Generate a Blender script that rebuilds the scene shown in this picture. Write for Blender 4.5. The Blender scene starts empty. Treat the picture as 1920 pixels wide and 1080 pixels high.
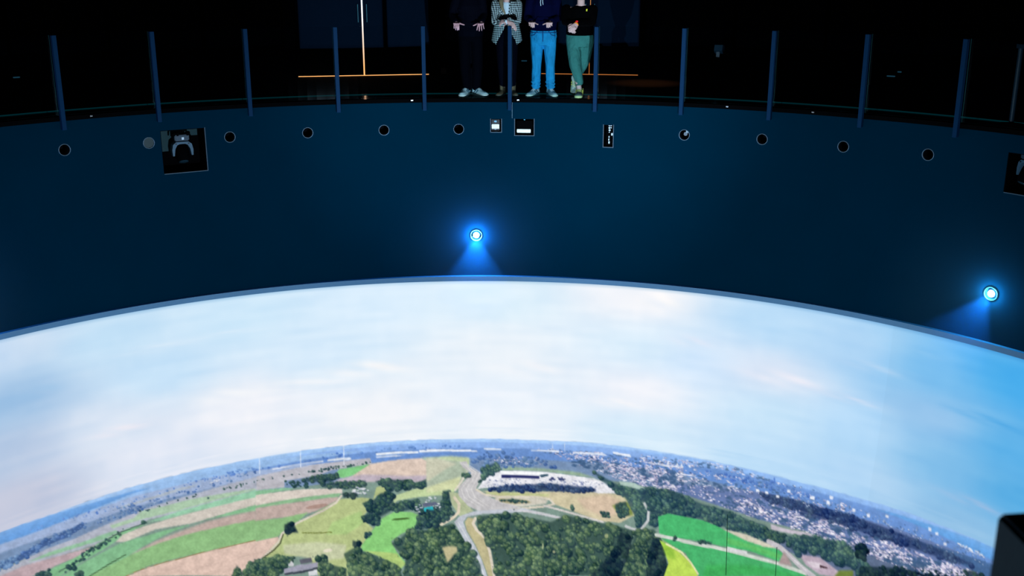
import bpy, bmesh, math, random
import numpy as np
from mathutils import Vector, Matrix
random.seed(7)
rng = np.random.default_rng(11)
SC = bpy.context.scene
COL = SC.collection
D2R = math.pi / 180

# ------------------------------------------------------------------ camera, world, lights, exposure
FPX, PITCH, ROLL, YAW = 2049.64, 0.2966, 0.0005, 0.0593
cam_data = bpy.data.cameras.new('camera')
cam_data.sensor_width = 36.0
cam_data.lens = FPX / 1920 * 36.0
cam_data.clip_end = 200
cam_data.dof.use_dof = True
cam_data.dof.focus_distance = 16.6
cam_data.dof.aperture_fstop = 5.0
cam = bpy.data.objects.new('camera', cam_data)
COL.objects.link(cam)
f = Vector((math.sin(YAW) * math.cos(PITCH), math.cos(YAW) * math.cos(PITCH), -math.sin(PITCH)))
r = Vector((math.cos(YAW), -math.sin(YAW), 0))
u = r.cross(f)
r2 = r * math.cos(ROLL) + u * math.sin(ROLL)
u2 = u * math.cos(ROLL) - r * math.sin(ROLL)
m = Matrix((r2, u2, -f)).transposed().to_4x4()
m.translation = Vector((0.0, -7.6714, 4.7732))
cam.matrix_world = m
SC.camera = cam

world = bpy.data.worlds.new('world')
SC.world = world
world.use_nodes = True
world.node_tree.nodes['Background'].inputs[0].default_value = (0, 0, 0, 1)
world.node_tree.nodes['Background'].inputs[1].default_value = 0

SC.view_settings.view_transform = 'Standard'
SC.view_settings.look = 'None'
SC.view_settings.exposure = 0.0
SC.view_settings.gamma = 1.0
SC.view_settings.use_curve_mapping = False


def polar(rad, az, z):
    a = az * D2R
    return Vector((rad * math.sin(a), rad * math.cos(a), z))


def lamp(name, kind, loc, power, color, size=0.05, target=None, cone=None, blend=0.3):
    d = bpy.data.lights.new(name, kind)
    d.energy = power
    d.color = color
    if kind != 'AREA':
        d.shadow_soft_size = size
    if kind == 'SPOT':
        d.spot_size = cone * D2R
        d.spot_blend = blend
    o = bpy.data.objects.new(name, d)
    COL.objects.link(o)
    o.location = loc
    if target is not None:
        o.rotation_euler = (Vector(target) - Vector(loc)).to_track_quat('-Z', 'Y').to_euler()
    return o


# the ring holds seven projectors, 51.4 degrees apart; those below the camera throw across the room
R_WALL = 8.648
Z_FLOOR = 2.725
PROJ_AZ = (2.77, 52.70, -48.9)
# (they throw at the far half of the bowl; what spills past the rim lights wall, gallery and people)
for az, pw, aim, cone in ((157.0, 8300, (1.0, 8.8, 3.05), 27), (-151.5, 2300, (1.0, 8.8, 3.0), 34),
                          (157.0, 5600, (-4.2, 7.4, 0.9), 36), (-151.5, 5600, (4.6, 7.2, 0.9), 36)):
    lamp('projector_light', 'SPOT', polar(8.4, az, 0.2), pw, (0.60, 0.80, 1.0), 0.045, aim, cone, 1.0)

# ------------------------------------------------------------------ helpers
MATS = {}


def srgb(c):
    c = np.asarray(c, float) / 255.0
    return np.where(c <= 0.04045, c / 12.92, ((c + 0.055) / 1.055) ** 2.4)


def mat(name, color, rough=0.6, metal=0.0, spec=0.3, var=0.12, scale=18.0, bump=0.0, bscale=60.0, emit=None, estr=1.0):
    if name in MATS:
        return MATS[name]
    mt = bpy.data.materials.new(name)
    mt.use_nodes = True
    nt = mt.node_tree
    b = nt.nodes['Principled BSDF']
    b.inputs['Roughness'].default_value = rough
    b.inputs['Metallic'].default_value = metal
    b.inputs['Specular IOR Level'].default_value = spec
    tc = nt.nodes.new('ShaderNodeTexCoord')
    nz = nt.nodes.new('ShaderNodeTexNoise')
    nz.inputs['Scale'].default_value = scale
    nz.inputs['Detail'].default_value = 4
    nt.links.new(tc.outputs['Object'], nz.inputs['Vector'])
    mix = nt.nodes.new('ShaderNodeMix')
    mix.data_type = 'RGBA'
    c = tuple(color)
    mix.inputs[6].default_value = tuple(x * (1 - var) for x in c) + (1,)
    mix.inputs[7].default_value = tuple(min(1, x * (1 + var)) for x in c) + (1,)
    nt.links.new(nz.outputs['Fac'], mix.inputs[0])
    nt.links.new(mix.outputs[2], b.inputs['Base Color'])
    if bump:
        n2 = nt.nodes.new('ShaderNodeTexNoise')
        n2.inputs['Scale'].default_value = bscale
        n2.inputs['Detail'].default_value = 3
        nt.links.new(tc.outputs['Object'], n2.inputs['Vector'])
        bp = nt.nodes.new('ShaderNodeBump')
        bp.inputs['Strength'].default_value = bump
        bp.inputs['Distance'].default_value = 0.02
        nt.links.new(n2.outputs['Fac'], bp.inputs['Height'])
        nt.links.new(bp.outputs['Normal'], b.inputs['Normal'])
    if emit is not None:
        b.inputs['Emission Color'].default_value = tuple(emit) + (1,)
        b.inputs['Emission Strength'].default_value = estr
    MATS[name] = mt
    return mt


def link(o, parent=None):
    COL.objects.link(o)
    if parent is not None:
        o.parent = parent
    return o


def obj(name, me, material=None, parent=None, smooth=False):
    if isinstance(me, bmesh.types.BMesh):
        bm = me
        me = bpy.data.meshes.new(name)
        bm.normal_update()
        bm.to_mesh(me)
        bm.free()
    if material is not None:
        ms = material if isinstance(material, (list, tuple)) else [material]
        if not me.materials:
            for x in ms:
                me.materials.append(x)
    if smooth:
        me.polygons.foreach_set('use_smooth', [True] * len(me.polygons))
    o = bpy.data.objects.new(name, me)
    return link(o, parent)


def empty(name, loc=(0, 0, 0), rz=0.0, parent=None):
    o = bpy.data.objects.new(name, None)
    o.empty_display_size = 0.1
    o.location = loc
    o.rotation_euler = (0, 0, rz)
    return link(o, parent)


def tag(o, label=None, cat=None, group=None, kind=None):
    for k, v in (('label', label), ('category', cat), ('group', group), ('kind', kind)):
        if v:
            o[k] = v
    return o


def copy_tree(o, parent=None):
    c = o.copy()
    COL.objects.link(c)
    c.parent = parent
    for ch in list(o.children):
        copy_tree(ch, c)
    return c


def box(bm, c, s, rot=None, mi=0):
    """c centre, s full size, rot a 3x3 or 4x4 matrix"""
    M = Matrix.Translation(Vector(c))
    if rot is not None:
        M = M @ rot.to_4x4()
    vs = []
    for dx, dy, dz in ((-1, -1, -1), (1, -1, -1), (1, 1, -1), (-1, 1, -1), (-1, -1, 1), (1, -1, 1), (1, 1, 1), (-1, 1, 1)):
        vs.append(bm.verts.new(M @ Vector((dx * s[0] / 2, dy * s[1] / 2, dz * s[2] / 2))))
    fs = []
    for q in ((0, 3, 2, 1), (4, 5, 6, 7), (0, 1, 5, 4), (1, 2, 6, 5), (2, 3, 7, 6), (3, 0, 4, 7)):
        fc = bm.faces.new([vs[i] for i in q])
        fc.material_index = mi
        fs.append(fc)
    return fs


def boxmesh(c, s, rot=None, bevel=0.0):
    bm = bmesh.new()
    box(bm, c, s, rot)
    if bevel:
        bmesh.ops.bevel(bm, geom=list(bm.edges), offset=bevel, segments=2, affect='EDGES')
    return bm


def loft(bm, rings, cap=True, close=True):
    R = [[bm.verts.new(p) for p in ring] for ring in rings]
    n = len(R[0])
    for a, b in zip(R[:-1], R[1:]):
        for i in range(n if close else n - 1):
            j = (i + 1) % n
            bm.faces.new((a[i], a[j], b[j], b[i]))
    if cap:
        for ring, rev in ((R[0], True), (R[-1], False)):
            bm.faces.new(ring[::-1] if rev else ring)
    return R


def axes(d):
    d = Vector(d).normalized()
    ref = Vector((0, 0, 1)) if abs(d.z) < 0.9 else Vector((1, 0, 0))
    a = d.cross(ref).normalized()
    b = d.cross(a).normalized()
    return d, a, b


def circle(c, d, rad, n=12, rb=None):
    d, a, b = axes(d)
    rb = rad if rb is None else rb
    return [Vector(c) + a * (rad * math.cos(2 * math.pi * i / n)) + b * (rb * math.sin(2 * math.pi * i / n)) for i in range(n)]


def cyl(bm, p0, p1, r0, r1=None, n=16):
    r1 = r0 if r1 is None else r1
    d = Vector(p1) - Vector(p0)
    loft(bm, [circle(p0, d, r0, n), circle(p1, d, r1, n)])


def capsule(bm, p0, r0, p1, r1, n=10):
    p0, p1 = Vector(p0), Vector(p1)
    d = (p1 - p0)
    if d.length < 1e-6:
        d = Vector((0, 0, 1e-4))
    dn = d.normalized()
    rings = []
    for t in (-0.98, -0.8, -0.45, 0):
        rings.append(circle(p0 + dn * (r0 * t), dn, r0 * math.sqrt(max(0.0, 1 - t * t)), n))
    for t in (0, 0.45, 0.8, 0.98):
        rings.append(circle(p1 + dn * (r1 * t), dn, r1 * math.sqrt(max(0.0, 1 - t * t)), n))
    loft(bm, rings)


def chain(bm, pts, n=10):
    for (p, ra), (q, rb) in zip(pts[:-1], pts[1:]):
        capsule(bm, p, ra, q, rb, n)


def ellipsoid(bm, c, rad, rot=None, n=14, k=9):
    c = Vector(c)
    rings = []
    for i in range(k):
        ph = math.pi * (0.04 + 0.92 * i / (k - 1))
        ring = []
        for j in range(n):
            th = 2 * math.pi * j / n
            v = Vector((rad[0] * math.sin(ph) * math.cos(th), rad[1] * math.sin(ph) * math.sin(th), -rad[2] * math.cos(ph)))
            ring.append(c + (rot @ v if rot is not None else v))
        rings.append(ring)
    loft(bm, rings)


def oval(c, rx, ry, n=20, tilt=0.0):
    """horizontal oval ring; tilt leans the ring forward (radians)"""
    return [Vector((c[0] + rx * math.cos(2 * math.pi * i / n), c[1] + ry * math.sin(2 * math.pi * i / n) * math.cos(tilt),
                    c[2] + ry * math.sin(2 * math.pi * i / n) * math.sin(tilt))) for i in range(n)]


def remeshed(bm, voxel=0.012, smooth=4):
    """weld overlapping closed shapes into one continuous skin"""
    bmesh.ops.recalc_face_normals(bm, faces=list(bm.faces))
    me = bpy.data.meshes.new('skin_source')
    bm.to_mesh(me)
    bm.free()
    o = bpy.data.objects.new('skin_source', me)
    COL.objects.link(o)
    md = o.modifiers.new('r', 'REMESH')
    md.mode = 'VOXEL'
    md.voxel_size = voxel
    md.use_smooth_shade = True
    if smooth:
        s = o.modifiers.new('s', 'SMOOTH')
        s.factor = 0.5
        s.iterations = smooth
    dg = bpy.context.evaluated_depsgraph_get()
    res = bpy.data.meshes.new_from_object(o.evaluated_get(dg))
    bpy.data.objects.remove(o)
    bpy.data.meshes.remove(me)
    res.polygons.foreach_set('use_smooth', [True] * len(res.polygons))
    return res


def arc_solid(bm, r0, r1, z0, z1, a0, a1, step=0.5, close_ends=True):
    """solid block bent round the room's axis"""
    n = max(1, int(round((a1 - a0) / step)))
    full = abs((a1 - a0) - 360) < 1e-6
    rows = []
    for i in range(n if full else n + 1):
        a = a0 + (a1 - a0) * i / n
        rows.append([bm.verts.new(polar(rr, a, zz)) for rr, zz in ((r0, z0), (r1, z0), (r1, z1), (r0, z1))])
    cnt = len(rows)
    for i in range(cnt if full else cnt - 1):
        A, B = rows[i], rows[(i + 1) % cnt]
        for k in range(4):
            l = (k + 1) % 4
            bm.faces.new((A[k], B[k], B[l], A[l]))
    if not full and close_ends:
        bm.faces.new(rows[0])
        bm.faces.new(rows[-1][::-1])


def radial_frame(az, z, rad=R_WALL):
    """matrix: x along the wall (to the right in the picture), y outward through the wall, z up"""
    a = az * D2R
    M = Matrix(((math.cos(a), math.sin(a), 0), (-math.sin(a), math.cos(a), 0), (0, 0, 1))).to_4x4()
    M.translation = polar(rad, az, z)
    return M


def at_wall(name, az, z, parent=None, rad=R_WALL):
    o = empty(name, polar(rad, az, z), -az * D2R, parent)
    return o


# ------------------------------------------------------------------ materials
M_WALL = mat('drum_wall_paint', (0.0, 0.0195, 0.041), 0.8, 0, 0.0, 0.10, 1.3, 0.12, 220)
M_BLACK = mat('matt_black', (0.0012, 0.0012, 0.0016), 0.8, 0, 0.02)
M_BLACKB = mat('black_metal', (0.010, 0.011, 0.013), 0.45, 0.3, 0.3)
M_POST = mat('post_steel', (0.003, 0.029, 0.080), 0.55, 0.0, 0.04, 0.1)
M_TRIM = mat('pale_trim', (0.42, 0.55, 0.66), 0.45, 0.1, 0.4)
M_CARPET = mat('gallery_carpet', (0.006, 0.005, 0.005), 0.95, 0, 0.03, 0.3, 60, 0.3, 300)
M_BACK = mat('back_wall_black', (0.0003, 0.0003, 0.0005), 0.9, 0, 0.0)
M_DOOR = mat('door_dark', (0.0008, 0.0064, 0.017), 0.7, 0, 0.02)
M_STRIP = mat('floor_strip', (0.002, 0.016, 0.028), 0.12, 0, 0.5)
M_TEAL = mat('teal_glass_edge', (0.04, 0.34, 0.38), 0.3, 0, 0.5)
M_TEALGLOW = mat('teal_edge_painted_glow', (0.04, 0.34, 0.38), 0.3, 0, 0.5, emit=(0.0, 0.020, 0.025), estr=1.0)  # emission paints the teal gleam of the plate edges, no lamp there
M_CHROME = mat('chrome', (0.8, 0.85, 0.9), 0.15, 1.0, 0.5)
M_RIM = mat('screen_rim_grey', (0.13, 0.26, 0.42), 0.5, 0, 0.1, 0.06)


def glass_material():
    mt = bpy.data.materials.new('pane_glass')
    mt.use_nodes = True
    nt = mt.node_tree
    nt.nodes.clear()
    out = nt.nodes.new('ShaderNodeOutputMaterial')
    tr = nt.nodes.new('ShaderNodeBsdfTransparent')
    tr.inputs[0].default_value = (0.93, 0.97, 0.975, 1)
    gl = nt.nodes.new('ShaderNodeBsdfGlossy')
    gl.inputs['Roughness'].default_value = 0.02
    gl.inputs['Color'].default_value = (0.9, 0.97, 1, 1)
    fr = nt.nodes.new('ShaderNodeFresnel')
    fr.inputs[0].default_value = 1.25
    mx = nt.nodes.new('ShaderNodeMixShader')
    nt.links.new(fr.outputs[0], mx.inputs[0])
    nt.links.new(tr.outputs[0], mx.inputs[1])
    nt.links.new(gl.outputs[0], mx.inputs[2])
    nt.links.new(mx.outputs[0], out.inputs[0])
    return mt


M_GLASS = glass_material()

# ------------------------------------------------------------------ the round room
PORTS = ((-35.79, 2.292), (-28.40, 2.277), (-20.98, 2.274), (-13.61, 2.274), (-6.22, 2.274), (1.13, 2.272),
         (23.33, 2.267), (30.77, 2.279), (38.31, 2.274), (45.86, 2.291))
PORT_R = 0.077
PROJ_R = 0.088
NICHES = {'moving': (-25.27, 2.125, 0.612, 0.608), 'moving2': (54.6, 2.20, 0.612, 0.50), 'small': (4.83, 2.324, 0.165, 0.198), 'strip': (7.63, 2.302, 0.292, 0.248),
          'tall': (15.93, 2.20, 0.150, 0.332)}

bm = bmesh.new()
arc_solid(bm, R_WALL, R_WALL + 0.14, 0.0, Z_FLOOR - 0.055, 0, 360, 0.5)
wall = obj('wall_drum', bm, M_WALL)
cut = bmesh.new()
for az, z in PORTS:
    M = radial_frame(az, z)
    cyl(cut, M @ Vector((0, -0.1, 0)), M @ Vector((0, 0.3, 0)), PORT_R, n=40)
for az in PROJ_AZ:
    M = radial_frame(az, 0.637)
    cyl(cut, M @ Vector((0, -0.1, 0)), M @ Vector((0, 0.3, 0)), PROJ_R, n=40)
for az, z, w, h in NICHES.values():
    M = radial_frame(az, z)
    box(cut, M @ Vector((0, 0.1, 0)), (w, 0.4, h), M.to_3x3())
bmesh.ops.recalc_face_normals(cut, faces=list(cut.faces))
cutter = obj('cutter', cut)
bm = bmesh.new()
bm.from_mesh(wall.data)
bmesh.ops.recalc_face_normals(bm, faces=list(bm.faces))
bm.to_mesh(wall.data)
bm.free()
md = wall.modifiers.new('holes', 'BOOLEAN')
md.object = cutter
md.operation = 'DIFFERENCE'
md.solver = 'EXACT'
dg = bpy.context.evaluated_depsgraph_get()
new = bpy.data.meshes.new_from_object(wall.evaluated_get(dg))
wall.modifiers.clear()
wall.data = new
bpy.data.objects.remove(cutter)
tag(wall, 'dark blue curved drum wall with round ports below the gallery', kind='structure')

# gallery floor: carpet, then a polished strip of plates along the open edge
bm = bmesh.new()
arc_solid(bm, 9.26, 13.2, Z_FLOOR - 0.12, Z_FLOOR, 0, 360, 2)
floor = tag(obj('floor', bm, M_CARPET), 'dark carpet of the ring gallery', kind='structure')
POST_AZ = [6.2 + 8.382 * (i - 5) for i in range(13)]
plate_az = [POST_AZ[0] - 8.382] + POST_AZ
for a0, a1 in zip(plate_az[:-1], plate_az[1:]):
    bm = bmesh.new()
    arc_solid(bm, R_WALL + 0.02, 9.245, Z_FLOOR - 0.05, Z_FLOOR, a0 + 0.03, a1 - 0.03, 1)
    obj('floor_plate', bm, M_STRIP, floor)
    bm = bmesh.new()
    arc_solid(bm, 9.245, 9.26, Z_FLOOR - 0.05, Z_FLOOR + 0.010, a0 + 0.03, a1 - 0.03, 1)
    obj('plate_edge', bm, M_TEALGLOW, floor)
bm = bmesh.new()
arc_solid(bm, R_WALL + 0.02, 9.245, Z_FLOOR - 0.05, Z_FLOOR, plate_az[-1], plate_az[0] + 360, 2)
obj('floor_plate', bm, M_STRIP, floor)

# back wall of the gallery, left open at the two double doors, and the ceiling
DOORS = ((-6.90, 11.90, 2.28), (12.06, 12.04, 1.72))
R_BACK = 12.2
bm = bmesh.new()
a = -180.0
while a < 180:
    b = a + 1
    low = Z_FLOOR
    for daz, dr, dw in DOORS:
        half = math.degrees(math.atan2(dw / 2 + 0.10, dr))
        if b > daz - half and a < daz + half:
            low = Z_FLOOR + 2.45
    arc_solid(bm, R_BACK, R_BACK + 0.1, low, 6.2, a, b, 1)
    a += 1
bmesh.ops.remove_doubles(bm, verts=list(bm.verts), dist=0.0005)
tag(obj('wall_back', bm, M_BACK), 'black back wall of the gallery', kind='structure')
bm = bmesh.new()
cyl(bm, (0, 0, 6.2), (0, 0, 6.3), 13.2, n=96)
tag(obj('ceiling', bm, M_BACK), 'black ceiling of the round room', kind='structure')

# ------------------------------------------------------------------ the bowl-shaped screen with its projected picture
RB, DB = 8.60, 11.0
PICTURE = [  # outlines traced from image pixels, ray-cast onto the bowl; sky tables below likewise
('H',[(-46.55,-2.623),(-41.69,-2.639),(-33.67,-2.605),(-25.56,-2.61),(-21.12,-2.615),(-16.24,-2.61),(-8.29,-2.616),(-2.82,-2.626),(1.85,-2.629),(4.77,-2.632),(10.04,-2.63),(15.35,-2.621),(20.53,-2.625),(25.16,-2.635),(32.02,-2.65),(37.64,-2.654),(43.12,-2.634),(47.46,-2.606),(52.16,-2.603),(56.15,-2.601),(59.86,-2.604)]),
('P',(168,204,250),1,[(-46.54,-2.616),(-44.93,-2.624),(-43.3,-2.629),(-41.65,-2.631),(-39.98,-2.631),(-38.29,-2.627),(-36.58,-2.619),(-34.85,-2.608),(-33.12,-2.6),(-31.38,-2.607),(-29.63,-2.609),(-27.86,-2.609),(-26.07,-2.604),(-24.28,-2.606),(-22.48,-2.608),(-20.66,-2.607),(-18.84,-2.608),(-17.0,-2.604),(-15.15,-2.607),(-13.3,-2.612),(-11.44,-2.614),(-9.57,-2.612),(-7.69,-2.61),(-5.81,-2.616),(-3.92,-2.618),(-2.03,-2.619),(-0.13,-2.622),(1.77,-2.621),(3.67,-2.624),(5.57,-2.625),(7.48,-2.626),(9.38,-2.624),(11.29,-2.622),(13.19,-2.62),(15.09,-2.614),(16.98,-2.617),(18.88,-2.619),(20.76,-2.618),(22.65,-2.624),(24.53,-2.627),(26.4,-2.634),(28.27,-2.64),(30.13,-2.643),(31.97,-2.642),(33.81,-2.647),(35.64,-2.649),(37.46,-2.646),(39.26,-2.644),(41.05,-2.638),(42.82,-2.628),(44.58,-2.62),(46.32,-2.608),(48.05,-2.6),(49.78,-2.601),(51.49,-2.598),(53.19,-2.597),(54.88,-2.597),(56.54,-2.595),(58.21,-2.598),(59.85,-2.598),(59.96,-2.662),(58.32,-2.663),(56.66,-2.662),(54.99,-2.664),(53.3,-2.666),(51.6,-2.667),(49.88,-2.672),(48.15,-2.672),(46.42,-2.681),(44.67,-2.693),(42.91,-2.703),(41.14,-2.713),(39.35,-2.72),(37.54,-2.724),(35.72,-2.727),(33.89,-2.726),(32.04,-2.721),(30.19,-2.723),(28.33,-2.721),(26.46,-2.715),(24.58,-2.709),(22.7,-2.707),(20.81,-2.701),(18.91,-2.702),(17.02,-2.701),(15.11,-2.698),(13.21,-2.705),(11.31,-2.707),(9.4,-2.709),(7.49,-2.712),(5.58,-2.71),(3.67,-2.709),(1.76,-2.706),(-0.14,-2.707),(-2.04,-2.704),(-3.94,-2.703),(-5.83,-2.701),(-7.72,-2.695),(-9.6,-2.696),(-11.48,-2.698),(-13.34,-2.696),(-15.2,-2.69),(-17.05,-2.687),(-18.89,-2.69),(-20.72,-2.688),(-22.54,-2.688),(-24.35,-2.686),(-26.15,-2.684),(-27.93,-2.687),(-29.71,-2.687),(-31.46,-2.683),(-33.2,-2.676),(-34.94,-2.683),(-36.67,-2.693),(-38.38,-2.7),(-40.08,-2.703),(-41.75,-2.703),(-43.41,-2.7),(-45.04,-2.694),(-46.65,-2.684)]),
('P',(138,176,236),1,[(-46.63,-2.671),(-45.02,-2.68),(-43.39,-2.686),(-41.73,-2.688),(-40.06,-2.689),(-38.36,-2.685),(-36.65,-2.678),(-34.92,-2.668),(-33.18,-2.661),(-31.45,-2.668),(-29.69,-2.672),(-27.92,-2.672),(-26.13,-2.668),(-24.34,-2.67),(-22.53,-2.672),(-20.71,-2.672),(-18.88,-2.673),(-17.04,-2.67),(-15.19,-2.673),(-13.34,-2.679),(-11.47,-2.681),(-9.6,-2.679),(-7.71,-2.678),(-5.83,-2.684),(-3.94,-2.686),(-2.04,-2.687),(-0.14,-2.69),(1.76,-2.689),(3.67,-2.692),(5.58,-2.693),(7.49,-2.695),(9.39,-2.692),(11.3,-2.69),(13.21,-2.688),(15.11,-2.682),(17.01,-2.685),(18.91,-2.686),(20.8,-2.685),(22.69,-2.691),(24.57,-2.693),(26.45,-2.699),(28.32,-2.705),(30.18,-2.707),(32.03,-2.705),(33.87,-2.71),(35.71,-2.711),(37.52,-2.708),(39.33,-2.705),(41.12,-2.698),(42.89,-2.688),(44.66,-2.679),(46.4,-2.667),(48.13,-2.658),(49.86,-2.657),(51.58,-2.653),(53.28,-2.652),(54.96,-2.651),(56.64,-2.648),(58.3,-2.65),(59.94,-2.649),(60.1,-2.732),(58.45,-2.735),(56.79,-2.734),(55.11,-2.738),(53.42,-2.741),(51.72,-2.744),(50.0,-2.749),(48.26,-2.75),(46.53,-2.761),(44.78,-2.774),(43.01,-2.785),(41.24,-2.796),(39.44,-2.804),(37.63,-2.808),(35.81,-2.812),(33.97,-2.812),(32.12,-2.809),(30.26,-2.811),(28.4,-2.81),(26.52,-2.805),(24.64,-2.799),(22.75,-2.798),(20.85,-2.792),(18.96,-2.794),(17.05,-2.794),(15.15,-2.791),(13.24,-2.798),(11.33,-2.801),(9.41,-2.802),(7.5,-2.805),(5.58,-2.804),(3.67,-2.803),(1.76,-2.8),(-0.15,-2.801),(-2.06,-2.798),(-3.96,-2.796),(-5.86,-2.794),(-7.75,-2.788),(-9.64,-2.788),(-11.52,-2.789),(-13.39,-2.787),(-15.25,-2.781),(-17.11,-2.777),(-18.95,-2.779),(-20.79,-2.778),(-22.61,-2.777),(-24.43,-2.773),(-26.23,-2.77),(-28.02,-2.773),(-29.79,-2.772),(-31.55,-2.768),(-33.3,-2.76),(-35.04,-2.765),(-36.77,-2.775),(-38.49,-2.78),(-40.19,-2.782),(-41.87,-2.781),(-43.52,-2.777),(-45.16,-2.77),(-46.77,-2.759)]),
('P',(106,144,206),1,[(-46.75,-2.746),(-45.14,-2.756),(-43.5,-2.763),(-41.84,-2.767),(-40.17,-2.768),(-38.47,-2.766),(-36.76,-2.76),(-35.02,-2.75),(-33.28,-2.745),(-31.54,-2.752),(-29.78,-2.757),(-28.0,-2.758),(-26.21,-2.755),(-24.41,-2.758),(-22.6,-2.761),(-20.78,-2.761),(-18.94,-2.763),(-17.1,-2.761),(-15.24,-2.764),(-13.38,-2.77),(-11.51,-2.773),(-9.63,-2.771),(-7.75,-2.771),(-5.86,-2.777),(-3.96,-2.779),(-2.06,-2.781),(-0.15,-2.784),(1.76,-2.783),(3.67,-2.786),(5.58,-2.787),(7.5,-2.788),(9.41,-2.785),(11.32,-2.784),(13.23,-2.781),(15.14,-2.774),(17.05,-2.777),(18.95,-2.778),(20.84,-2.776),(22.74,-2.781),(24.62,-2.783),(26.51,-2.789),(28.38,-2.794),(30.25,-2.795),(32.1,-2.793),(33.95,-2.797),(35.79,-2.797),(37.61,-2.793),(39.42,-2.789),(41.22,-2.781),(43.0,-2.77),(44.76,-2.759),(46.51,-2.746),(48.24,-2.736),(49.98,-2.735),(51.69,-2.73),(53.4,-2.727),(55.09,-2.725),(56.76,-2.721),(58.43,-2.722),(60.07,-2.719),(60.34,-2.859),(58.69,-2.864),(57.02,-2.866),(55.34,-2.872),(53.65,-2.877),(51.94,-2.882),(50.21,-2.889),(48.47,-2.893),(46.73,-2.905),(44.97,-2.92),(43.2,-2.932),(41.42,-2.946),(39.62,-2.955),(37.8,-2.961),(35.97,-2.967),(34.12,-2.969),(32.26,-2.967),(30.4,-2.971),(28.52,-2.971),(26.64,-2.967),(24.74,-2.963),(22.85,-2.962),(20.94,-2.958),(19.03,-2.961),(17.12,-2.961),(15.2,-2.959),(13.29,-2.966),(11.37,-2.97),(9.44,-2.971),(7.52,-2.975),(5.59,-2.974),(3.67,-2.973),(1.75,-2.97),(-0.17,-2.971),(-2.09,-2.967),(-4.0,-2.965),(-5.91,-2.962),(-7.81,-2.956),(-9.71,-2.956),(-11.6,-2.956),(-13.48,-2.953),(-15.35,-2.946),(-17.21,-2.941),(-19.07,-2.942),(-20.91,-2.939),(-22.75,-2.937),(-24.57,-2.932),(-26.37,-2.928),(-28.17,-2.929),(-29.96,-2.927),(-31.73,-2.92),(-33.47,-2.911),(-35.22,-2.914),(-36.97,-2.922),(-38.69,-2.926),(-40.39,-2.926),(-42.07,-2.923),(-43.74,-2.916),(-45.38,-2.907),(-47.0,-2.895)]),
('P',(120,145,180),1,[(-46.98,-2.881),(-45.36,-2.893),(-43.72,-2.903),(-42.05,-2.908),(-40.37,-2.912),(-38.67,-2.911),(-36.95,-2.907),(-35.21,-2.899),(-33.46,-2.896),(-31.71,-2.905),(-29.94,-2.911),(-28.16,-2.914),(-26.36,-2.912),(-24.55,-2.916),(-22.73,-2.921),(-20.9,-2.923),(-19.06,-2.926),(-17.2,-2.925),(-15.34,-2.929),(-13.47,-2.936),(-11.59,-2.94),(-9.7,-2.939),(-7.81,-2.939),(-5.91,-2.946),(-4.0,-2.948),(-2.09,-2.951),(-0.17,-2.954),(1.75,-2.953),(3.67,-2.956),(5.59,-2.957),(7.52,-2.958),(9.44,-2.955),(11.36,-2.953),(13.28,-2.95),(15.2,-2.942),(17.11,-2.944),(19.03,-2.944),(20.93,-2.942),(22.84,-2.946),(24.73,-2.946),(26.62,-2.951),(28.51,-2.955),(30.38,-2.955),(32.25,-2.951),(34.1,-2.953),(35.95,-2.952),(37.78,-2.946),(39.6,-2.94),(41.4,-2.931),(43.18,-2.918),(44.96,-2.905),(46.71,-2.89),(48.45,-2.878),(50.19,-2.875),(51.91,-2.868),(53.62,-2.863),(55.32,-2.858),(57.0,-2.853),(58.67,-2.851),(60.32,-2.846),(60.72,-3.047),(59.07,-3.056),(57.39,-3.061),(55.7,-3.07),(54.0,-3.079),(52.28,-3.087),(50.55,-3.097),(48.8,-3.104),(47.04,-3.119),(45.28,-3.137),(43.5,-3.153),(41.7,-3.169),(39.89,-3.181),(38.06,-3.19),(36.21,-3.198),(34.36,-3.202),(32.48,-3.202),(30.61,-3.209),(28.72,-3.211),(26.82,-3.209),(24.91,-3.206),(23.0,-3.208),(21.08,-3.205),(19.16,-3.209),(17.23,-3.21),(15.3,-3.21),(13.36,-3.218),(11.43,-3.222),(9.49,-3.224),(7.55,-3.228),(5.61,-3.227),(3.67,-3.226),(1.73,-3.223),(-0.21,-3.224),(-2.14,-3.22),(-4.07,-3.217),(-5.99,-3.214),(-7.9,-3.207),(-9.82,-3.205),(-11.72,-3.205),(-13.62,-3.2),(-15.5,-3.192),(-17.38,-3.186),(-19.25,-3.185),(-21.1,-3.18),(-22.95,-3.176),(-24.78,-3.169),(-26.6,-3.163),(-28.42,-3.161),(-30.21,-3.157),(-31.99,-3.148),(-33.75,-3.136),(-35.51,-3.137),(-37.26,-3.141),(-39.0,-3.142),(-40.71,-3.14),(-42.4,-3.133),(-44.07,-3.124),(-45.72,-3.112),(-47.35,-3.097)]),
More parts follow.
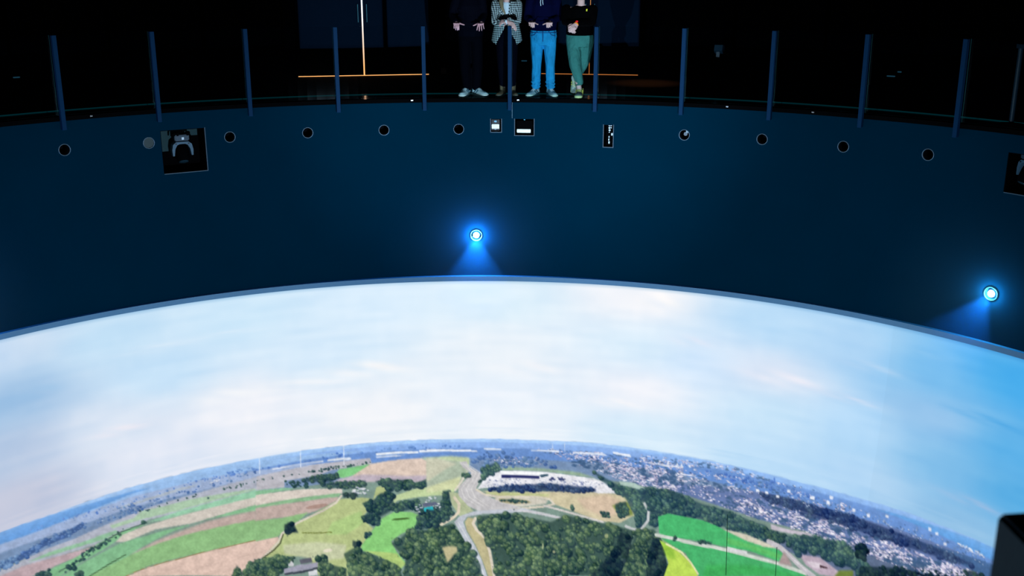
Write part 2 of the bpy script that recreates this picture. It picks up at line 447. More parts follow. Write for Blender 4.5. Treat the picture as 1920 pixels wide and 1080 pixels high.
('P',(125,150,140),1,[(-47.32,-3.083),(-45.7,-3.098),(-44.05,-3.11),(-42.38,-3.119),(-40.69,-3.125),(-38.97,-3.128),(-37.24,-3.127),(-35.49,-3.122),(-33.73,-3.121),(-31.97,-3.133),(-30.19,-3.141),(-28.4,-3.146),(-26.59,-3.147),(-24.77,-3.153),(-22.94,-3.16),(-21.09,-3.164),(-19.23,-3.169),(-17.37,-3.169),(-15.49,-3.175),(-13.61,-3.184),(-11.71,-3.188),(-9.81,-3.189),(-7.9,-3.19),(-5.98,-3.197),(-4.06,-3.201),(-2.13,-3.203),(-0.2,-3.207),(1.73,-3.207),(3.67,-3.209),(5.61,-3.211),(7.55,-3.211),(9.49,-3.207),(11.42,-3.205),(13.36,-3.201),(15.29,-3.193),(17.22,-3.194),(19.15,-3.192),(21.07,-3.189),(22.99,-3.191),(24.9,-3.19),(26.8,-3.193),(28.7,-3.195),(30.59,-3.193),(32.47,-3.187),(34.34,-3.187),(36.2,-3.183),(38.04,-3.175),(39.87,-3.166),(41.68,-3.154),(43.48,-3.138),(45.26,-3.123),(47.02,-3.105),(48.77,-3.09),(50.52,-3.084),(52.25,-3.073),(53.97,-3.065),(55.68,-3.057),(57.36,-3.048),(59.04,-3.043),(60.7,-3.035),(64.12,-4.414),(62.41,-4.448),(60.68,-4.48),(58.94,-4.514),(57.17,-4.548),(55.39,-4.581),(53.59,-4.615),(51.76,-4.646),(49.94,-4.684),(48.1,-4.724),(46.23,-4.761),(44.35,-4.797),(42.44,-4.83),(40.51,-4.859),(38.56,-4.886),(36.59,-4.909),(34.6,-4.928),(32.6,-4.951),(30.59,-4.969),(28.56,-4.983),(26.52,-4.995),(24.47,-5.009),(22.42,-5.019),(20.36,-5.033),(18.29,-5.044),(16.21,-5.052),(14.14,-5.067),(12.05,-5.076),(9.97,-5.083),(7.88,-5.09),(5.79,-5.092),(3.7,-5.091),(1.61,-5.088),(-0.47,-5.087),(-2.55,-5.081),(-4.62,-5.074),(-6.69,-5.065),(-8.75,-5.052),(-10.8,-5.043),(-12.84,-5.033),(-14.88,-5.019),(-16.89,-5.0),(-18.9,-4.982),(-20.89,-4.968),(-22.87,-4.949),(-24.84,-4.93),(-26.78,-4.907),(-28.71,-4.884),(-30.64,-4.865),(-32.54,-4.842),(-34.41,-4.815),(-36.26,-4.783),(-38.11,-4.763),(-39.96,-4.746),(-41.78,-4.725),(-43.57,-4.7),(-45.33,-4.672),(-47.07,-4.64),(-48.78,-4.605),(-50.46,-4.568)]),
('P',(158,195,238),1,[(-46.55,-2.623),(-45.97,-2.626),(-45.38,-2.629),(-44.79,-2.632),(-44.2,-2.634),(-43.6,-2.636),(-43.0,-2.637),(-42.4,-2.638),(-41.8,-2.639),(-41.19,-2.639),(-40.58,-2.639),(-39.97,-2.638),(-39.36,-2.637),(-38.74,-2.635),(-38.12,-2.633),(-37.5,-2.631),(-36.87,-2.628),(-36.25,-2.624),(-35.62,-2.621),(-34.99,-2.616),(-34.35,-2.611),(-33.72,-2.606),(-33.09,-2.608),(-32.46,-2.611),(-31.82,-2.613),(-31.19,-2.615),(-30.55,-2.616),(-29.91,-2.617),(-29.27,-2.617),(-28.62,-2.617),(-27.98,-2.617),(-27.33,-2.616),(-26.68,-2.614),(-26.03,-2.612),(-25.37,-2.611),(-24.72,-2.613),(-24.06,-2.614),(-23.41,-2.615),(-22.75,-2.616),(-22.09,-2.616),(-21.43,-2.615),(-20.76,-2.616),(-20.1,-2.619),(-19.44,-2.621),(-18.77,-2.623),(-18.1,-2.624),(-17.43,-2.625),(-16.76,-2.625),(-16.09,-2.626),(-15.42,-2.631),(-14.75,-2.636),(-14.07,-2.64),(-13.4,-2.644),(-12.72,-2.647),(-12.04,-2.65),(-11.36,-2.652),(-10.68,-2.653),(-10.0,-2.655),(-9.31,-2.655),(-8.63,-2.655),(-8.63,-2.655),(-9.31,-2.659),(-10.0,-2.663),(-10.68,-2.666),(-11.37,-2.668),(-12.05,-2.67),(-12.73,-2.671),(-13.41,-2.672),(-14.09,-2.672),(-14.77,-2.672),(-15.44,-2.672),(-16.12,-2.67),(-16.79,-2.673),(-17.47,-2.677),(-18.14,-2.68),(-18.81,-2.682),(-19.48,-2.685),(-20.15,-2.686),(-20.82,-2.687),(-21.48,-2.688),(-22.15,-2.688),(-22.81,-2.688),(-23.47,-2.687),(-24.12,-2.686),(-24.78,-2.685),(-25.43,-2.683),(-26.09,-2.683),(-26.74,-2.685),(-27.4,-2.686),(-28.05,-2.687),(-28.69,-2.688),(-29.34,-2.687),(-29.98,-2.687),(-30.62,-2.686),(-31.26,-2.684),(-31.9,-2.682),(-32.53,-2.68),(-33.16,-2.677),(-33.79,-2.674),(-34.43,-2.679),(-35.07,-2.684),(-35.7,-2.688),(-36.33,-2.691),(-36.96,-2.695),(-37.58,-2.697),(-38.21,-2.699),(-38.83,-2.701),(-39.45,-2.702),(-40.06,-2.703),(-40.67,-2.703),(-41.28,-2.703),(-41.89,-2.703),(-42.5,-2.702),(-43.1,-2.701),(-43.7,-2.699),(-44.29,-2.697),(-44.89,-2.694),(-45.48,-2.691),(-46.07,-2.688),(-46.65,-2.684)]),
('P',(150,186,230),1,[(-46.63,-2.671),(-46.05,-2.674),(-45.46,-2.678),(-44.87,-2.68),(-44.27,-2.683),(-43.68,-2.685),(-43.08,-2.686),(-42.47,-2.688),(-41.87,-2.688),(-41.26,-2.689),(-40.65,-2.689),(-40.04,-2.689),(-39.43,-2.688),(-38.81,-2.686),(-38.19,-2.685),(-37.56,-2.682),(-36.94,-2.68),(-36.31,-2.677),(-35.68,-2.673),(-35.05,-2.669),(-34.41,-2.664),(-33.78,-2.659),(-33.15,-2.661),(-32.52,-2.664),(-31.88,-2.667),(-31.25,-2.669),(-30.61,-2.67),(-29.97,-2.671),(-29.32,-2.672),(-28.68,-2.672),(-28.03,-2.672),(-27.38,-2.671),(-26.73,-2.669),(-26.08,-2.668),(-25.42,-2.667),(-24.77,-2.669),(-24.11,-2.67),(-23.45,-2.671),(-22.79,-2.672),(-22.13,-2.672),(-21.47,-2.672),(-20.81,-2.674),(-20.14,-2.678),(-19.48,-2.682),(-18.81,-2.685),(-18.14,-2.688),(-17.47,-2.69),(-16.8,-2.692),(-16.13,-2.694),(-15.46,-2.701),(-14.78,-2.707),(-14.11,-2.712),(-13.43,-2.718),(-12.76,-2.722),(-12.08,-2.726),(-11.4,-2.73),(-10.71,-2.733),(-10.03,-2.736),(-9.34,-2.738),(-8.66,-2.74),(-8.66,-2.74),(-9.35,-2.745),(-10.04,-2.749),(-10.72,-2.753),(-11.41,-2.757),(-12.09,-2.76),(-12.78,-2.763),(-13.46,-2.765),(-14.14,-2.766),(-14.82,-2.767),(-15.5,-2.768),(-16.17,-2.768),(-16.85,-2.771),(-17.53,-2.776),(-18.21,-2.78),(-18.88,-2.784),(-19.55,-2.787),(-20.22,-2.79),(-20.89,-2.792),(-21.56,-2.793),(-22.23,-2.793),(-22.89,-2.792),(-23.55,-2.791),(-24.21,-2.79),(-24.87,-2.788),(-25.53,-2.786),(-26.18,-2.786),(-26.84,-2.788),(-27.49,-2.788),(-28.14,-2.789),(-28.79,-2.789),(-29.44,-2.788),(-30.09,-2.787),(-30.73,-2.786),(-31.37,-2.784),(-32.01,-2.781),(-32.64,-2.778),(-33.28,-2.775),(-33.91,-2.772),(-34.55,-2.777),(-35.18,-2.781),(-35.82,-2.785),(-36.45,-2.788),(-37.08,-2.79),(-37.71,-2.793),(-38.33,-2.794),(-38.95,-2.796),(-39.57,-2.796),(-40.19,-2.797),(-40.8,-2.797),(-41.42,-2.796),(-42.02,-2.795),(-42.63,-2.794),(-43.23,-2.792),(-43.84,-2.79),(-44.43,-2.787),(-45.03,-2.784),(-45.62,-2.781),(-46.21,-2.777),(-46.8,-2.773)]),
('P',(160,178,212),1,[(-46.77,-2.759),(-46.25,-2.763),(-45.73,-2.766),(-45.21,-2.769),(-44.68,-2.772),(-44.16,-2.774),(-43.63,-2.777),(-43.09,-2.778),(-42.56,-2.78),(-42.02,-2.781),(-41.48,-2.782),(-40.94,-2.782),(-40.4,-2.782),(-39.85,-2.782),(-39.31,-2.782),(-38.76,-2.781),(-38.21,-2.78),(-37.65,-2.778),(-37.1,-2.776),(-36.54,-2.773),(-35.98,-2.771),(-35.42,-2.768),(-34.86,-2.764),(-34.29,-2.76),(-33.73,-2.757),(-33.17,-2.76),(-32.61,-2.763),(-32.05,-2.766),(-31.48,-2.768),(-30.92,-2.77),(-30.35,-2.771),(-29.78,-2.772),(-29.2,-2.773),(-28.63,-2.773),(-28.06,-2.773),(-27.48,-2.773),(-26.9,-2.772),(-26.32,-2.771),(-25.74,-2.769),(-25.16,-2.775),(-24.58,-2.78),(-24.0,-2.786),(-23.42,-2.791),(-22.84,-2.795),(-22.25,-2.8),(-21.67,-2.803),(-21.08,-2.808),(-20.49,-2.813),(-19.9,-2.817),(-19.31,-2.822),(-18.72,-2.826),(-18.12,-2.829),(-17.53,-2.833),(-16.93,-2.835),(-16.33,-2.838),(-15.74,-2.845),(-15.14,-2.852),(-14.54,-2.859),(-13.94,-2.865),(-13.34,-2.87),(-13.34,-2.87),(-13.94,-2.873),(-14.55,-2.874),(-15.15,-2.876),(-15.76,-2.877),(-16.36,-2.877),(-16.96,-2.882),(-17.56,-2.887),(-18.17,-2.892),(-18.77,-2.896),(-19.37,-2.899),(-19.96,-2.903),(-20.56,-2.905),(-21.16,-2.908),(-21.75,-2.911),(-22.35,-2.915),(-22.94,-2.918),(-23.53,-2.92),(-24.12,-2.923),(-24.71,-2.924),(-25.3,-2.926),(-25.88,-2.927),(-26.47,-2.928),(-27.05,-2.929),(-27.63,-2.929),(-28.21,-2.929),(-28.79,-2.929),(-29.37,-2.928),(-29.94,-2.927),(-30.51,-2.925),(-31.08,-2.923),(-31.65,-2.921),(-32.22,-2.918),(-32.78,-2.915),(-33.35,-2.912),(-33.91,-2.908),(-34.47,-2.91),(-35.04,-2.913),(-35.61,-2.916),(-36.17,-2.919),(-36.73,-2.921),(-37.29,-2.923),(-37.85,-2.924),(-38.4,-2.925),(-38.96,-2.926),(-39.51,-2.926),(-40.06,-2.926),(-40.6,-2.926),(-41.15,-2.925),(-41.69,-2.924),(-42.23,-2.922),(-42.77,-2.92),(-43.31,-2.918),(-43.84,-2.916),(-44.37,-2.913),(-44.9,-2.91),(-45.43,-2.907),(-45.96,-2.903),(-46.48,-2.899),(-47.0,-2.895)]),
('P',(98,152,216),1,[(-46.55,-2.623),(-46.31,-2.624),(-46.07,-2.626),(-45.83,-2.627),(-45.58,-2.628),(-45.34,-2.629),(-45.1,-2.63),(-44.85,-2.632),(-44.61,-2.633),(-44.36,-2.633),(-44.11,-2.634),(-43.87,-2.635),(-43.62,-2.636),(-43.37,-2.636),(-43.12,-2.637),(-42.88,-2.639),(-42.63,-2.641),(-42.38,-2.643),(-42.14,-2.645),(-41.89,-2.648),(-41.64,-2.65),(-41.39,-2.652),(-41.14,-2.654),(-40.89,-2.656),(-40.64,-2.657),(-40.39,-2.659),(-40.14,-2.661),(-39.89,-2.663),(-39.64,-2.664),(-39.39,-2.666),(-39.13,-2.667),(-38.88,-2.668),(-38.63,-2.67),(-38.37,-2.671),(-38.12,-2.672),(-37.86,-2.673),(-37.61,-2.674),(-37.35,-2.675),(-37.09,-2.676),(-36.84,-2.677),(-36.58,-2.677),(-36.32,-2.678),(-36.06,-2.678),(-35.81,-2.679),(-35.55,-2.679),(-35.29,-2.68),(-35.03,-2.68),(-34.77,-2.68),(-34.51,-2.68),(-34.24,-2.68),(-33.98,-2.68),(-33.72,-2.68),(-33.46,-2.684),(-33.2,-2.687),(-32.94,-2.69),(-32.69,-2.694),(-32.43,-2.697),(-32.16,-2.7),(-31.9,-2.703),(-31.64,-2.706),(-31.64,-2.706),(-31.91,-2.707),(-32.17,-2.708),(-32.44,-2.709),(-32.7,-2.71),(-32.97,-2.711),(-33.23,-2.711),(-33.5,-2.712),(-33.76,-2.713),(-34.02,-2.716),(-34.29,-2.72),(-34.56,-2.724),(-34.82,-2.728),(-35.09,-2.732),(-35.35,-2.736),(-35.62,-2.739),(-35.88,-2.743),(-36.15,-2.746),(-36.41,-2.75),(-36.68,-2.753),(-36.94,-2.756),(-37.2,-2.759),(-37.46,-2.762),(-37.72,-2.765),(-37.99,-2.768),(-38.25,-2.77),(-38.51,-2.773),(-38.77,-2.775),(-39.03,-2.778),(-39.29,-2.78),(-39.55,-2.782),(-39.8,-2.784),(-40.06,-2.786),(-40.32,-2.788),(-40.58,-2.79),(-40.83,-2.792),(-41.09,-2.794),(-41.35,-2.795),(-41.6,-2.797),(-41.86,-2.798),(-42.11,-2.8),(-42.36,-2.801),(-42.62,-2.803),(-42.87,-2.804),(-43.12,-2.805),(-43.38,-2.806),(-43.63,-2.805),(-43.87,-2.804),(-44.12,-2.803),(-44.37,-2.801),(-44.62,-2.8),(-44.86,-2.799),(-45.11,-2.798),(-45.36,-2.796),(-45.6,-2.795),(-45.84,-2.793),(-46.09,-2.792),(-46.33,-2.79),(-46.58,-2.788),(-46.82,-2.786)]),
('P',(138,180,238),1,[(17.65,-2.681),(18.41,-2.678),(19.17,-2.675),(19.92,-2.671),(20.68,-2.667),(21.44,-2.667),(22.19,-2.666),(22.95,-2.665),(23.7,-2.663),(24.45,-2.66),(25.2,-2.657),(25.95,-2.658),(26.7,-2.658),(27.45,-2.658),(28.19,-2.657),(28.94,-2.656),(29.68,-2.654),(30.42,-2.651),(31.16,-2.651),(31.9,-2.65),(32.64,-2.652),(33.38,-2.654),(34.12,-2.656),(34.85,-2.656),(35.59,-2.657),(36.32,-2.656),(37.04,-2.655),(37.77,-2.654),(38.49,-2.653),(39.22,-2.652),(39.93,-2.65),(40.65,-2.647),(41.37,-2.644),(42.08,-2.64),(42.78,-2.636),(43.49,-2.632),(44.2,-2.629),(44.9,-2.625),(45.6,-2.621),(46.29,-2.616),(46.99,-2.61),(47.68,-2.607),(48.38,-2.608),(49.07,-2.608),(49.76,-2.608),(50.45,-2.607),(51.14,-2.606),(51.82,-2.604),(52.5,-2.603),(53.18,-2.604),(53.86,-2.604),(54.54,-2.604),(55.21,-2.603),(55.88,-2.602),(56.55,-2.602),(57.22,-2.604),(57.88,-2.605),(58.54,-2.605),(59.2,-2.605),(59.86,-2.604),(60.01,-2.687),(59.36,-2.689),(58.7,-2.689),(58.03,-2.689),(57.37,-2.689),(56.7,-2.688),(56.02,-2.688),(55.36,-2.69),(54.68,-2.692),(54.01,-2.693),(53.33,-2.693),(52.64,-2.693),(51.96,-2.694),(51.28,-2.696),(50.59,-2.698),(49.9,-2.7),(49.21,-2.7),(48.51,-2.701),(47.81,-2.7),(47.12,-2.704),(46.42,-2.71),(45.72,-2.716),(45.02,-2.721),(44.32,-2.725),(43.61,-2.729),(42.9,-2.733),(42.19,-2.738),(41.48,-2.742),(40.76,-2.745),(40.05,-2.748),(39.32,-2.751),(38.6,-2.753),(37.87,-2.754),(37.15,-2.756),(36.42,-2.757),(35.68,-2.758),(34.95,-2.758),(34.21,-2.758),(33.47,-2.757),(32.73,-2.755),(31.99,-2.753),(31.25,-2.755),(30.51,-2.755),(29.76,-2.753),(29.01,-2.749),(28.26,-2.745),(27.51,-2.739),(26.75,-2.734),(26.0,-2.727),(25.24,-2.72),(24.49,-2.717),(23.73,-2.714),(22.97,-2.709),(22.21,-2.704),(21.45,-2.699),(20.69,-2.693),(19.93,-2.69),(19.17,-2.688),(18.41,-2.685),(17.65,-2.681)]),
('P',(104,144,208),1,[(17.72,-2.84),(18.48,-2.833),(19.24,-2.826),(19.99,-2.817),(20.75,-2.809),(21.51,-2.805),(22.27,-2.8),(23.02,-2.794),(23.77,-2.788),(24.53,-2.781),(25.28,-2.774),(26.03,-2.771),(26.78,-2.767),(27.52,-2.762),(28.27,-2.757),(29.01,-2.751),(29.75,-2.745),(30.49,-2.739),(31.24,-2.739),(31.98,-2.737),(32.72,-2.739),(33.46,-2.741),(34.2,-2.742),(34.94,-2.743),(35.67,-2.742),(36.4,-2.742),(37.13,-2.74),(37.86,-2.738),(38.58,-2.737),(39.31,-2.736),(40.03,-2.733),(40.75,-2.73),(41.46,-2.727),(42.17,-2.723),(42.88,-2.718),(43.59,-2.714),(44.3,-2.71),(45.0,-2.706),(45.7,-2.701),(46.4,-2.696),(47.1,-2.69),(47.79,-2.686),(48.49,-2.686),(49.19,-2.686),(49.88,-2.686),(50.57,-2.684),(51.25,-2.682),(51.94,-2.68),(52.62,-2.679),(53.3,-2.679),(53.98,-2.679),(54.66,-2.678),(55.33,-2.677),(56.0,-2.675),(56.67,-2.675),(57.34,-2.676),(58.01,-2.676),(58.67,-2.676),(59.33,-2.676),(59.99,-2.674),(60.34,-2.859),(59.68,-2.861),(59.02,-2.863),(58.36,-2.865),(57.69,-2.865),(57.01,-2.866),(56.34,-2.867),(55.67,-2.87),(54.99,-2.873),(54.31,-2.875),(53.63,-2.877),(52.94,-2.877),(52.26,-2.88),(51.57,-2.883),(50.88,-2.887),(50.19,-2.889),(49.49,-2.891),(48.79,-2.892),(48.09,-2.893),(47.39,-2.898),(46.69,-2.905),(45.99,-2.912),(45.29,-2.918),(44.58,-2.923),(43.87,-2.928),(43.16,-2.933),(42.44,-2.939),(41.73,-2.944),(41.01,-2.948),(40.28,-2.952),(39.56,-2.956),(38.83,-2.958),(38.1,-2.96),(37.37,-2.963),(36.63,-2.966),(35.9,-2.967),(35.16,-2.968),(34.42,-2.969),(33.68,-2.969),(32.93,-2.968),(32.18,-2.967),(31.44,-2.969),(30.69,-2.971),(29.93,-2.965),(29.18,-2.959),(28.42,-2.951),(27.66,-2.943),(26.9,-2.934),(26.13,-2.924),(25.37,-2.914),(24.61,-2.908),(23.84,-2.901),(23.08,-2.893),(22.31,-2.885),(21.55,-2.876),(20.78,-2.866),(20.02,-2.86),(19.25,-2.854),(18.48,-2.848),(17.72,-2.84)]),
('P',(104,124,172),1,[(20.81,-3.155),(21.52,-3.145),(22.23,-3.135),(22.94,-3.124),(23.65,-3.112),(24.36,-3.1),(25.06,-3.087),(25.77,-3.076),(26.47,-3.067),(27.17,-3.057),(27.88,-3.047),(28.57,-3.036),(29.27,-3.025),(29.96,-3.013),(30.66,-3.001),(31.35,-2.988),(32.03,-2.975),(32.72,-2.963),(33.41,-2.953),(34.1,-2.953),(34.8,-2.953),(35.49,-2.953),(36.18,-2.951),(36.87,-2.949),(37.55,-2.947),(38.24,-2.945),(38.92,-2.943),(39.6,-2.94),(40.28,-2.937),(40.95,-2.934),(41.62,-2.929),(42.29,-2.925),(42.96,-2.92),(43.63,-2.914),(44.29,-2.91),(44.96,-2.905),(45.61,-2.9),(46.27,-2.894),(46.93,-2.888),(47.58,-2.882),(48.23,-2.879),(48.89,-2.878),(49.54,-2.877),(50.19,-2.875),(50.84,-2.873),(51.49,-2.87),(52.13,-2.867),(52.77,-2.864),(53.41,-2.863),(54.05,-2.862),(54.69,-2.861),(55.32,-2.858),(55.95,-2.856),(56.58,-2.852),(57.21,-2.853),(57.84,-2.852),(58.46,-2.851),(59.08,-2.85),(59.7,-2.848),(60.32,-2.846),(60.98,-3.172),(60.36,-3.176),(59.74,-3.18),(59.11,-3.184),(58.48,-3.187),(57.85,-3.189),(57.21,-3.191),(56.58,-3.197),(55.95,-3.202),(55.31,-3.206),(54.67,-3.21),(54.02,-3.213),(53.37,-3.216),(52.73,-3.221),(52.08,-3.226),(51.43,-3.231),(50.78,-3.235),(50.12,-3.239),(49.46,-3.242),(48.8,-3.245),(48.14,-3.25),(47.48,-3.258),(46.82,-3.267),(46.16,-3.274),(45.49,-3.281),(44.82,-3.288),(44.15,-3.294),(43.48,-3.301),(42.8,-3.308),(42.13,-3.314),(41.45,-3.32),(40.76,-3.326),(40.08,-3.33),(39.39,-3.335),(38.7,-3.338),(38.01,-3.342),(37.31,-3.346),(36.62,-3.35),(35.92,-3.353),(35.22,-3.355),(34.52,-3.357),(33.82,-3.357),(33.1,-3.347),(32.38,-3.337),(31.66,-3.329),(30.95,-3.32),(30.23,-3.31),(29.51,-3.3),(28.78,-3.289),(28.06,-3.278),(27.34,-3.266),(26.61,-3.253),(25.89,-3.239),(25.16,-3.227),(24.44,-3.217),(23.71,-3.206),(22.99,-3.194),(22.26,-3.182),(21.54,-3.169),(20.81,-3.155)]),
('P',(96,112,142),1,[(32.95,-3.621),(33.46,-3.609),(33.96,-3.597),(34.46,-3.585),(34.96,-3.572),(35.45,-3.559),(35.95,-3.546),(36.44,-3.533),(36.94,-3.519),(37.43,-3.505),(37.92,-3.491),(38.41,-3.477),(38.9,-3.463),(39.38,-3.449),(39.87,-3.435),(40.35,-3.421),(40.83,-3.407),(41.31,-3.392),(41.79,-3.377),(42.27,-3.362),(42.74,-3.347),(43.22,-3.331),(43.69,-3.315),(44.16,-3.3),(44.63,-3.285),(45.1,-3.271),(45.58,-3.266),(46.06,-3.261),(46.54,-3.255),(47.02,-3.25),(47.49,-3.244),(47.97,-3.238),(48.44,-3.232),(48.92,-3.23),(49.4,-3.228),(49.88,-3.226),(50.35,-3.224),(50.83,-3.221),(51.3,-3.218),(51.77,-3.215),(52.24,-3.211),(52.7,-3.207),(53.17,-3.203),(53.64,-3.201),(54.11,-3.199),(54.57,-3.197),(55.03,-3.194),(55.5,-3.191),(55.96,-3.188),(56.42,-3.185),(56.87,-3.181),(57.33,-3.178),(57.79,-3.177),(58.25,-3.175),(58.7,-3.173),(59.16,-3.171),(59.61,-3.168),(60.06,-3.166),(60.51,-3.163),(60.96,-3.159),(61.95,-3.6),(61.49,-3.605),(61.04,-3.61),(60.59,-3.615),(60.13,-3.62),(59.67,-3.625),(59.21,-3.629),(58.75,-3.633),(58.28,-3.636),(57.82,-3.641),(57.36,-3.647),(56.9,-3.653),(56.43,-3.658),(55.96,-3.663),(55.49,-3.668),(55.02,-3.672),(54.55,-3.677),(54.08,-3.681),(53.61,-3.687),(53.13,-3.693),(52.66,-3.698),(52.18,-3.704),(51.7,-3.709),(51.22,-3.714),(50.74,-3.718),(50.26,-3.722),(49.78,-3.726),(49.29,-3.73),(48.81,-3.738),(48.33,-3.746),(47.85,-3.753),(47.36,-3.761),(46.88,-3.768),(46.39,-3.775),(45.9,-3.782),(45.39,-3.778),(44.88,-3.774),(44.38,-3.771),(43.87,-3.767),(43.36,-3.763),(42.85,-3.759),(42.33,-3.755),(41.82,-3.75),(41.3,-3.745),(40.79,-3.739),(40.27,-3.733),(39.75,-3.727),(39.23,-3.72),(38.71,-3.713),(38.19,-3.707),(37.67,-3.7),(37.15,-3.693),(36.63,-3.685),(36.11,-3.677),(35.58,-3.669),(35.06,-3.66),(34.53,-3.651),(34.01,-3.641),(33.48,-3.631),(32.95,-3.621)]),
('P',(92,156,222),1,[(45.41,-2.718),(45.66,-2.714),(45.91,-2.71),(46.16,-2.706),(46.41,-2.702),(46.66,-2.698),(46.91,-2.694),(47.16,-2.69),(47.41,-2.685),(47.66,-2.682),(47.91,-2.68),(48.16,-2.678),(48.41,-2.677),(48.66,-2.675),(48.91,-2.673),(49.16,-2.671),(49.41,-2.669),(49.66,-2.666),(49.91,-2.664),(50.16,-2.662),(50.41,-2.659),(50.65,-2.657),(50.9,-2.654),(51.15,-2.652),(51.39,-2.649),(51.64,-2.646),(51.88,-2.643),(52.13,-2.641),(52.37,-2.638),(52.62,-2.637),(52.86,-2.635),(53.11,-2.634),(53.35,-2.632),(53.6,-2.63),(53.84,-2.628),(54.08,-2.626),(54.32,-2.624),(54.57,-2.622),(54.81,-2.62),(55.05,-2.617),(55.29,-2.615),(55.53,-2.612),(55.77,-2.61),(56.01,-2.607),(56.25,-2.605),(56.49,-2.604),(56.73,-2.603),(56.97,-2.603),(57.22,-2.604),(57.46,-2.604),(57.7,-2.604),(57.94,-2.605),(58.18,-2.605),(58.42,-2.605),(58.66,-2.605),(58.9,-2.605),(59.14,-2.605),(59.38,-2.605),(59.62,-2.604),(59.86,-2.604),(60.17,-2.77),(59.93,-2.771),(59.69,-2.771),(59.45,-2.772),(59.21,-2.773),(58.97,-2.773),(58.73,-2.773),(58.49,-2.774),(58.25,-2.774),(58.0,-2.774),(57.76,-2.774),(57.52,-2.774),(57.27,-2.774),(57.03,-2.773),(56.78,-2.771),(56.53,-2.769),(56.29,-2.768),(56.04,-2.767),(55.79,-2.766),(55.54,-2.765),(55.3,-2.764),(55.05,-2.763),(54.8,-2.762),(54.55,-2.76),(54.3,-2.759),(54.05,-2.757),(53.8,-2.756),(53.55,-2.754),(53.3,-2.752),(53.05,-2.75),(52.79,-2.749),(52.54,-2.747),(52.29,-2.745),(52.04,-2.744),(51.79,-2.743),(51.54,-2.742),(51.28,-2.741),(51.03,-2.74),(50.78,-2.739),(50.52,-2.738),(50.27,-2.737),(50.02,-2.735),(49.76,-2.734),(49.51,-2.732),(49.25,-2.73),(48.99,-2.728),(48.74,-2.727),(48.48,-2.725),(48.22,-2.722),(47.97,-2.72),(47.71,-2.718),(47.45,-2.717),(47.2,-2.718),(46.94,-2.718),(46.69,-2.718),(46.43,-2.718),(46.18,-2.718),(45.92,-2.718),(45.66,-2.718),(45.41,-2.718)]),
('P',(70,104,150),1,[(48.99,-2.955),(49.18,-2.953),(49.38,-2.95),(49.58,-2.947),(49.77,-2.944),(49.97,-2.94),(50.16,-2.937),(50.36,-2.934),(50.55,-2.931),(50.75,-2.928),(50.94,-2.924),(51.13,-2.921),(51.33,-2.918),(51.52,-2.914),(51.71,-2.911),(51.91,-2.907),(52.1,-2.904),(52.29,-2.9),(52.48,-2.896),(52.67,-2.893),(52.87,-2.89),(53.06,-2.888),(53.25,-2.885),(53.44,-2.882),(53.63,-2.88),(53.83,-2.877),(54.02,-2.874),(54.21,-2.871),(54.4,-2.868),(54.59,-2.865),(54.78,-2.862),(54.97,-2.859),(55.16,-2.856),(55.35,-2.853),(55.53,-2.85),(55.72,-2.847),(55.91,-2.844),(56.1,-2.84),(56.29,-2.837),(56.47,-2.834),(56.66,-2.831),(56.85,-2.829),(57.04,-2.827),(57.23,-2.824),(57.41,-2.822),(57.6,-2.82),(57.79,-2.817),(57.98,-2.815),(58.16,-2.812),(58.35,-2.81),(58.53,-2.807),(58.72,-2.805),(58.91,-2.802),(59.09,-2.799),(59.28,-2.797),(59.46,-2.794),(59.64,-2.791),(59.83,-2.788),(60.01,-2.786),(60.19,-2.783),(60.72,-3.047),(60.53,-3.046),(60.34,-3.045),(60.14,-3.044),(59.95,-3.043),(59.75,-3.041),(59.56,-3.04),(59.36,-3.039),(59.17,-3.037),(58.97,-3.036),(58.78,-3.034),(58.58,-3.033),(58.39,-3.031),(58.19,-3.029),(57.99,-3.027),(57.79,-3.026),(57.6,-3.024),(57.4,-3.022),(57.2,-3.02),(57.0,-3.018),(56.81,-3.016),(56.61,-3.015),(56.41,-3.014),(56.22,-3.013),(56.02,-3.012),(55.82,-3.01),(55.62,-3.009),(55.43,-3.008),(55.23,-3.006),(55.03,-3.005),(54.83,-3.003),(54.63,-3.002),(54.43,-3.0),(54.23,-2.999),(54.03,-2.997),(53.83,-2.995),(53.63,-2.993),(53.43,-2.991),(53.23,-2.989),(53.03,-2.987),(52.83,-2.985),(52.63,-2.984),(52.43,-2.983),(52.23,-2.982),(52.03,-2.98),(51.82,-2.979),(51.62,-2.978),(51.42,-2.976),(51.22,-2.975),(51.02,-2.974),(50.82,-2.972),(50.61,-2.97),(50.41,-2.969),(50.21,-2.967),(50.01,-2.965),(49.8,-2.963),(49.6,-2.962),(49.4,-2.96),(49.19,-2.958),(48.99,-2.955)]),
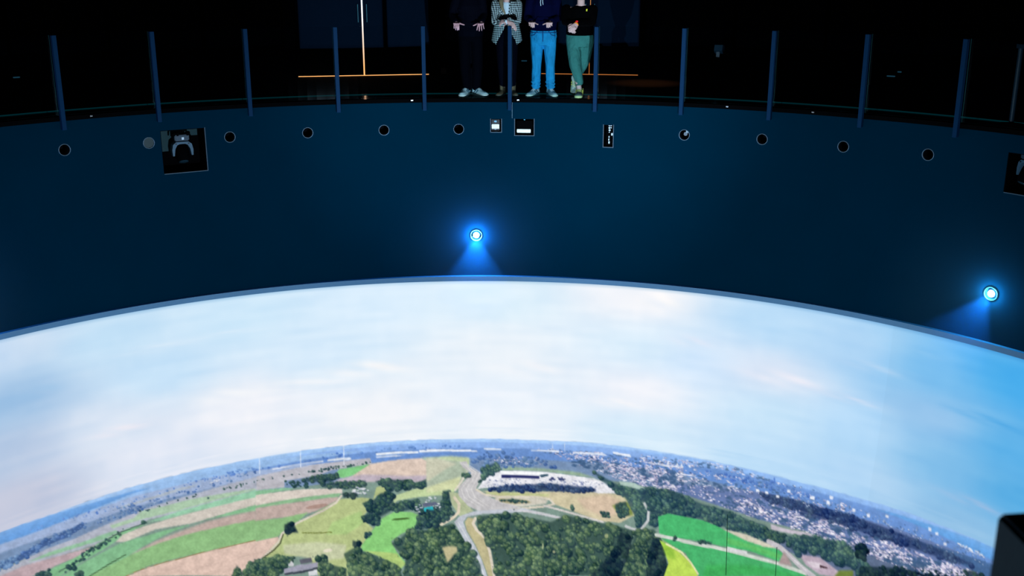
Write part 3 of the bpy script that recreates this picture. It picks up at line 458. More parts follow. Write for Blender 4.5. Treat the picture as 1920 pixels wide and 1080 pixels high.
('P',(66,80,104),1,[(49.55,-3.305),(49.74,-3.3),(49.94,-3.295),(50.13,-3.291),(50.33,-3.286),(50.52,-3.281),(50.72,-3.276),(50.91,-3.271),(51.11,-3.266),(51.3,-3.261),(51.49,-3.256),(51.69,-3.251),(51.88,-3.246),(52.07,-3.241),(52.26,-3.236),(52.45,-3.231),(52.65,-3.225),(52.84,-3.22),(53.03,-3.215),(53.22,-3.21),(53.41,-3.206),(53.6,-3.201),(53.79,-3.197),(53.98,-3.193),(54.18,-3.188),(54.37,-3.184),(54.56,-3.179),(54.75,-3.175),(54.94,-3.17),(55.12,-3.166),(55.31,-3.161),(55.5,-3.156),(55.69,-3.152),(55.88,-3.147),(56.07,-3.142),(56.25,-3.137),(56.44,-3.132),(56.63,-3.127),(56.81,-3.123),(57.0,-3.118),(57.19,-3.113),(57.37,-3.11),(57.56,-3.106),(57.75,-3.102),(57.93,-3.098),(58.12,-3.094),(58.31,-3.09),(58.49,-3.086),(58.68,-3.082),(58.86,-3.078),(59.05,-3.074),(59.23,-3.069),(59.42,-3.065),(59.6,-3.061),(59.78,-3.057),(59.97,-3.052),(60.15,-3.048),(60.33,-3.044),(60.51,-3.039),(60.7,-3.035),(61.52,-3.418),(61.33,-3.417),(61.13,-3.415),(60.93,-3.414),(60.73,-3.412),(60.53,-3.411),(60.34,-3.409),(60.14,-3.408),(59.94,-3.406),(59.74,-3.404),(59.54,-3.403),(59.34,-3.401),(59.14,-3.399),(58.94,-3.397),(58.73,-3.395),(58.53,-3.393),(58.33,-3.39),(58.13,-3.388),(57.93,-3.386),(57.73,-3.384),(57.52,-3.382),(57.32,-3.38),(57.12,-3.379),(56.92,-3.377),(56.72,-3.376),(56.52,-3.374),(56.32,-3.373),(56.11,-3.371),(55.91,-3.369),(55.71,-3.368),(55.51,-3.366),(55.3,-3.364),(55.1,-3.362),(54.9,-3.36),(54.69,-3.358),(54.49,-3.355),(54.28,-3.353),(54.08,-3.351),(53.87,-3.348),(53.67,-3.346),(53.46,-3.343),(53.26,-3.342),(53.05,-3.34),(52.85,-3.339),(52.64,-3.337),(52.44,-3.335),(52.23,-3.333),(52.03,-3.332),(51.82,-3.33),(51.62,-3.328),(51.41,-3.326),(51.2,-3.324),(51.0,-3.322),(50.79,-3.319),(50.58,-3.317),(50.38,-3.315),(50.17,-3.312),(49.96,-3.31),(49.75,-3.307),(49.55,-3.305)]),
('T',1500,0.119,'forest',[(-48.58,-3.218),(-45.36,-3.421),(-42.02,-3.617),(-38.54,-3.805),(-34.94,-3.984),(-31.21,-4.152),(-27.35,-4.306),(-23.38,-4.445),(-19.29,-4.567),(-15.1,-4.671),(-10.83,-4.755),(-6.48,-4.817),(-2.08,-4.857),(2.35,-4.874),(6.79,-4.867),(11.23,-4.837),(15.64,-4.784),(20.0,-4.709),(24.3,-4.612),(28.51,-4.494),(32.62,-4.358),(36.63,-4.205),(40.52,-4.036),(44.29,-3.854),(47.93,-3.66),(51.45,-3.457),(54.84,-3.246),(58.11,-3.029),(61.25,-2.808),(64.15,-4.046),(61.02,-4.299),(57.75,-4.547),(54.33,-4.788),(50.76,-5.02),(47.03,-5.241),(43.13,-5.449),(39.09,-5.641),(34.88,-5.816),(30.53,-5.971),(26.05,-6.104),(21.44,-6.215),(16.74,-6.301),(11.97,-6.361),(7.15,-6.395),(2.31,-6.403),(-2.5,-6.384),(-7.28,-6.339),(-11.98,-6.268),(-16.58,-6.174),(-21.06,-6.056),(-25.4,-5.917),(-29.6,-5.759),(-33.64,-5.584),(-37.51,-5.393),(-41.23,-5.189),(-44.78,-4.974),(-48.18,-4.75),(-51.42,-4.519)]),
('P',(176,180,194),1,[(-47.39,-3.119),(-45.53,-3.108),(-43.06,-3.083),(-40.16,-3.081),(-37.16,-3.038),(-32.61,-2.98),(-28.03,-2.958),(-21.34,-2.9),(-21.5,-3.101),(-28.28,-3.195),(-32.81,-3.147),(-35.2,-3.239),(-38.94,-3.251),(-41.87,-3.245),(-45.45,-3.227),(-47.57,-3.22)]),
('P',(172,182,192),1,[(-36.34,-2.86),(-33.95,-2.846),(-32.45,-2.843),(-29.41,-2.818),(-27.29,-2.827),(-27.92,-2.85),(-30.98,-2.869),(-33.99,-2.877)]),
('L',(66,94,144),0.075,[(-47.56,-3.056),(-45.45,-3.06),(-42.93,-2.996),(-40.75,-2.987),(-39.23,-2.937)]),
('T',90,0.0529,'far',[(-47.33,-3.008),(-45.36,-3.004),(-42.83,-2.938),(-40.66,-2.927),(-39.01,-2.883),(-38.71,-2.984),(-40.81,-3.026),(-43.05,-3.074),(-45.55,-3.117),(-47.53,-3.12)]),
('T',80,0.0353,'far',[(-39.17,-2.897),(-37.0,-2.916),(-34.04,-2.919),(-32.49,-2.875),(-30.23,-2.876),(-24.84,-2.841),(-21.27,-2.81),(-21.31,-2.855),(-24.89,-2.896),(-30.3,-2.94),(-32.59,-2.959),(-34.14,-3.002),(-37.08,-2.977),(-38.57,-2.991)]),
('T',50,0.0309,'far',[(-35.59,-2.851),(-33.96,-2.857),(-33.25,-2.887),(-33.35,-2.971),(-34.88,-2.992),(-35.83,-2.927)]),
('T',50,0.0265,'vfar',[(-43.93,-2.729),(-41.13,-2.753),(-38.84,-2.762),(-35.37,-2.795),(-32.39,-2.79),(-29.53,-2.791),(-29.57,-2.823),(-32.44,-2.833),(-35.44,-2.847),(-38.95,-2.843),(-41.23,-2.823),(-44.02,-2.787)]),
('T',40,0.0265,'vfar',[(-29.34,-2.754),(-26.29,-2.748),(-21.2,-2.72),(-21.26,-2.799),(-24.82,-2.819),(-28.8,-2.818)]),
('P',(146,192,158),1,[(-44.9,-3.156),(-42.71,-3.135),(-39.4,-3.163),(-36.13,-3.152),(-35.89,-3.196),(-37.43,-3.23),(-41.79,-3.196)]),
('P',(168,196,168),1,[(-36.61,-3.064),(-34.22,-3.065),(-33.24,-2.998),(-31.15,-3.018),(-28.1,-3.023),(-21.48,-3.078),(-21.5,-3.101),(-29.76,-3.139),(-33.53,-3.117),(-36.38,-3.118)]),
('P',(188,166,172),1,[(-47.52,-3.193),(-45.37,-3.18),(-41.86,-3.235),(-38.97,-3.271),(-38.06,-3.253),(-39.67,-3.342),(-43.06,-3.347),(-44.96,-3.36)]),
('P',(130,186,140),1,[(-43.09,-3.366),(-40.55,-3.338),(-38.7,-3.285),(-37.44,-3.24),(-34.97,-3.184),(-33.02,-3.193),(-35.22,-3.259),(-37.62,-3.361),(-39.79,-3.42),(-42.3,-3.505),(-43.63,-3.429)]),
('P',(208,200,190),1,[(-35.51,-3.246),(-32.9,-3.22),(-28.3,-3.216),(-21.58,-3.189),(-21.7,-3.333),(-28.47,-3.376),(-32.26,-3.314),(-35.36,-3.361),(-36.35,-3.315)]),
('P',(150,200,168),1,[(-32.85,-3.179),(-29.77,-3.15),(-26.67,-3.141),(-21.5,-3.101),(-21.59,-3.207),(-26.75,-3.216),(-31.38,-3.218)]),
('P',(132,186,142),1,[(-42.32,-3.515),(-39.21,-3.429),(-36.11,-3.358),(-31.55,-3.365),(-28.49,-3.387),(-21.69,-3.322),(-21.77,-3.421),(-26.9,-3.367),(-30.85,-3.416),(-34.04,-3.508),(-38.19,-3.738)]),
('P',(190,170,163),2,[(-35.5,-3.571),(-32.47,-3.48),(-30.11,-3.446),(-26.94,-3.403),(-21.76,-3.401),(-21.91,-3.574),(-25.52,-3.549),(-29.43,-3.528),(-32.56,-3.552)]),
('P',(142,186,130),1,[(-39.86,-3.65),(-38.0,-3.62),(-34.87,-3.557),(-32.53,-3.527),(-29.41,-3.511),(-25.5,-3.527),(-21.88,-3.542),(-22.17,-3.857),(-27.41,-3.828),(-31.34,-3.804),(-33.66,-3.79),(-36.2,-3.837)]),
('L',(70,100,70),0.0154,[(-39.57,-3.655),(-37.66,-3.594),(-35.6,-3.534)]),
('P',(218,191,178),0,[(-36.2,-3.837),(-33.69,-3.81),(-30.58,-3.827),(-25.83,-3.841),(-22.17,-3.85),(-22.71,-4.379)]),
('L',(150,130,90),0.011,[(-36.03,-3.824),(-33.67,-3.802),(-30.57,-3.823),(-25.83,-3.837),(-22.16,-3.846)]),
('L',(70,95,85),0.0154,[(-42.19,-3.438),(-40.36,-3.401),(-38.42,-3.299),(-37.47,-3.26),(-35.9,-3.206),(-33.01,-3.183)]),
('T',46,0.0441,'hedge',[(-40.63,-3.386),(-39.61,-3.302),(-37.44,-3.24),(-35.88,-3.186),(-34.78,-3.149),(-34.83,-3.19),(-35.96,-3.247),(-37.53,-3.301),(-39.46,-3.395),(-40.08,-3.416)]),
('T',10,0.0573,'hedge',[(-42.22,-3.457),(-40.92,-3.382),(-39.86,-3.46),(-41.68,-3.488)]),
('T',3,0.0573,'hedge',[(-33.39,-3.123),(-32.96,-3.141),(-33.02,-3.193),(-33.45,-3.175)]),
('T',8,0.0882,'hedge',[(-44.38,-3.354),(-43.06,-3.347),(-43.09,-3.45),(-44.42,-3.382)]),
('T',6,0.0794,'hedge',[(-40.73,-3.54),(-39.89,-3.575),(-39.98,-3.633),(-40.81,-3.588)]),
('T',14,0.0265,'hedge',[(-29.58,-2.979),(-28.04,-2.969),(-25.88,-2.965),(-21.41,-2.989),(-21.43,-3.016),(-25.91,-2.998),(-28.07,-2.997),(-29.6,-3.0)]),
('T',10,0.0265,'hedge',[(-33.66,-2.979),(-31.27,-2.991),(-30.35,-2.983),(-30.37,-3.004),(-31.3,-3.016),(-33.69,-3.004)]),
('T',2,0.0309,'hedge',[(-26.73,-3.049),(-26.51,-3.056),(-26.54,-3.083),(-26.76,-3.075)]),
('S',40,0.0198,'pale',[(-41.51,-2.819),(-40.63,-2.801),(-33.89,-2.794),(-29.53,-2.791),(-25.14,-2.831),(-21.24,-2.765),(-21.29,-2.833),(-24.89,-2.896),(-34.09,-2.961),(-38.6,-3.011)]),
('S',8,0.0353,'white',[(-26.06,-2.824),(-24.98,-2.825),(-25.02,-2.869),(-26.09,-2.857)]),
('P',(188,186,194),1,[(-21.51,-3.112),(-21.34,-2.904),(-21.15,-2.894),(-14.8,-2.861),(-9.03,-2.865),(-8.91,-2.972),(-13.27,-2.983),(-14.91,-3.044),(-18.42,-3.045),(-18.49,-3.14)]),
('P',(142,194,154),1,[(-21.56,-3.108),(-18.49,-3.146),(-17.4,-3.184),(-21.38,-3.183),(-21.62,-3.184)]),
('P',(216,206,196),0,[(-21.61,-3.179),(-21.37,-3.177),(-16.62,-3.214),(-12.3,-3.29),(-12.34,-3.363),(-16.71,-3.342),(-21.74,-3.332)]),
('P',(140,184,142),1,[(-21.74,-3.332),(-21.5,-3.332),(-16.71,-3.34),(-12.5,-3.356),(-12.77,-3.408),(-16.75,-3.401),(-21.78,-3.378)]),
('P',(190,170,163),1,[(-21.78,-3.373),(-21.54,-3.374),(-16.75,-3.399),(-12.77,-3.408),(-12.97,-3.466),(-15.24,-3.576),(-17.55,-3.613),(-20.11,-3.574),(-21.96,-3.573)]),
('E',(160,130,120),(-15.2,-3.508),0.1764,0.0309),
('P',(142,186,130),1,[(-21.94,-3.558),(-19.16,-3.595),(-16.22,-3.577),(-17.62,-3.707),(-19.34,-3.82),(-19.87,-3.863),(-22.23,-3.862)]),
('P',(218,191,178),0,[(-22.22,-3.858),(-19.71,-3.863),(-19.69,-3.94),(-20.87,-4.062),(-21.91,-4.119),(-24.78,-4.202),(-25.69,-4.279),(-22.75,-4.378)]),
('P',(130,200,132),1,[(-13.17,-3.09),(-12.47,-2.986),(-9.07,-2.958),(-9.93,-3.086),(-12.06,-3.133)]),
('P',(218,198,184),1,[(-11.24,-3.123),(-9.07,-2.958),(-6.79,-2.928),(-3.53,-2.919),(-1.59,-3.042),(-1.95,-3.204),(-3.62,-3.286),(-8.53,-3.233),(-13.38,-3.189)]),
('P',(190,178,190),2,[(-12.55,-3.136),(-10.1,-3.106),(-5.24,-3.19),(-2.28,-3.202),(-3.62,-3.297),(-8.53,-3.238),(-13.39,-3.196)]),
('P',(190,205,165),2,[(-3.53,-2.919),(-0.26,-2.907),(1.83,-2.937),(1.81,-3.171),(-1.62,-3.182),(-1.59,-3.042)]),
('P',(180,193,136),1,[(-19.75,-3.916),(-19.2,-3.841),(-17.63,-3.724),(-12.55,-3.447),(-10.26,-3.462),(-8.97,-3.505),(-8.56,-3.326),(-7.24,-3.308),(-7.13,-3.436),(-8.62,-3.463),(-9.36,-3.637),(-10.42,-3.78),(-9.17,-3.958),(-10.64,-4.205),(-11.47,-4.458),(-12.61,-4.634),(-15.64,-4.571),(-16.7,-4.216),(-20.63,-4.157),(-21.75,-4.124)]),
('P',(196,202,166),2,[(-19.33,-3.994),(-15.57,-4.042),(-12.3,-4.154),(-12.76,-4.345),(-15.12,-4.341),(-19.28,-4.128)]),
('P',(172,200,132),2,[(-13.74,-3.789),(-10.36,-3.667),(-10.12,-3.853),(-12.21,-3.998),(-14.51,-3.953)]),
('P',(192,210,160),1,[(-6.65,-3.488),(-3.64,-3.378),(-0.32,-3.375),(1.0,-3.38),(-0.34,-3.514),(-4.01,-3.533),(-6.34,-3.565),(-7.23,-3.711),(-7.36,-3.618)]),
('P',(140,206,124),1,[(-10.64,-4.194),(-9.18,-3.969),(-8.1,-3.814),(-6.57,-3.724),(-4.74,-3.761),(-3.09,-3.866),(-3.79,-3.986),(-6.02,-4.078),(-7.25,-4.176),(-6.64,-4.351),(-5.67,-4.518),(-6.22,-4.6),(-9.03,-4.353),(-10.68,-4.272)]),
('P',(176,204,124),1,[(-10.51,-4.274),(-7.66,-4.339),(-6.65,-4.373),(-5.68,-4.54),(-6.39,-4.598),(-9.03,-4.364)]),
('L',(214,206,190),0.0309,[(-12.44,-3.398),(-13.07,-3.494),(-14.6,-3.589),(-17.62,-3.713),(-18.65,-3.777),(-19.32,-3.827),(-19.77,-3.937),(-20.5,-4.017),(-21.48,-4.099)]),
('L',(70,76,54),0.0198,[(-19.17,-3.842),(-19.6,-3.964),(-20.36,-4.043),(-21.75,-4.128)]),
('L',(120,130,70),0.0176,[(-17.09,-3.868),(-15.47,-3.91),(-13.83,-3.933)]),
('E',(232,222,204),(-14.47,-4.195),0.075,0.0265),
('E',(60,90,40),(-6.03,-3.851),0.1543,0.0154),
('P',(226,206,186),1,[(-1.31,-4.308),(0.41,-4.304),(0.22,-4.427),(-0.66,-4.534)]),
('T',26,0.0573,'hedge',[(-18.41,-3.034),(-17.17,-3.075),(-15.93,-3.138),(-16.12,-3.186),(-18.17,-3.138)]),
('T',50,0.0661,'tree',[(-16.68,-3.063),(-15.23,-3.037),(-12.66,-3.041),(-12.69,-3.098),(-13.69,-3.161),(-16.23,-3.108)]),
('T',60,0.0617,'tree',[(-14.66,-3.164),(-12.41,-3.184),(-9.66,-3.206),(-9.7,-3.309),(-11.82,-3.299),(-14.37,-3.228)]),
('T',60,0.0882,'tree',[(-8.69,-3.231),(-7.05,-3.229),(-4.76,-3.253),(-4.13,-3.351),(-4.8,-3.392),(-7.11,-3.39)]),
('T',60,0.075,'tree',[(-4.62,-3.347),(-2.78,-3.245),(-0.29,-3.142),(1.35,-3.147),(0.52,-3.262),(-1.97,-3.32),(-3.64,-3.39)]),
('T',30,0.0529,'tree',[(-1.59,-3.03),(0.38,-3.027),(0.37,-3.074),(-1.43,-3.066)]),
('T',110,0.097,'tree',[(-8.8,-3.507),(-8.11,-3.424),(-6.95,-3.415),(-6.69,-3.603),(-3.85,-3.562),(-3.72,-3.701),(-5.4,-3.732),(-7.06,-3.713),(-9.46,-3.863),(-10.42,-3.78),(-9.38,-3.682),(-10.31,-3.554)]),
('T',26,0.0794,'tree',[(-10.41,-3.758),(-9.4,-3.728),(-8.12,-3.859),(-8.98,-3.904),(-10.28,-3.828)]),
('T',90,0.097,'tree',[(-3.9,-3.746),(-1.37,-3.671),(-1.16,-3.441),(-0.33,-3.445),(-0.38,-3.768),(-0.21,-3.814),(-1.42,-3.946),(-3.81,-4.043),(-4.48,-4.014)]),
('T',4,0.097,'dark',[(-18.57,-3.678),(-18.09,-3.679),(-17.94,-3.807),(-18.83,-3.795)]),
('T',4,0.097,'dark',[(-18.91,-3.692),(-17.94,-3.694),(-17.49,-3.863),(-19.0,-3.802)]),
('T',4,0.075,'tree',[(-10.2,-4.01),(-9.54,-4.021),(-9.57,-4.088),(-10.24,-4.077)]),
('T',6,0.075,'dark',[(-11.6,-4.099),(-10.86,-4.134),(-10.91,-4.223),(-11.65,-4.188)]),
('T',170,0.1235,'forest',[(-7.26,-4.21),(-6.22,-4.154),(-5.16,-4.03),(-2.12,-4.055),(-0.41,-3.996),(0.43,-4.09),(1.75,-4.229),(1.72,-4.784),(-6.1,-4.733),(-5.65,-4.451),(-6.62,-4.307)]),
('T',90,0.1235,'forest',[(-12.72,-4.28),(-11.49,-4.213),(-10.19,-4.302),(-9.2,-4.362),(-6.55,-4.552),(-6.1,-4.733),(-11.93,-4.647)]),
('T',110,0.1014,'forest',[(-25.14,-4.233),(-24.55,-4.144),(-24.04,-4.271),(-23.24,-4.144),(-20.61,-4.136),(-18.02,-4.206),(-19.09,-4.288),(-19.7,-4.403),(-20.9,-4.434),(-25.22,-4.296)]),
('T',30,0.1014,'forest',[(-15.71,-4.239),(-14.59,-4.308),(-14.49,-4.399),(-12.52,-4.505),(-12.61,-4.634),(-15.64,-4.571)]),
('P',(158,158,176),0,[(-19.57,-4.352),(-18.14,-4.335),(-15.71,-4.339),(-15.77,-4.415),(-17.54,-4.427),(-19.58,-4.411)]),
('P',(206,206,210),0,[(-19.04,-4.316),(-18.64,-4.245),(-18.36,-4.307),(-18.47,-4.337)]),
('P',(96,98,110),0,[(-17.73,-4.257),(-16.4,-4.257),(-16.28,-4.326),(-17.63,-4.326)]),
('P',(215,218,222),0,[(-16.89,-4.454),(-15.87,-4.445),(-15.86,-4.533),(-16.87,-4.52)]),
('P',(60,66,80),0,[(-19.58,-4.411),(-17.54,-4.427),(-15.77,-4.415),(-15.79,-4.445),(-17.57,-4.459),(-19.57,-4.439)]),
('S',26,0.0353,'white',[(-4.21,-3.674),(-3.68,-3.563),(-1.68,-3.519),(-1.38,-3.74),(-3.07,-3.798),(-4.4,-3.741)]),
('P',(52,186,200),0,[(-3.39,-3.704),(-2.38,-3.688),(-2.22,-3.758),(-3.32,-3.762)]),
('P',(96,104,130),0,[(-3.54,-3.634),(-2.03,-3.621),(-1.7,-3.669),(-3.38,-3.692)]),
('S',22,0.0397,'white',[(-12.0,-3.341),(-10.84,-3.292),(-9.54,-3.312),(-9.24,-3.385),(-10.9,-3.429),(-12.04,-3.41)]),
('T',14,0.0661,'dark',[(-12.34,-3.359),(-10.72,-3.386),(-10.58,-3.446),(-12.21,-3.43)]),
('L',(222,226,236),0.0198,[(-19.53,-2.829),(-17.0,-2.825),(-14.15,-2.827)]),
('P',(236,240,246),0,[(-8.39,-2.796),(-5.94,-2.796),(-3.75,-2.811),(-3.76,-2.839),(-5.95,-2.834),(-8.4,-2.829)]),
('P',(236,240,246),0,[(-3.7,-2.797),(-0.9,-2.805),(2.03,-2.809),(2.03,-2.842),(-0.91,-2.834),(-3.67,-2.831)]),
('P',(226,232,242),0,[(-13.69,-2.808),(-12.54,-2.806),(-11.1,-2.823),(-11.12,-2.857),(-13.67,-2.839)]),
('P',(210,220,238),0,[(-8.38,-2.85),(-6.11,-2.851),(-5.14,-2.856),(-6.12,-2.874),(-8.39,-2.871)]),
('T',60,0.0309,'hedge',[(-16.29,-2.957),(-14.04,-2.934),(-11.64,-2.931),(-9.05,-2.912),(-9.06,-2.942),(-11.65,-2.965),(-14.07,-2.98),(-16.15,-2.978)]),
('T',30,0.0265,'hedge',[(-24.96,-2.973),(-23.4,-2.965),(-19.62,-2.946),(-16.77,-2.958),(-16.79,-2.98),(-19.64,-2.973),(-23.41,-2.987),(-24.97,-2.991)]),
('T',60,0.0441,'vfar',[(-25.68,-2.746),(-23.82,-2.736),(-19.5,-2.788),(-13.77,-2.73),(-8.33,-2.733),(-3.49,-2.723),(1.84,-2.736),(1.84,-2.795),(-3.5,-2.782),(-8.35,-2.787),(-13.81,-2.799),(-19.52,-2.811),(-23.88,-2.803),(-25.74,-2.812)]),
('L',(226,232,242),0.0132,[(-20.92,-2.861),(-20.74,-2.577)]),
('L',(216,226,240),0.0066,[(-20.74,-2.577),(-21.08,-2.531)]),
('L',(216,226,240),0.0066,[(-20.74,-2.577),(-20.35,-2.559)]),
('L',(226,232,242),0.0132,[(-16.56,-2.87),(-16.42,-2.588)]),
('L',(216,226,240),0.0066,[(-16.42,-2.588),(-16.77,-2.543)]),
('L',(216,226,240),0.0066,[(-16.42,-2.588),(-16.03,-2.568)]),
('L',(226,232,242),0.0132,[(-11.92,-2.926),(-11.81,-2.615)]),
('L',(216,226,240),0.0066,[(-11.81,-2.615),(-12.17,-2.571)]),
('L',(216,226,240),0.0066,[(-11.81,-2.615),(-11.42,-2.593)]),
('P',(172,186,166),2,[(-2.88,-2.932),(0.78,-2.994),(1.68,-3.171),(0.74,-3.409),(-2.99,-3.455)]),
('P',(200,200,178),2,[(-2.88,-2.932),(-1.66,-2.94),(0.46,-3.037),(-0.62,-3.099),(-2.96,-3.303)]),
('P',(208,214,170),2,[(-2.98,-3.39),(-1.11,-3.314),(0.91,-3.235),(0.42,-3.429),(-3.0,-3.476)]),
('P',(178,188,152),1,[(-0.51,-3.469),(0.57,-3.495),(1.49,-3.67),(2.27,-3.779),(0.69,-3.861),(-0.23,-3.665)]),
('P',(150,176,150),2,[(5.69,-3.082),(9.38,-3.087),(14.0,-3.109),(16.34,-3.187),(14.02,-3.174),(10.63,-3.143),(5.38,-3.144)]),
('P',(206,196,164),1,[(3.22,-3.467),(6.34,-3.49),(14.11,-3.407),(18.59,-3.383),(20.36,-3.505),(20.46,-3.673),(18.98,-3.818),(16.63,-3.836),(12.64,-3.686),(11.37,-3.635),(11.04,-3.573),(9.16,-3.549),(5.1,-3.558)]),
('P',(214,192,168),3,[(13.84,-3.522),(17.21,-3.411),(18.8,-3.491),(18.45,-3.711),(17.39,-3.771),(14.99,-3.679)]),
('P',(188,196,140),2,[(3.69,-3.488),(7.9,-3.483),(11.02,-3.487),(10.4,-3.525),(6.34,-3.537),(3.69,-3.521)]),
('P',(132,150,80),2,[(17.91,-3.571),(19.72,-3.474),(20.46,-3.673),(18.93,-3.723)]),
('P',(212,206,192),2,[(4.78,-3.563),(9.47,-3.547),(10.73,-3.576),(10.43,-3.643),(7.93,-3.703),(5.42,-3.712),(4.47,-3.628)]),
('P',(168,160,120),1,[(5.1,-3.584),(8.23,-3.594),(8.86,-3.633),(6.98,-3.664),(5.26,-3.637)]),
('P',(196,194,196),0,[(0.7,-3.005),(1.54,-2.996),(1.69,-3.073),(3.15,-3.195),(3.1,-3.282),(2.52,-3.434),(3.53,-3.521),(5.26,-3.637),(7.78,-3.714),(5.74,-3.78),(2.9,-3.783),(1.65,-3.702),(0.54,-3.527),(0.55,-3.408),(1.52,-3.269),(2.02,-3.183),(1.1,-3.094)]),
('L',(226,224,222),0.0103,[(1.2,-3.039),(2.15,-3.172),(1.67,-3.302),(0.89,-3.431),(1.19,-3.561),(2.75,-3.704)]),
('L',(226,224,222),0.0103,[(1.37,-3.039),(2.58,-3.173),(2.11,-3.303),(1.45,-3.432),(1.8,-3.563),(3.36,-3.704)]),
('L',(226,224,222),0.0103,[(1.54,-3.04),(3.01,-3.173),(2.54,-3.303),(2.02,-3.433),(2.41,-3.564),(3.98,-3.704)]),
('L',(214,206,190),0.0329,[(2.6,-3.445),(3.53,-3.521),(5.1,-3.562),(9.47,-3.538),(10.88,-3.564),(11.4,-3.634),(10.29,-3.681),(7.94,-3.728),(5.74,-3.765)]),
('P',(192,198,208),0,[(0.05,-3.944),(0.61,-3.86),(2.27,-3.783),(5.74,-3.75),(7.94,-3.724),(12.06,-3.821),(12.07,-3.859),(7.95,-3.778),(5.74,-3.814),(3.22,-3.826),(1.48,-3.867),(1.08,-3.947),(1.46,-4.097),(2.41,-4.309),(3.22,-4.538),(3.88,-4.785),(3.14,-4.785),(2.24,-4.517),(0.82,-4.137)]),
('L',(228,230,232),0.0103,[(0.45,-3.945),(1.3,-4.138),(2.09,-4.329),(2.89,-4.538),(3.46,-4.765)]),
('P',(190,182,142),1,[(1.24,-3.948),(1.64,-3.874),(2.35,-3.896),(2.19,-3.992),(3.54,-4.204),(4.19,-4.434),(4.53,-4.784),(4.01,-4.785),(3.22,-4.517),(2.41,-4.288),(1.47,-4.075)]),
('L',(222,212,194),0.0453,[(2.46,-3.89),(2.2,-3.971),(2.58,-4.067),(3.62,-4.194),(4.1,-4.392),(4.7,-4.784)]),
('L',(206,206,210),0.0329,[(6.68,-3.751),(9.52,-3.783),(12.14,-3.841)]),
('L',(212,208,204),0.0309,[(10.28,-3.67),(12.66,-3.733),(15.04,-3.796),(17.03,-3.841)]),
('L',(220,208,186),0.0453,[(0.1,-3.562),(0.63,-3.668),(0.54,-3.796),(-0.1,-3.879),(-1.38,-3.969),(-2.34,-4.048)]),
('L',(222,214,200),0.0288,[(1.53,-3.171),(0.9,-3.322),(0.19,-3.45)]),
('P',(232,232,238),0,[(3.69,-3.238),(5.38,-3.144),(10.63,-3.143),(14.03,-3.178),(17.28,-3.22),(18.66,-3.369),(16.28,-3.408),(14.09,-3.351),(10.98,-3.347),(7.88,-3.379),(3.53,-3.417),(2.68,-3.438)]),
('S',150,0.0329,'yard',[(3.53,-3.282),(5.39,-3.262),(9.72,-3.259),(14.04,-3.217),(16.98,-3.242),(16.09,-3.32),(12.53,-3.332),(7.88,-3.357),(3.53,-3.402)]),
('P',(246,248,252),0,[(5.35,-3.149),(10.47,-3.149),(10.45,-3.177),(9.63,-3.199),(5.36,-3.21)]),
('P',(40,46,100),0,[(5.39,-3.21),(9.64,-3.207),(9.64,-3.251),(5.39,-3.258)]),
('P',(50,80,100),0,[(9.63,-3.194),(10.63,-3.165),(10.64,-3.198),(9.87,-3.232)]),
('L',(244,244,248),0.0103,[(9.71,-3.168),(12.48,-3.17),(16.34,-3.197)]),
('S',14,0.0453,'navy',[(10.65,-3.23),(11.42,-3.219),(12.5,-3.217),(12.51,-3.252),(10.65,-3.261)]),
('T',110,0.07,'navyt',[(3.84,-3.434),(5.71,-3.377),(7.88,-3.357),(10.98,-3.314),(12.53,-3.332),(14.08,-3.325),(15.94,-3.333),(16.04,-3.386),(12.56,-3.429),(7.89,-3.455),(4.0,-3.467)]),
('T',80,0.07,'far',[(1.69,-2.996),(3.53,-2.843),(7.81,-2.855),(10.89,-2.966),(12.45,-3.061),(7.84,-3.074),(5.69,-3.104),(3.69,-3.217),(3.07,-3.107)]),
('T',60,0.07,'tealt',[(3.07,-3.107),(4.76,-3.018),(5.38,-3.127),(3.84,-3.238),(3.22,-3.282)]),
('L',(196,200,150),0.0329,[(18.57,-3.345),(19.39,-3.438),(20.06,-3.532),(20.46,-3.673)]),
('T',30,0.0617,'tree',[(18.21,-3.544),(19.41,-3.48),(20.0,-3.682),(18.78,-3.747)]),
('T',8,0.0494,'tree',[(2.76,-3.304),(3.07,-3.293),(3.07,-3.326),(2.83,-3.336)]),
('T',10,0.0617,'tree',[(0.99,-3.192),(1.84,-3.183),(1.68,-3.248),(1.06,-3.236)]),
('T',26,0.0412,'tree',[(4.94,-3.606),(6.98,-3.589),(8.55,-3.624),(6.98,-3.632)]),
('T',16,0.0412,'tree',[(13.25,-3.637),(13.56,-3.612),(13.59,-3.697),(13.27,-3.701)]),
('T',20,0.0453,'tree',[(16.56,-3.678),(17.65,-3.682),(17.7,-3.766),(16.91,-3.758)]),
('T',160,0.0947,'tealt',[(15.52,-3.068),(18.36,-3.241),(20.83,-3.26),(25.55,-3.217),(25.77,-3.508),(22.91,-3.621),(23.06,-3.828),(22.08,-3.766),(22.24,-3.551),(21.25,-3.444),(20.46,-3.673),(19.39,-3.438),(16.5,-3.206)]),
('T',60,0.0823,'tealt',[(20.46,-3.673),(20.97,-3.493),(21.81,-3.603),(21.77,-3.773),(20.89,-3.855)]),
('L',(196,200,202),0.0412,[(21.5,-3.471),(22.02,-3.566),(22.05,-3.724),(21.37,-3.876),(20.6,-3.892),(19.63,-3.859)]),
('T',420,0.1276,'forest',[(2.9,-3.865),(5.74,-3.808),(8.28,-3.861),(11.14,-3.915),(12.68,-3.793),(17.12,-3.861),(19.02,-3.881),(20.61,-3.913),(20.43,-4.116),(20.1,-4.33),(19.51,-4.629),(4.86,-4.784),(4.35,-4.392),(3.22,-4.12),(2.58,-3.971)]),
('T',60,0.1235,'dark',[(19.06,-3.954),(20.52,-4.009),(19.96,-4.354),(19.19,-4.636),(15.97,-4.69),(18.45,-4.258)]),
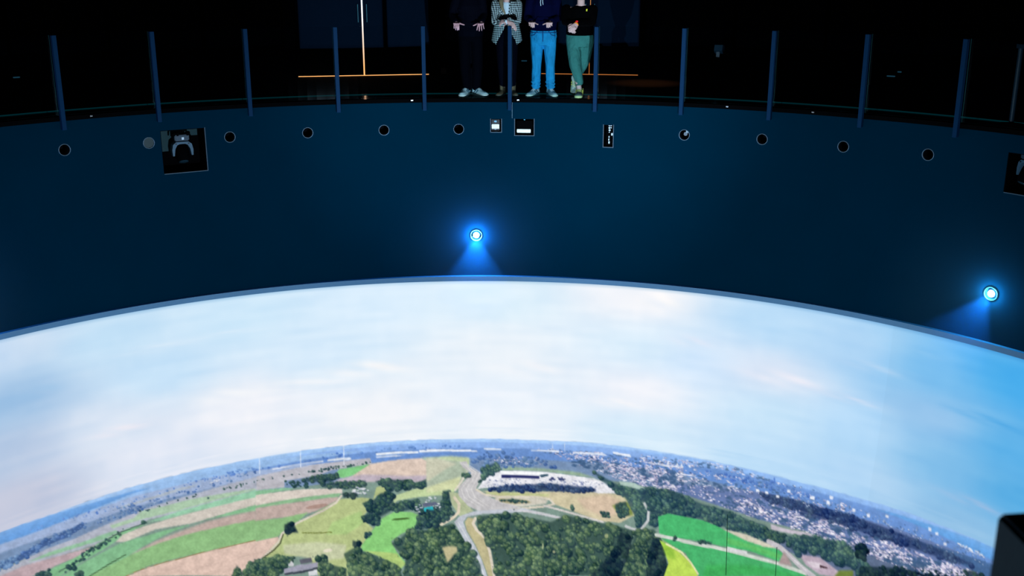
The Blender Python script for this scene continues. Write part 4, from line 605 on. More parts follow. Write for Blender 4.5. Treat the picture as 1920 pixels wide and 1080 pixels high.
('T',130,0.1235,'forest',[(20.77,-3.92),(22.75,-3.835),(23.61,-3.941),(24.73,-4.328),(24.89,-4.508),(19.35,-4.633),(20.11,-4.351)]),
('T',50,0.1235,'dark',[(22.84,-3.959),(23.85,-4.039),(24.73,-4.328),(24.89,-4.508),(22.69,-4.562),(22.46,-4.28)]),
('E',(186,196,150),(10.29,-4.291),0.0144,0.0453),
('E',(176,176,140),(11.6,-4.363),0.0247,0.0206),
('E',(150,160,120),(17.53,-4.044),0.0329,0.0329),
('T',190,0.1153,'forest',[(-3.46,-4.072),(-0.27,-3.964),(0.82,-4.179),(2.09,-4.392),(3.06,-4.6),(3.22,-4.785),(-3.65,-4.756)]),
('P',(192,184,144),2,[(-1.44,-4.321),(-0.64,-4.304),(0.32,-4.32),(0.35,-4.398),(-0.09,-4.438),(-0.34,-4.489),(-0.84,-4.559),(-1.06,-4.464)]),
('T',60,0.0823,'tree',[(-3.06,-3.734),(-0.71,-3.748),(-0.09,-3.794),(-1.05,-3.918),(-3.13,-4.032)]),
('S',494,0.0226,'town',[(8.72,-2.784),(12.37,-2.766),(16.93,-2.764),(25.26,-2.796),(25.33,-2.901),(20.05,-2.951),(15.48,-2.938),(13.34,-2.942),(10.87,-2.856)]),
('S',950,0.0268,'town',[(13.04,-2.967),(15.45,-2.872),(20.04,-2.93),(25.33,-2.901),(25.54,-3.196),(21.73,-3.22),(18.63,-3.15),(15.52,-3.046),(13.36,-3.029)]),
('S',76,0.0206,'town',[(3.84,-2.931),(9.35,-2.912),(10.9,-3.01),(5.69,-3.06)]),
('P',(236,240,248),0,[(8.65,-2.802),(11.77,-2.787),(11.78,-2.818),(8.65,-2.819)]),
('P',(236,240,248),0,[(-2.85,-2.783),(2.62,-2.826),(2.77,-2.848),(-2.86,-2.814)]),
('P',(232,238,248),0,[(3.46,-2.788),(5.37,-2.793),(5.37,-2.819),(3.46,-2.813)]),
('P',(228,234,246),0,[(13.29,-2.789),(16.63,-2.779),(17.1,-2.809),(13.45,-2.82)]),
('P',(240,242,248),0,[(17.6,-2.736),(19.5,-2.744),(19.67,-2.789),(17.69,-2.765)]),
('L',(226,232,244),0.0103,[(12.35,-2.799),(12.32,-2.667)]),
('L',(226,232,244),0.0082,[(11.01,-2.778),(10.99,-2.69)]),
('P',(176,200,190),1,[(18.48,-3.174),(20.17,-3.176),(21.59,-3.255),(20.84,-3.27),(18.67,-3.236)]),
('S',1178,0.0247,'town',[(20.59,-2.745),(23.63,-2.791),(27.4,-2.827),(31.1,-2.804),(35.5,-2.802),(43.32,-2.788),(43.87,-3.206),(39.67,-3.257),(34.35,-3.116),(30.66,-3.324),(26.93,-3.202),(20.84,-3.216)]),
('S',304,0.0226,'town',[(20.58,-2.724),(25.08,-2.714),(29.5,-2.661),(35.44,-2.742),(39.76,-2.719),(35.48,-2.782),(29.57,-2.744),(25.13,-2.799),(20.62,-2.81)]),
('S',608,0.0288,'town',[(29.38,-3.238),(33.43,-3.085),(36.71,-3.111),(40.25,-3.13),(43.79,-3.15),(44.06,-3.338),(40.52,-3.342),(36.69,-3.359),(32.49,-3.348)]),
('T',120,0.0617,'navyt',[(33.6,-2.954),(37.1,-2.93),(40.01,-2.935),(43.46,-2.903),(43.61,-3.017),(40.15,-3.052),(37.27,-3.088),(34.29,-3.055)]),
('T',90,0.0494,'vfar',[(27.24,-2.809),(31.08,-2.784),(34.86,-2.742),(39.87,-2.817),(38.49,-2.874),(34.11,-2.873),(29.67,-2.869)]),
('P',(238,240,248),0,[(33.26,-2.926),(33.6,-2.922),(33.65,-2.958),(33.31,-2.966)]),
('P',(238,240,248),0,[(34.22,-2.924),(34.55,-2.92),(34.6,-2.956),(34.27,-2.964)]),
('P',(238,240,248),0,[(35.41,-2.939),(35.74,-2.935),(35.79,-2.971),(35.46,-2.979)]),
('P',(238,240,248),0,[(38.86,-2.826),(39.19,-2.821),(39.24,-2.856),(38.92,-2.865)]),
('P',(238,240,248),0,[(40.84,-2.737),(41.17,-2.731),(41.22,-2.766),(40.9,-2.775)]),
('P',(238,240,248),0,[(40.59,-2.83),(40.92,-2.824),(40.97,-2.859),(40.65,-2.868)]),
('P',(238,240,248),0,[(36.46,-2.821),(36.79,-2.817),(36.84,-2.852),(36.51,-2.861)]),
('L',(70,110,190),0.0247,[(35.06,-2.766),(35.0,-2.699)]),
('P',(236,238,246),0,[(23.57,-2.824),(23.69,-2.774),(23.87,-2.818)]),
('P',(236,238,246),0,[(24.55,-2.817),(24.66,-2.767),(24.84,-2.81)]),
('P',(236,238,246),0,[(24.99,-2.813),(25.11,-2.763),(25.29,-2.806)]),
('P',(236,238,246),0,[(25.89,-2.812),(26.01,-2.762),(26.19,-2.805)]),
('L',(228,232,242),0.0185,[(21.55,-2.839),(23.66,-2.844),(25.3,-2.82)]),
('L',(230,232,244),0.0185,[(25.08,-2.94),(26.72,-2.92)]),
('T',260,0.0905,'tealt',[(20.87,-3.259),(23.88,-3.193),(27.79,-3.326),(30.68,-3.345),(33.47,-3.418),(34.67,-3.416),(36.36,-3.578),(34.96,-3.673),(32.81,-3.648),(30.93,-3.598),(27.99,-3.563),(23.84,-3.567),(23.25,-3.612),(21.98,-3.556)]),
('T',60,0.0823,'tree',[(34.73,-3.475),(36.22,-3.46),(37.17,-3.504),(36.43,-3.636),(35.23,-3.642)]),
('P',(76,182,112),0,[(23.12,-3.637),(24.15,-3.57),(27.23,-3.57),(28.15,-3.569),(29.71,-3.605),(30.98,-3.652),(33.49,-3.711),(36.52,-3.714),(37.59,-3.783),(36.73,-3.879),(33.64,-3.849),(31.06,-3.877),(23.47,-3.906)]),
('P',(96,188,106),2,[(30.76,-3.738),(35.05,-3.751),(37.05,-3.775),(36.7,-3.85),(33.62,-3.825),(31.16,-3.828)]),
('P',(74,178,110),0,[(23.66,-3.95),(27.57,-3.95),(30.97,-3.938),(35.26,-3.923),(39.51,-3.913),(39.91,-3.976),(28.5,-4.405),(26.62,-4.102),(24.49,-4.002)]),
('P',(66,172,92),3,[(29.07,-4.204),(33.87,-4.041),(38.4,-3.982),(39.19,-4.007),(28.81,-4.396)]),
('P',(190,220,92),0,[(23.53,-3.984),(24.35,-4.027),(25.83,-4.102),(26.94,-4.195),(28.02,-4.328),(28.35,-4.41),(24.46,-4.518),(24.83,-4.304),(24.28,-4.132)]),
('P',(150,196,70),3,[(23.68,-3.98),(25.17,-4.068),(25.62,-4.221),(24.5,-4.209)]),
('L',(226,224,176),0.0288,[(24.35,-4.023),(26.14,-4.1),(27.28,-4.217),(28.29,-4.361)]),
('L',(206,212,204),0.0494,[(23.09,-3.915),(27.56,-3.936),(31.26,-3.918),(36.78,-3.912),(39.83,-3.923)]),
('P',(218,218,220),0,[(31.05,-3.869),(33.28,-3.862),(33.25,-3.91),(31.12,-3.929)]),
('P',(208,202,184),1,[(30.35,-3.631),(32.77,-3.618),(35.88,-3.683),(36.28,-3.704),(35.03,-3.732),(32.88,-3.712)]),
('L',(194,190,196),0.07,[(35.37,-3.637),(36.62,-3.67),(37.86,-3.752),(39.12,-3.85),(40.76,-3.937)]),
('L',(222,220,222),0.0123,[(37.1,-3.691),(38.28,-3.785),(39.77,-3.881)]),
('P',(170,150,150),2,[(37.12,-3.711),(37.85,-3.803),(38.26,-3.886),(36.77,-3.908)]),
('P',(188,170,186),1,[(38.76,-3.693),(40.92,-3.638),(43.16,-3.743),(42.99,-3.831),(41.26,-3.873),(39.66,-3.806)]),
('P',(216,204,214),1,[(39.58,-3.749),(41.03,-3.714),(41.85,-3.766),(40.42,-3.812)]),
('P',(70,50,60),0,[(41.07,-3.742),(41.81,-3.738),(41.98,-3.755),(41.12,-3.78)]),
('P',(200,192,204),1,[(35.3,-3.382),(37.03,-3.387),(39.49,-3.346),(39.99,-3.386),(37.68,-3.433),(35.47,-3.458)]),
('T',200,0.0946,'tealt',[(37.14,-3.485),(39.82,-3.373),(41.98,-3.337),(44.09,-3.357),(44.51,-3.636),(42.85,-3.638),(40.85,-3.591),(39.4,-3.615),(38.32,-3.702),(37.43,-3.596)]),
('T',6,0.0535,'tree',[(25.03,-3.905),(25.37,-3.896),(25.41,-3.947),(25.08,-3.956)]),
('T',20,0.0535,'tree',[(27.65,-3.875),(29.34,-3.856),(29.37,-3.886),(27.84,-3.911)]),
('P',(110,130,60),2,[(43.13,-3.724),(44.54,-3.654),(44.68,-3.746),(42.72,-3.844)]),
('S',988,0.0288,'town',[(38.1,-3.076),(42.45,-3.072),(47.05,-3.086),(50.99,-3.086),(56.35,-3.006),(55.84,-3.097),(50.04,-3.357),(44.61,-3.371),(41.41,-3.383),(38.35,-3.292)]),
('S',240,0.0247,'townd',[(37.81,-2.819),(42.11,-2.802),(47.75,-2.791),(51.82,-2.745),(56.4,-2.736),(56.65,-2.873),(52.17,-2.959),(46.68,-3.026),(38.05,-3.037)]),
('T',160,0.07,'navyt',[(38.03,-3.017),(40.84,-2.94),(45.12,-2.924),(49.34,-2.924),(53.47,-2.919),(55.56,-2.943),(53.65,-3.024),(49.57,-3.069),(45.36,-3.093),(41.04,-3.095),(38.17,-3.135)]),
('T',130,0.0947,'tealt',[(38.52,-3.428),(40.81,-3.37),(43.22,-3.319),(44.83,-3.42),(46.32,-3.542),(47.04,-3.623),(45.15,-3.722),(44.37,-3.603),(42.51,-3.635),(40.54,-3.605),(38.74,-3.603)]),
('T',20,0.1029,'dark',[(44.2,-3.291),(45.3,-3.256),(45.58,-3.442),(44.75,-3.464)]),
('T',90,0.0905,'dark',[(45.19,-3.562),(48.68,-3.395),(52.62,-3.223),(55.68,-3.012),(56.93,-3.025),(45.15,-3.722)]),
('S',608,0.0267,'town',[(45.89,-3.266),(49.68,-3.141),(55.07,-3.051),(55.21,-3.128),(51.41,-3.335),(46.65,-3.386)]),
('P',(232,234,244),0,[(39.01,-2.814),(39.34,-2.813),(39.38,-2.863),(39.08,-2.865)]),
('P',(232,234,244),0,[(40.79,-2.733),(41.11,-2.732),(41.15,-2.777),(40.85,-2.78)]),
('P',(232,234,244),0,[(40.6,-2.817),(40.93,-2.816),(40.96,-2.857),(40.66,-2.86)]),
('P',(232,234,244),0,[(44.73,-2.818),(45.06,-2.815),(45.1,-2.859),(44.81,-2.863)]),
('P',(232,234,244),0,[(43.24,-2.814),(43.56,-2.811),(43.6,-2.85),(43.3,-2.854)]),
('P',(232,234,244),0,[(46.54,-2.745),(46.85,-2.741),(46.89,-2.779),(46.6,-2.784)]),
('P',(232,234,244),0,[(52.46,-2.817),(52.76,-2.811),(52.81,-2.847),(52.53,-2.853)]),
('P',(232,234,244),0,[(50.77,-2.701),(51.07,-2.695),(51.13,-2.739),(50.85,-2.745)]),
('P',(232,234,244),0,[(51.49,-2.726),(51.8,-2.721),(51.84,-2.757),(51.56,-2.763)]),
('S',40,0.0288,'white',[(53.73,-2.748),(54.8,-2.741),(56.3,-2.752),(56.36,-2.786),(54.88,-2.784),(53.91,-2.776)]),
]
SKY_POINTS = [(-42.26,-0.298,(202,222,243)),(-42.91,-0.95,(158,193,228)),(-43.74,-1.668,(178,198,226)),(-44.59,-2.306,(196,201,221)),(-34.18,-0.435,(196,226,248)),(-29.61,-1.061,(200,228,250)),(-35.27,-1.662,(222,232,246)),(-30.63,-2.24,(228,234,247)),(-21.4,-0.453,(205,232,251)),(-22.18,-1.768,(241,243,250)),(-13.64,-1.101,(214,235,252)),(-7.91,-0.317,(221,240,255)),(-8.47,-2.2,(242,245,250)),(4.77,-0.367,(222,241,253)),(4.76,-1.234,(238,245,252)),(4.76,-2.1,(235,243,253)),(6.52,-2.482,(237,244,251)),(19.67,-0.259,(246,247,252)),(19.89,-1.022,(220,239,253)),(20.13,-1.701,(240,243,251)),(20.45,-2.458,(216,237,252)),(25.49,-1.176,(210,232,254)),(33.21,-0.414,(186,221,249)),(33.64,-1.139,(224,233,248)),(34.1,-1.781,(200,229,250)),(34.69,-2.495,(190,223,249)),(41.1,-0.504,(180,216,247)),(43.08,-1.615,(181,219,250)),(43.89,-2.367,(182,217,247)),(48.74,-0.606,(124,193,242)),(49.32,-1.188,(157,201,240)),(51.59,-1.834,(132,193,237)),(53.58,-2.512,(150,197,234)),(55.82,-0.438,(70,174,240)),(56.87,-1.325,(88,177,235)),(57.63,-1.864,(84,173,230))]
CLOUDS = [(-8.22,-1.431,0.714,0.122,0.8,(252,250,250)),(-23.13,-1.576,0.476,0.104,0.8,(250,250,252)),(-16.05,-1.57,0.952,0.087,0.6,(250,250,252)),(21.86,-0.27,0.437,0.139,0.8,(254,252,252)),(35.29,-1.188,0.754,0.104,0.5,(246,240,248)),(41.71,-1.274,0.476,0.052,0.5,(225,230,246)),(-33.82,-1.758,0.476,0.07,0.7,(240,236,244)),(-29.32,-0.665,0.714,0.052,0.4,(225,238,250)),(8.73,-1.481,0.635,0.139,0.6,(252,250,252)),(17.95,-1.948,0.476,0.07,0.5,(250,248,250)),(54.58,-2.156,0.556,0.061,0.6,(170,195,230)),(54.55,-1.01,0.635,0.061,0.5,(70,165,230)),(-23.07,-0.623,0.794,0.043,0.4,(226,240,252)),(25.34,-0.842,0.397,0.087,0.5,(236,238,250)),(-40.46,-0.903,0.397,0.087,0.3,(150,195,232)),(43.33,-0.741,0.556,0.07,0.4,(205,224,246)),(3.08,-0.801,1.27,0.061,0.3,(236,244,253)),(47.05,-0.369,0.476,0.052,0.4,(150,205,244))]


def horizon_z(az):
    h = PICTURE[0][1]
    return np.interp(az, [p[0] for p in h], [p[1] for p in h])


def noise2(h, w, cells_y, cells_x):
    g = rng.random((cells_y + 2, cells_x + 2))
    y = np.linspace(0, cells_y, h)
    x = np.linspace(0, cells_x, w)
    yi, xi = y.astype(int), x.astype(int)
    fy, fx = (y - yi)[:, None], (x - xi)[None, :]
    fy, fx = fy * fy * (3 - 2 * fy), fx * fx * (3 - 2 * fx)
    a = g[yi][:, xi]; b = g[yi][:, xi + 1]; c = g[yi + 1][:, xi]; d = g[yi + 1][:, xi + 1]
    return (a * (1 - fx) + b * fx) * (1 - fy) + (c * (1 - fx) + d * fx) * fy


CA0, CA1, CZ1, CZ0 = -52.0, 64.0, -2.30, -5.0       # azimuth and height range of the land picture
CW, CH = 2900, 360
M_COL = (CA1 - CA0) / CW * D2R * 8.25                # metres per column
M_ROW = (CZ1 - CZ0) / CH
canvas = np.zeros((CH, CW, 3))
row_z = CZ1 - (np.arange(CH) + 0.5) * M_ROW
col_az = CA0 + (np.arange(CW) + 0.5) * (CA1 - CA0) / CW


def to_px(p):
    return (p[0] - CA0) / (CA1 - CA0) * CW, (CZ1 - p[1]) / M_ROW


def blur(a, k):
    for _ in range(k):
        p = np.pad(a, 1, mode='edge')
        a = (p[:-2, 1:-1] + p[2:, 1:-1] + p[1:-1, :-2] + p[1:-1, 2:] + 2 * p[1:-1, 1:-1]) / 6
    return a


def poly_mask(pts):
    q = np.array([to_px(p) for p in pts])
    x0, y0 = np.floor(q.min(0)).astype(int) - 8
    x1, y1 = np.ceil(q.max(0)).astype(int) + 9
    x0, y0, x1, y1 = max(0, x0), max(0, y0), min(CW, x1), min(CH, y1)
    if x1 <= x0 or y1 <= y0:
        return None
    X, Y = np.meshgrid(np.arange(x0, x1) + 0.5, np.arange(y0, y1) + 0.5)
    inside = np.zeros(X.shape, bool)
    n = len(q)
    for i in range(n):
        (xa, ya), (xb, yb) = q[i], q[(i + 1) % n]
        if ya == yb:
            continue
        c = (ya > Y) != (yb > Y)
        inside ^= c & (X < (xb - xa) * (Y - ya) / (yb - ya) + xa)
    return x0, y0, x1, y1, inside


def paint(x0, y0, x1, y1, alpha, col):
    s = canvas[y0:y1, x0:x1]
    s += alpha[..., None] * (np.asarray(col, float) - s)


def dab(cx, cy, rx, ry, col, alpha=1.0):
    x0, x1 = max(0, int(cx - rx)), min(CW, int(cx + rx) + 2)
    y0, y1 = max(0, int(cy - ry)), min(CH, int(cy + ry) + 2)
    if x1 <= x0 or y1 <= y0:
        return
    X = (np.arange(x0, x1) + 0.5 - cx) / max(rx, 0.5)
    Y = (np.arange(y0, y1) + 0.5 - cy) / max(ry, 0.5)
    d = X[None, :] ** 2 + Y[:, None] ** 2
    paint(x0, y0, x1, y1, np.clip((1.15 - d) * 3, 0, 1) * alpha, col)


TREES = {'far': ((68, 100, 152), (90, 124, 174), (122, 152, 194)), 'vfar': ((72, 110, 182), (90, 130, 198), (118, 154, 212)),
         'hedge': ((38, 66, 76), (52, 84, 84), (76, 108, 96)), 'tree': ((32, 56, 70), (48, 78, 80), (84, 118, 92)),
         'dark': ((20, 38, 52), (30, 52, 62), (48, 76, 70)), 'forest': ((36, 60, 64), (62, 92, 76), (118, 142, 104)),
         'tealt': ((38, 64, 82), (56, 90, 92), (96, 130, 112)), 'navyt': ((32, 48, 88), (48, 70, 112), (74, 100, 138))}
TOWN = {'town': ((244, 240, 248), (226, 218, 236), (206, 200, 226), (186, 176, 200), (160, 158, 190), (70, 90, 140), (60, 84, 120)),
        'townd': ((206, 214, 232), (160, 176, 206), (110, 140, 176), (70, 100, 140), (60, 90, 130)), 'white': ((246, 246, 250), (230, 232, 240), (200, 206, 220)),
        'pale': ((200, 212, 230), (170, 190, 220), (140, 165, 205)), 'yard': ((250, 250, 252), (236, 236, 242), (170, 176, 200), (120, 130, 170), (210, 214, 226)),
        'navy': ((40, 50, 100), (60, 70, 110))}


def random_points(pts, n):
    r_ = poly_mask(pts)
    if r_ is None:
        return []
    x0, y0, x1, y1, ins = r_
    ys, xs = np.nonzero(ins)
    if len(xs) == 0:
        return []
    k = rng.integers(0, len(xs), n)
    p = np.stack([xs[k] + x0 + rng.random(n), ys[k] + y0 + rng.random(n)], 1)
    return p[np.argsort(p[:, 1])]


glade = noise2(CH, CW, 26, 130)
quarter = noise2(CH, CW, 62, 170) * 0.6 + noise2(CH, CW, 24, 70) * 0.4
for cmd in PICTURE[1:]:
    if cmd[0] == 'P':
        r_ = poly_mask(cmd[3])
        if r_ is None:
            continue
        x0, y0, x1, y1, ins = r_
        al = blur(ins.astype(float), (1, 3, 10, 30)[cmd[2]])
        paint(x0, y0, x1, y1, al, cmd[1])
    elif cmd[0] == 'L':
        w = cmd[2]
        pts = [to_px(p) for p in cmd[3]]
        for (xa, ya), (xb, yb) in zip(pts[:-1], pts[1:]):
            n = int(max(abs(xb - xa), abs(yb - ya)) * 1.5) + 2
            for t in np.linspace(0, 1, n):
                dab(xa + (xb - xa) * t, ya + (yb - ya) * t, max(0.6, w / 2 / M_COL), max(0.6, w / 2 / M_ROW), cmd[1], 0.8)
    elif cmd[0] == 'E':
        x, y = to_px(cmd[2])
        dab(x, y, cmd[3] / M_COL, cmd[4] / M_ROW, cmd[1], 0.8)
    elif cmd[0] == 'T':
        n, size, pal = cmd[1], cmd[2], TREES[cmd[3]]
        if cmd[3] in ('forest', 'tealt', 'dark', 'tree', 'navyt'):
            r_ = poly_mask(cmd[4])
            if r_ is not None:
                x0, y0, x1, y1, ins = r_
                paint(x0, y0, x1, y1, blur(ins.astype(float), 6) * 0.8, (np.array(pal[0]) + np.array(pal[1])) / 2)
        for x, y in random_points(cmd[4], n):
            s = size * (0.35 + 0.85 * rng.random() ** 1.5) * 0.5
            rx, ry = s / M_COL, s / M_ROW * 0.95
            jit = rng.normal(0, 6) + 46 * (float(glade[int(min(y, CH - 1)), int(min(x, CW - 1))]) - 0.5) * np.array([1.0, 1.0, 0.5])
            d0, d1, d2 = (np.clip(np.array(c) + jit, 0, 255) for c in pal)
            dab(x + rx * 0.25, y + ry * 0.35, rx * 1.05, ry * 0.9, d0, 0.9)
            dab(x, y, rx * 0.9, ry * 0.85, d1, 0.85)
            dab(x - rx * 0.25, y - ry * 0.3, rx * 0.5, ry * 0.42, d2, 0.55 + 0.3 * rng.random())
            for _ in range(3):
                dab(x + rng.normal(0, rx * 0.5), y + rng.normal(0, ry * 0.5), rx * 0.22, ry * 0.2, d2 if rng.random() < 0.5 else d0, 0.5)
    elif cmd[0] == 'S':
        n, size, pal = cmd[1], cmd[2], TOWN[cmd[3]]
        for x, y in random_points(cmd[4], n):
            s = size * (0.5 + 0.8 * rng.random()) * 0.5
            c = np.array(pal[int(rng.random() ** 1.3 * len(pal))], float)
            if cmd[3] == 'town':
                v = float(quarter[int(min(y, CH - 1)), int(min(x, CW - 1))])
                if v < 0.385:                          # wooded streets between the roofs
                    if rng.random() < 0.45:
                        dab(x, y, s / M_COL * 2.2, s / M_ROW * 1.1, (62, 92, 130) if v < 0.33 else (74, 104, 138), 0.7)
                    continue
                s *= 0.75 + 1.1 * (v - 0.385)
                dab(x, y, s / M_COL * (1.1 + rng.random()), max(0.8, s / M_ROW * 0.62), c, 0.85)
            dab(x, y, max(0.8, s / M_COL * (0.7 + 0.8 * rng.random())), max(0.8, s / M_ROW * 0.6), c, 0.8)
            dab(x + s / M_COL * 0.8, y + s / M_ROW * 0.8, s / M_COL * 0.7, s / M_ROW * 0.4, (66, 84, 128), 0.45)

n1 = noise2(CH, CW, 45, 220) - 0.5
n2 = noise2(CH, CW, 140, 700) - 0.5
canvas *= (1 + 0.10 * n1 + 0.10 * n2)[..., None]
canvas = np.clip(canvas, 0, 255)
for k in range(3):
    canvas[..., k] = blur(canvas[..., k], 1)


def sky_color(az, z):
    """colours of the projected sky on the bowl: soft blend of colour points, cloud banks and wisps"""
    num = np.zeros(az.shape + (3,))
    den = np.zeros(az.shape)
    azc = az
    for pa, pz, c in SKY_POINTS:
        d2 = ((azc - pa) / 6.0) ** 2 + ((z - pz) / 0.42) ** 2
        w = 1.0 / (0.35 + d2) ** 1.8
        num += w[..., None] * np.array(c, float)
        den += w
    col = num / den[..., None]
    for ca, cz, rx, rz, a, c in CLOUDS:
        dx = (az - ca) * D2R * 8.4 / rx
        dz = (z - cz) / rz
        w = a * np.exp(-(dx * dx + dz * dz) * 1.1) * (0.75 + 0.5 * np.sin(dx * 5 + dz * 3) * np.exp(-dx * dx))
        col += np.clip(w, 0, 1)[..., None] * (np.array(c, float) - col)
    return col


# grid of the bowl: fine where the picture has detail
cols = np.concatenate([np.arange(CA0, CA1, 0.08), np.arange(CA1, CA0 + 360, 2.0)])
Z_TOP = -0.070
rows = np.concatenate([np.arange(Z_TOP, -2.45, -0.036), np.arange(-2.45, -4.95, -0.016), np.linspace(-4.95, -10.9, 34)])
AZ, ZZ = np.meshgrid(cols, rows)
RR = RB * np.sqrt(1 - (ZZ / DB) ** 2)
AZs = np.where(AZ > 180, AZ - 360, AZ)
F0, F1 = -46.6, 59.0                                 # beyond the traced arc the panorama runs on, mirrored, right round the bowl
AZr = np.where(AZs > F1, 2 * F1 - AZs, np.where(AZs < F0, 2 * F0 - AZs, AZs))
AZf = np.clip(AZr, F0, F1)
rgb = sky_color(AZf, ZZ)
big = noise2(len(rows), len(cols), 26, 90) * 0.6 + noise2(len(rows), len(cols), 70, 160) * 0.4 - 0.5
wisp = noise2(len(rows), len(cols), 40, 26) - 0.5
streak = noise2(len(rows), len(cols), 110, 34) - 0.5
rgb = rgb + (big * 7 + wisp * 9 + streak * 9)[..., None] * np.array([1.0, 0.6, 0.25])
rgb *= np.where(AZf > 44.6, 0.986, 1.0)[..., None]
rgb *= (1 - 0.16 * np.exp(-((Z_TOP - ZZ) / 0.035) ** 2))[..., None] ** np.array([2.0, 1.2, 0.7])
hz = horizon_z(AZf) + 0.012 * (noise2(len(rows), len(cols), 1, 200)[0][None, :] - 0.5)
land = np.empty_like(rgb)
gx = np.clip((AZf - CA0) / (CA1 - CA0) * CW - 0.5, 0, CW - 1.001)
gy = np.clip((CZ1 - ZZ) / M_ROW - 0.5, 0, CH - 1.001)
ix, iy = gx.astype(int), gy.astype(int)
fx, fy = (gx - ix)[..., None], (gy - iy)[..., None]
land = (canvas[iy, ix] * (1 - fx) + canvas[iy, ix + 1] * fx) * (1 - fy) + (canvas[iy + 1, ix] * (1 - fx) + canvas[iy + 1, ix + 1] * fx) * fy
far = ZZ < CZ0 + 0.02
gen = np.array([66, 96, 74]) + (big * 80)[..., None] * np.array([1.0, 0.9, 0.6])
land = np.where(far[..., None], gen, land)
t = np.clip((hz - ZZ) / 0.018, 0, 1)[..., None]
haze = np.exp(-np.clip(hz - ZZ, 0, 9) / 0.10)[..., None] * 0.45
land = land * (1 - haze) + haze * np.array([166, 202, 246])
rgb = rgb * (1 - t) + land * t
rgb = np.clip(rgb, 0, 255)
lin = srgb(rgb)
nr, nc = AZ.shape
co = np.stack([RR * np.sin(AZ * D2R), RR * np.cos(AZ * D2R), ZZ], -1).reshape(-1, 3)
i0 = np.arange(nr - 1)[:, None] * nc + np.arange(nc)[None, :]
i1 = np.arange(nr - 1)[:, None] * nc + (np.arange(nc)[None, :] + 1) % nc
quads = np.stack([i0, i1, i1 + nc, i0 + nc], -1).reshape(-1, 4)
me = bpy.data.meshes.new('screen')
me.vertices.add(nr * nc)
me.vertices.foreach_set('co', co.astype(np.float32).ravel())
nq = len(quads)
me.loops.add(nq * 4)
me.loops.foreach_set('vertex_index', quads.astype(np.int32).ravel())
me.polygons.add(nq)
me.polygons.foreach_set('loop_start', (np.arange(nq) * 4).astype(np.int32))
me.polygons.foreach_set('use_smooth', np.ones(nq, bool))
at = me.color_attributes.new('picture', 'FLOAT_COLOR', 'POINT')
at.data.foreach_set('color', np.concatenate([lin.reshape(-1, 3), np.ones((nr * nc, 1))], 1).astype(np.float32).ravel())
me.update()
ms = bpy.data.materials.new('projected_picture')
ms.use_nodes = True
nt = ms.node_tree
nt.nodes.clear()
out = nt.nodes.new('ShaderNodeOutputMaterial')
em = nt.nodes.new('ShaderNodeEmission')
ca = nt.nodes.new('ShaderNodeVertexColor')
ca.layer_name = 'picture'
nt.links.new(ca.outputs['Color'], em.inputs['Color'])
nt.links.new(em.outputs[0], out.inputs[0])
em.inputs['Strength'].default_value = 1.0

bowl = empty('projection_bowl', (0, 0, 0))
tag(bowl, 'huge bowl-shaped screen showing an aerial view of fields, forest and town under blue sky', 'projection screen')
obj('screen', me, ms, bowl)['label'] = 'glowing screen surface with aerial landscape'
bm = bmesh.new()
arc_solid(bm, 8.585, R_WALL + 0.005, -0.078, -0.002, 0, 360, 0.5)
obj('rim', bm, M_RIM, bowl)['label'] = 'grey-blue rim along the top of the screen'
for a_top, z_top, a_bot, z_bot in ((30.62, -3.40, 31.38, -4.28), (36.35, -3.68, 36.9, -4.3)):
    bm = bmesh.new()
    ring = []
    for i in range(13):
        tt = i / 12
        az = a_top + (a_bot - a_top) * tt
        z = z_top + (z_bot - z_top) * tt
        rr = RB * math.sqrt(1 - (z / DB) ** 2) - 0.004
        w = 0.004
        p = polar(rr, az, z)
        tx = polar(1, az + 90, 0)
        n = polar(1, az, 0)
        ring.append([p - tx * w, p + tx * w, p + tx * w + n * 0.003, p - tx * w + n * 0.003])
    loft(bm, ring)
    obj('seam', bm, mat('seam_dark', (0.02, 0.06, 0.03), 0.8), bowl)

# ------------------------------------------------------------------ glass balustrade round the gallery edge
bal = empty('balustrade', polar(R_WALL, 6.2, Z_FLOOR))
tag(bal, 'glass balustrade with slim blue-lit steel posts along the gallery edge', 'railing')
inv = bal.matrix_basis.inverted()


def bal_part(name, bm, material, smooth=False):
    bmesh.ops.transform(bm, matrix=inv, verts=list(bm.verts))
    return obj(name, bm, material, bal, smooth)


Z_RAIL = 3.775
post_me = None
for az in POST_AZ:
    if post_me is None:
        bm = bmesh.new()
        box(bm, (0, 0, (2.56 + Z_RAIL) / 2 - Z_FLOOR), (0.056, 0.075, Z_RAIL - 2.56))
        bmesh.ops.bevel(bm, geom=list(bm.edges), offset=0.004, segments=1, affect='EDGES')
        post_me = bpy.data.meshes.new('post')
        bm.to_mesh(post_me)
        bm.free()
        post_me.materials.append(M_POST)
    o = obj('post', post_me, None, bal)
    M = radial_frame(az, Z_FLOOR, R_WALL - 0.0405)
    o.matrix_local = inv @ M
all_az = [POST_AZ[0] - 8.382] + POST_AZ
for a0, a1 in zip(all_az[:-1], all_az[1:]):
    bm = bmesh.new()
    arc_solid(bm, R_WALL + 0.014, R_WALL + 0.026, Z_FLOOR + 0.02, Z_RAIL, a0 + 0.22, a1 - 0.22, 0.9)
    bm.normal_update()
    for fc in bm.faces:
        c = fc.calc_center_median()
        n = fc.normal
        rad = Vector((c.x, c.y, 0)).normalized()
        if abs(n.dot(rad)) < 0.5:
            fc.material_index = 1
    bal_part('glass_pane', bm, [M_GLASS, M_TEAL])
bm = bmesh.new()
arc_solid(bm, R_WALL - 0.002, R_WALL + 0.05, Z_FLOOR - 0.054, Z_FLOOR + 0.002, POST_AZ[0] - 8.0, POST_AZ[-1] + 1, 0.5)
bal_part('base_channel', bm, M_BLACK)
